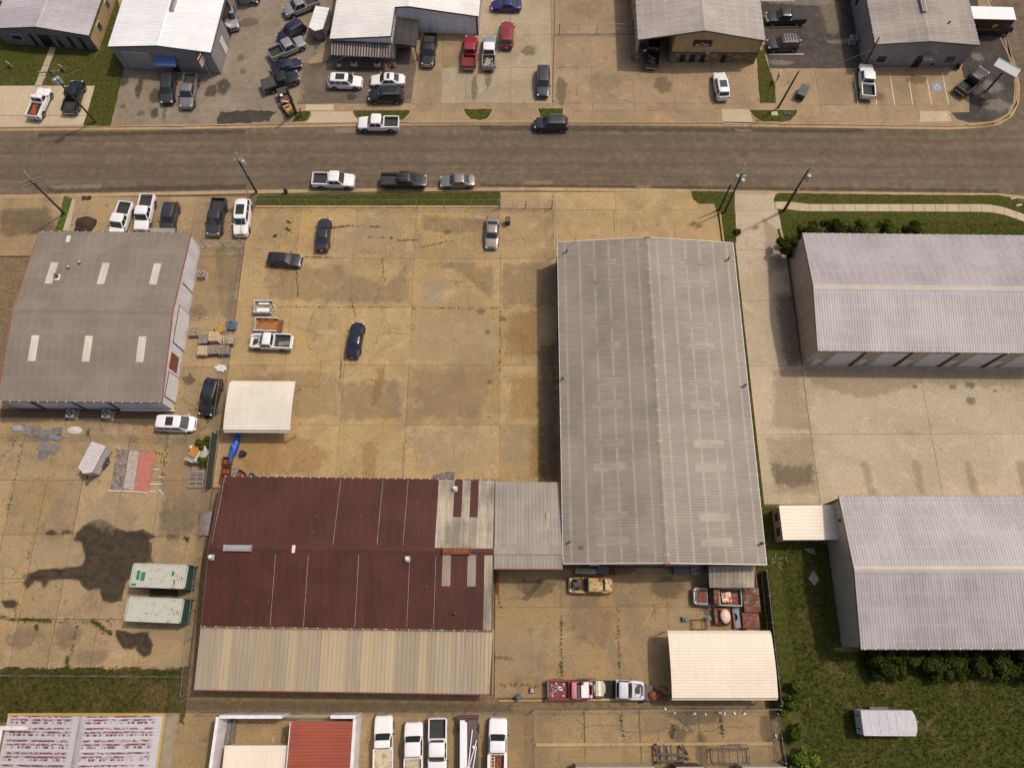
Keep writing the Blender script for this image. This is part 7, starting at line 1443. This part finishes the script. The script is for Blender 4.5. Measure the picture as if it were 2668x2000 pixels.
# ================================================================ person by the carport pickup
p = at((1677, 149)); pe = thing('person', 'person in white shirt standing at the open door of the carport pickup', 'person', (p.x, p.y, .0), R(20))
def skinned(name, vs, es, rad, mat, parent, lv=1):
    m = bpy.data.meshes.new(name); m.from_pydata(vs, es, []); m.update(); m.materials.append(mat); o = bpy.data.objects.new(name, m); COL.objects.link(o); o.parent = parent
    sk = o.modifiers.new('skin', 'SKIN'); sk.use_smooth_shade = True
    for i, r_ in enumerate(rad): m.skin_vertices[0].data[i].radius = (r_, r_*.8) if isinstance(r_, float) else r_
    m.skin_vertices[0].data[0].use_root = True; o.modifiers.new('sub', 'SUBSURF').levels = lv; o.modifiers['sub'].render_levels = lv; return o
sk = plain((.36, .20, .13), .6)
bv = [(0, 0, .95), (0, 0, 1.2), (0, 0, 1.42), (0, 0, 1.52), (0, .01, 1.60), (0, .01, 1.72), (-.19, 0, 1.40), (-.26, .05, 1.14), (-.22, .24, .95), (.19, 0, 1.40), (.27, .12, 1.16), (.2, .36, 1.10), (-.10, 0, .9), (-.11, .02, .5), (-.11, -.02, .08), (-.11, .12, .05), (.10, 0, .9), (.12, .06, .5), (.12, .04, .08), (.12, .18, .05), (-.21, .32, .90), (.17, .45, 1.1)]
be = [(0, 1), (1, 2), (2, 3), (3, 4), (4, 5), (2, 6), (6, 7), (7, 8), (8, 20), (2, 9), (9, 10), (10, 11), (11, 21), (0, 12), (12, 13), (13, 14), (14, 15), (0, 16), (16, 17), (17, 18), (18, 19)]
skinned('body', bv, be, [.15, .14, .15, .06, .10, .085, .065, .05, .04, .065, .05, .04, .09, .065, .05, .045, .09, .065, .05, .045, .035, .035], sk, pe)
skinned('shirt', bv[:3]+[bv[6], bv[7], bv[9], bv[10]], [(0, 1), (1, 2), (2, 3), (3, 4), (2, 5), (5, 6)], [.17, .165, .17, .085, .075, .085, .075], plain((.62, .64, .68), .8), pe)
skinned('trousers', [bv[0], bv[12], bv[13], bv[14], bv[16], bv[17], bv[18]], [(0, 1), (1, 2), (2, 3), (0, 4), (4, 5), (5, 6)], [.165, .11, .085, .07, .11, .085, .07], plain((.10, .10, .12), .9), pe)
MB().ell((0, -.005, 1.72), (.105, .115, .09), 12, 7).build('hair', plain((.03, .02, .015), .8), pe, 60)
# ================================================================ plants
def leafmat(name, a, b):
    t = NT(name); r = t.noise(t.pos(), 1.3, 4); n = t.noise(t.pos(), 9, 2)
    return t.end(t.mul(t.mix(t.mr(r, .35, .65), a, b), t.mr(n, .3, .7, .55, 1.5)), .9, 0, None, .08)
lf_dark = leafmat('dark_leaves', (.022, .030, .004), (.048, .056, .008)); lf_mid = leafmat('shrub_leaves', (.036, .052, .006), (.070, .088, .011)); lf_lime = leafmat('bright_leaves', (.06, .10, .012), (.12, .16, .022)); m_bark = plain((.07, .05, .035), .95)
def plant(name, label, x, y, r_, h, n, mat, group=None, leaf=.16):
    t = thing(name, label, 'shrub', (x, y, 0), 0, group); mb = MB(); tr = MB(); cl = []
    for k in range(max(6, int(r_*9))):
        th, ph = random.uniform(0, 6.28), random.uniform(.1, 1.5); q = random.uniform(.45, 1.0); cl.append((Vector((r_*q*math.cos(th)*math.sin(ph), r_*q*math.sin(th)*math.sin(ph), h*(.35+.55*math.cos(ph)*q))), random.uniform(.22, .42)*r_))
    tr.cyl((0, 0, -.05), (0, 0, h*.5), .09, .05, 7)
    for c, cr_ in cl[:8]: tr.cyl((0, 0, h*.3), c, .045, .015, 5, False)
    for k in range(n):
        c, cr_ = random.choice(cl); d = Vector((random.gauss(0, 1), random.gauss(0, 1), random.gauss(0, 1))).normalized()*cr_*random.uniform(.6, 1.05); p_ = c+d; p_.z = max(.05, p_.z)
        nrm = (d.normalized()+Vector((random.gauss(0, .5), random.gauss(0, .5), random.gauss(.3, .5)))).normalized(); u = nrm.orthogonal().normalized(); v_ = nrm.cross(u); a = random.uniform(0, 6.28); s = leaf*random.uniform(.6, 1.3)
        u2 = (u*math.cos(a)+v_*math.sin(a))*s; v2 = (v_*math.cos(a)-u*math.sin(a))*s*.6; mb.add([p_-u2, p_+v2, p_+u2, p_-v2], [(0, 1, 2, 3)])
    mb.build('crown', mat, t); tr.build('trunk', m_bark, t); return t
hx = [39.6, 42.3, 44.9, 47.4, 50.0, 52.5, 55.0, 57.6]
for k, x in enumerate(hx): plant('hedge_shrub', ['leftmost dark hedge shrub behind the southern storage block', 'second dark hedge shrub from the left behind the southern storage block', 'third dark hedge shrub from the left behind the southern storage block', 'fourth dark hedge shrub from the left behind the southern storage block', 'fifth dark hedge shrub from the left behind the southern storage block', 'sixth dark hedge shrub from the left behind the southern storage block', 'seventh dark hedge shrub from the left behind the southern storage block', 'rightmost dark hedge shrub behind the southern storage block'][k], x, -3.5+random.uniform(-.2, .2), random.uniform(1.75, 2.0), random.uniform(2.3, 3.0), 4200, lf_dark, 'hedge behind the southern storage block')
for k, (x, y, r_, h, lb_) in enumerate(((35.6, 46.9, 1.3, 3.4, 'dark shrub at the corner of the northern storage block'), (38.2, 48.5, 1.7, 4.0, 'dark shrub just right of the storage corner, behind its roof'), (41.4, 48.9, 1.9, 4.8, 'tallest dark shrub behind the northern storage roof'), (44.6, 48.6, 1.8, 4.2, 'shrub right of the tallest behind the northern storage roof'), (48.0, 48.7, 1.7, 4.2, 'shrub with light green top behind the northern storage roof'), (51.6, 48.7, 1.6, 4.4, 'pointed shrub at the end of the row behind the northern storage roof'))): plant('shrub', lb_, x, y, r_, h, 2200, lf_mid if k == 4 else lf_dark, 'shrubs behind the northern storage block')
for x, y, r_, h, m_, lb_ in ((-36.3, 21.0, 1.0, 2.2, lf_mid, 'green bush growing through the left fence above the compressor'), (-36.4, 18.8, .8, 1.6, lf_mid, 'lower green bush at the left fence beside the compressor'), (29.4, -7.6, 1.3, 2.2, lf_mid, 'green bush at the corner behind the large cream carport'), (29.8, -10.2, 1.0, 1.8, lf_mid, 'green bush beside the frame yard fence'), (30.0, -13.2, 1.6, 2.6, lf_lime, 'bright green bush at the bottom edge right of the frame yard'), (31.6, -14.6, 1.3, 1.8, lf_lime, 'second bright green bush at the bottom edge in the field'), (30.4, -5.8, .9, 1.6, lf_mid, 'small green bush right of the large cream carport'), (29.9, 49.9, .5, .7, lf_mid, 'small weed bush beside the timber kerb')): plant('bush', lb_, x, y, r_, h, int(1500*r_), m_)
for k, (x, y) in enumerate(((2379, 172), (2420, 174), (2490, 180))): q = G(x, y); plant('entry_shrub', ['left', 'middle', 'right'][k]+' small clipped shrub at the front of the grey gable building', q.x, q.y, .5, .8, 500, lf_dark, None, .1)
# weeds in joints and tufts in the field: uncountable
def tufts(name, pts, mat, h=.22, lab=None):
    mb = MB()
    for p_ in pts:
        for k in range(random.randint(3, 6)):
            a = random.uniform(0, 6.28); d = Vector((math.cos(a), math.sin(a), 0)); b = Vector((p_[0]+random.gauss(0, .05), p_[1]+random.gauss(0, .05), 0)); s = h*random.uniform(.5, 1.4); w_ = d.orthogonal().normalized()*.035
            mb.add([b-w_, b+w_, b+d*s*.7+Vector((0, 0, s))], [(0, 1, 2)])
    o = mb.build(name, mat); struct(o, 'stuff'); return o
def linepts(v, a, b, n, j=.08):
    p_, q_ = W(v, *a), W(v, *b); return [p_.lerp(q_, random.random())+Vector((random.gauss(0, j), random.gauss(0, j))) for k in range(n)]
wp = []
for a, b, n in (((100, 985), (430, 1000), 200), ((0, 960), (100, 985), 30), ((430, 1005), (960, 1005), 60), ((640, 1030), (560, 1420), 60), ((560, 1300), (545, 1420), 70), ((280, 300), (125, 960), 40), ((760, 1000), (920, 1110), 170), ((640, 280), (1660, 320), 60), ((1400, 300), (1440, 310), 25), ((1530, 310), (1550, 350), 40), ((300, 1030), (310, 1070), 30), ((0, 1420), (1530, 1430), 260), ((950, 1420), (1500, 1430), 120)): wp += linepts(J_, a, b, n, .12)
for a, b, n in (((770, 880), (760, 960), 25), ((1455, 940), (1400, 1400), 60), ((190, 1000), (60, 1658), 40), ((1880, 900), (1850, 1100), 60), ((1780, 780), (1800, 820), 30), ((1830, 1270), (1800, 1400), 50)): wp += linepts(I_, a, b, n, .1)
for a, b, n in (((720, 400), (840, 385), 40), ((830, 380), (1130, 395), 40), ((410, 350), (430, 360), 20), ((400, 400), (430, 415), 25), ((520, 605), (730, 612), 30), ((980, 460), (1170, 470), 20), ((1200, 490), (1350, 485), 20), ((1370, 535), (1620, 490), 25), ((420, 965), (1930, 980), 60), ((475, 660), (490, 890), 30), ((1100, 620), (1110, 780), 15), ((800, 1350), (790, 1480), 15), ((1945, 980), (1940, 1500), 25)): wp += linepts(F_, a, b, n, .05)
for a, b, n in (((110, 1550), (230, 1560), 35), ((585, 1240), (590, 1640), 50), ((1000, 1200), (1005, 1630), 35), ((130, 1100), (150, 1200), 15)): wp += linepts(L_, a, b, n, .07)
for a, b, n in (((0, 240), (800, 262), 60), ((930, 470), (960, 660), 30), ((1340, 560), (1330, 660), 40), ((1700, 490), (1720, 640), 40), ((470, 60), (490, 200), 25)): wp += linepts(O_, a, b, n, .1)
tufts('weeds', wp, m_weed, .16)
fp_ = []
for k in range(9000):
    x, y = random.uniform(30.9, 66), random.uniform(-15, -2.4)
    if y < -2.4: fp_.append((x, y))
for k in range(1600): fp_.append((random.uniform(30.9, 35.4), random.uniform(-2.4, 8.8)))
tufts('field_tufts', fp_, m_field, .17)
tufts('verge_tufts', [(random.uniform(-75, -35.5), random.uniform(-9.0, -3.8)) for k in range(5000)], m_verge, .17)
tufts('lawn_tufts', [(random.uniform(37, 72), random.uniform(47.5, 51.6)) for k in range(3500)]+[(random.uniform(27.7, 29.3), random.uniform(-7, 50)) for k in range(1800)], m_grass, .10)
for o in COL.objects:
    if o.name.startswith('gutter_straps'): o['kind'] = 'stuff'
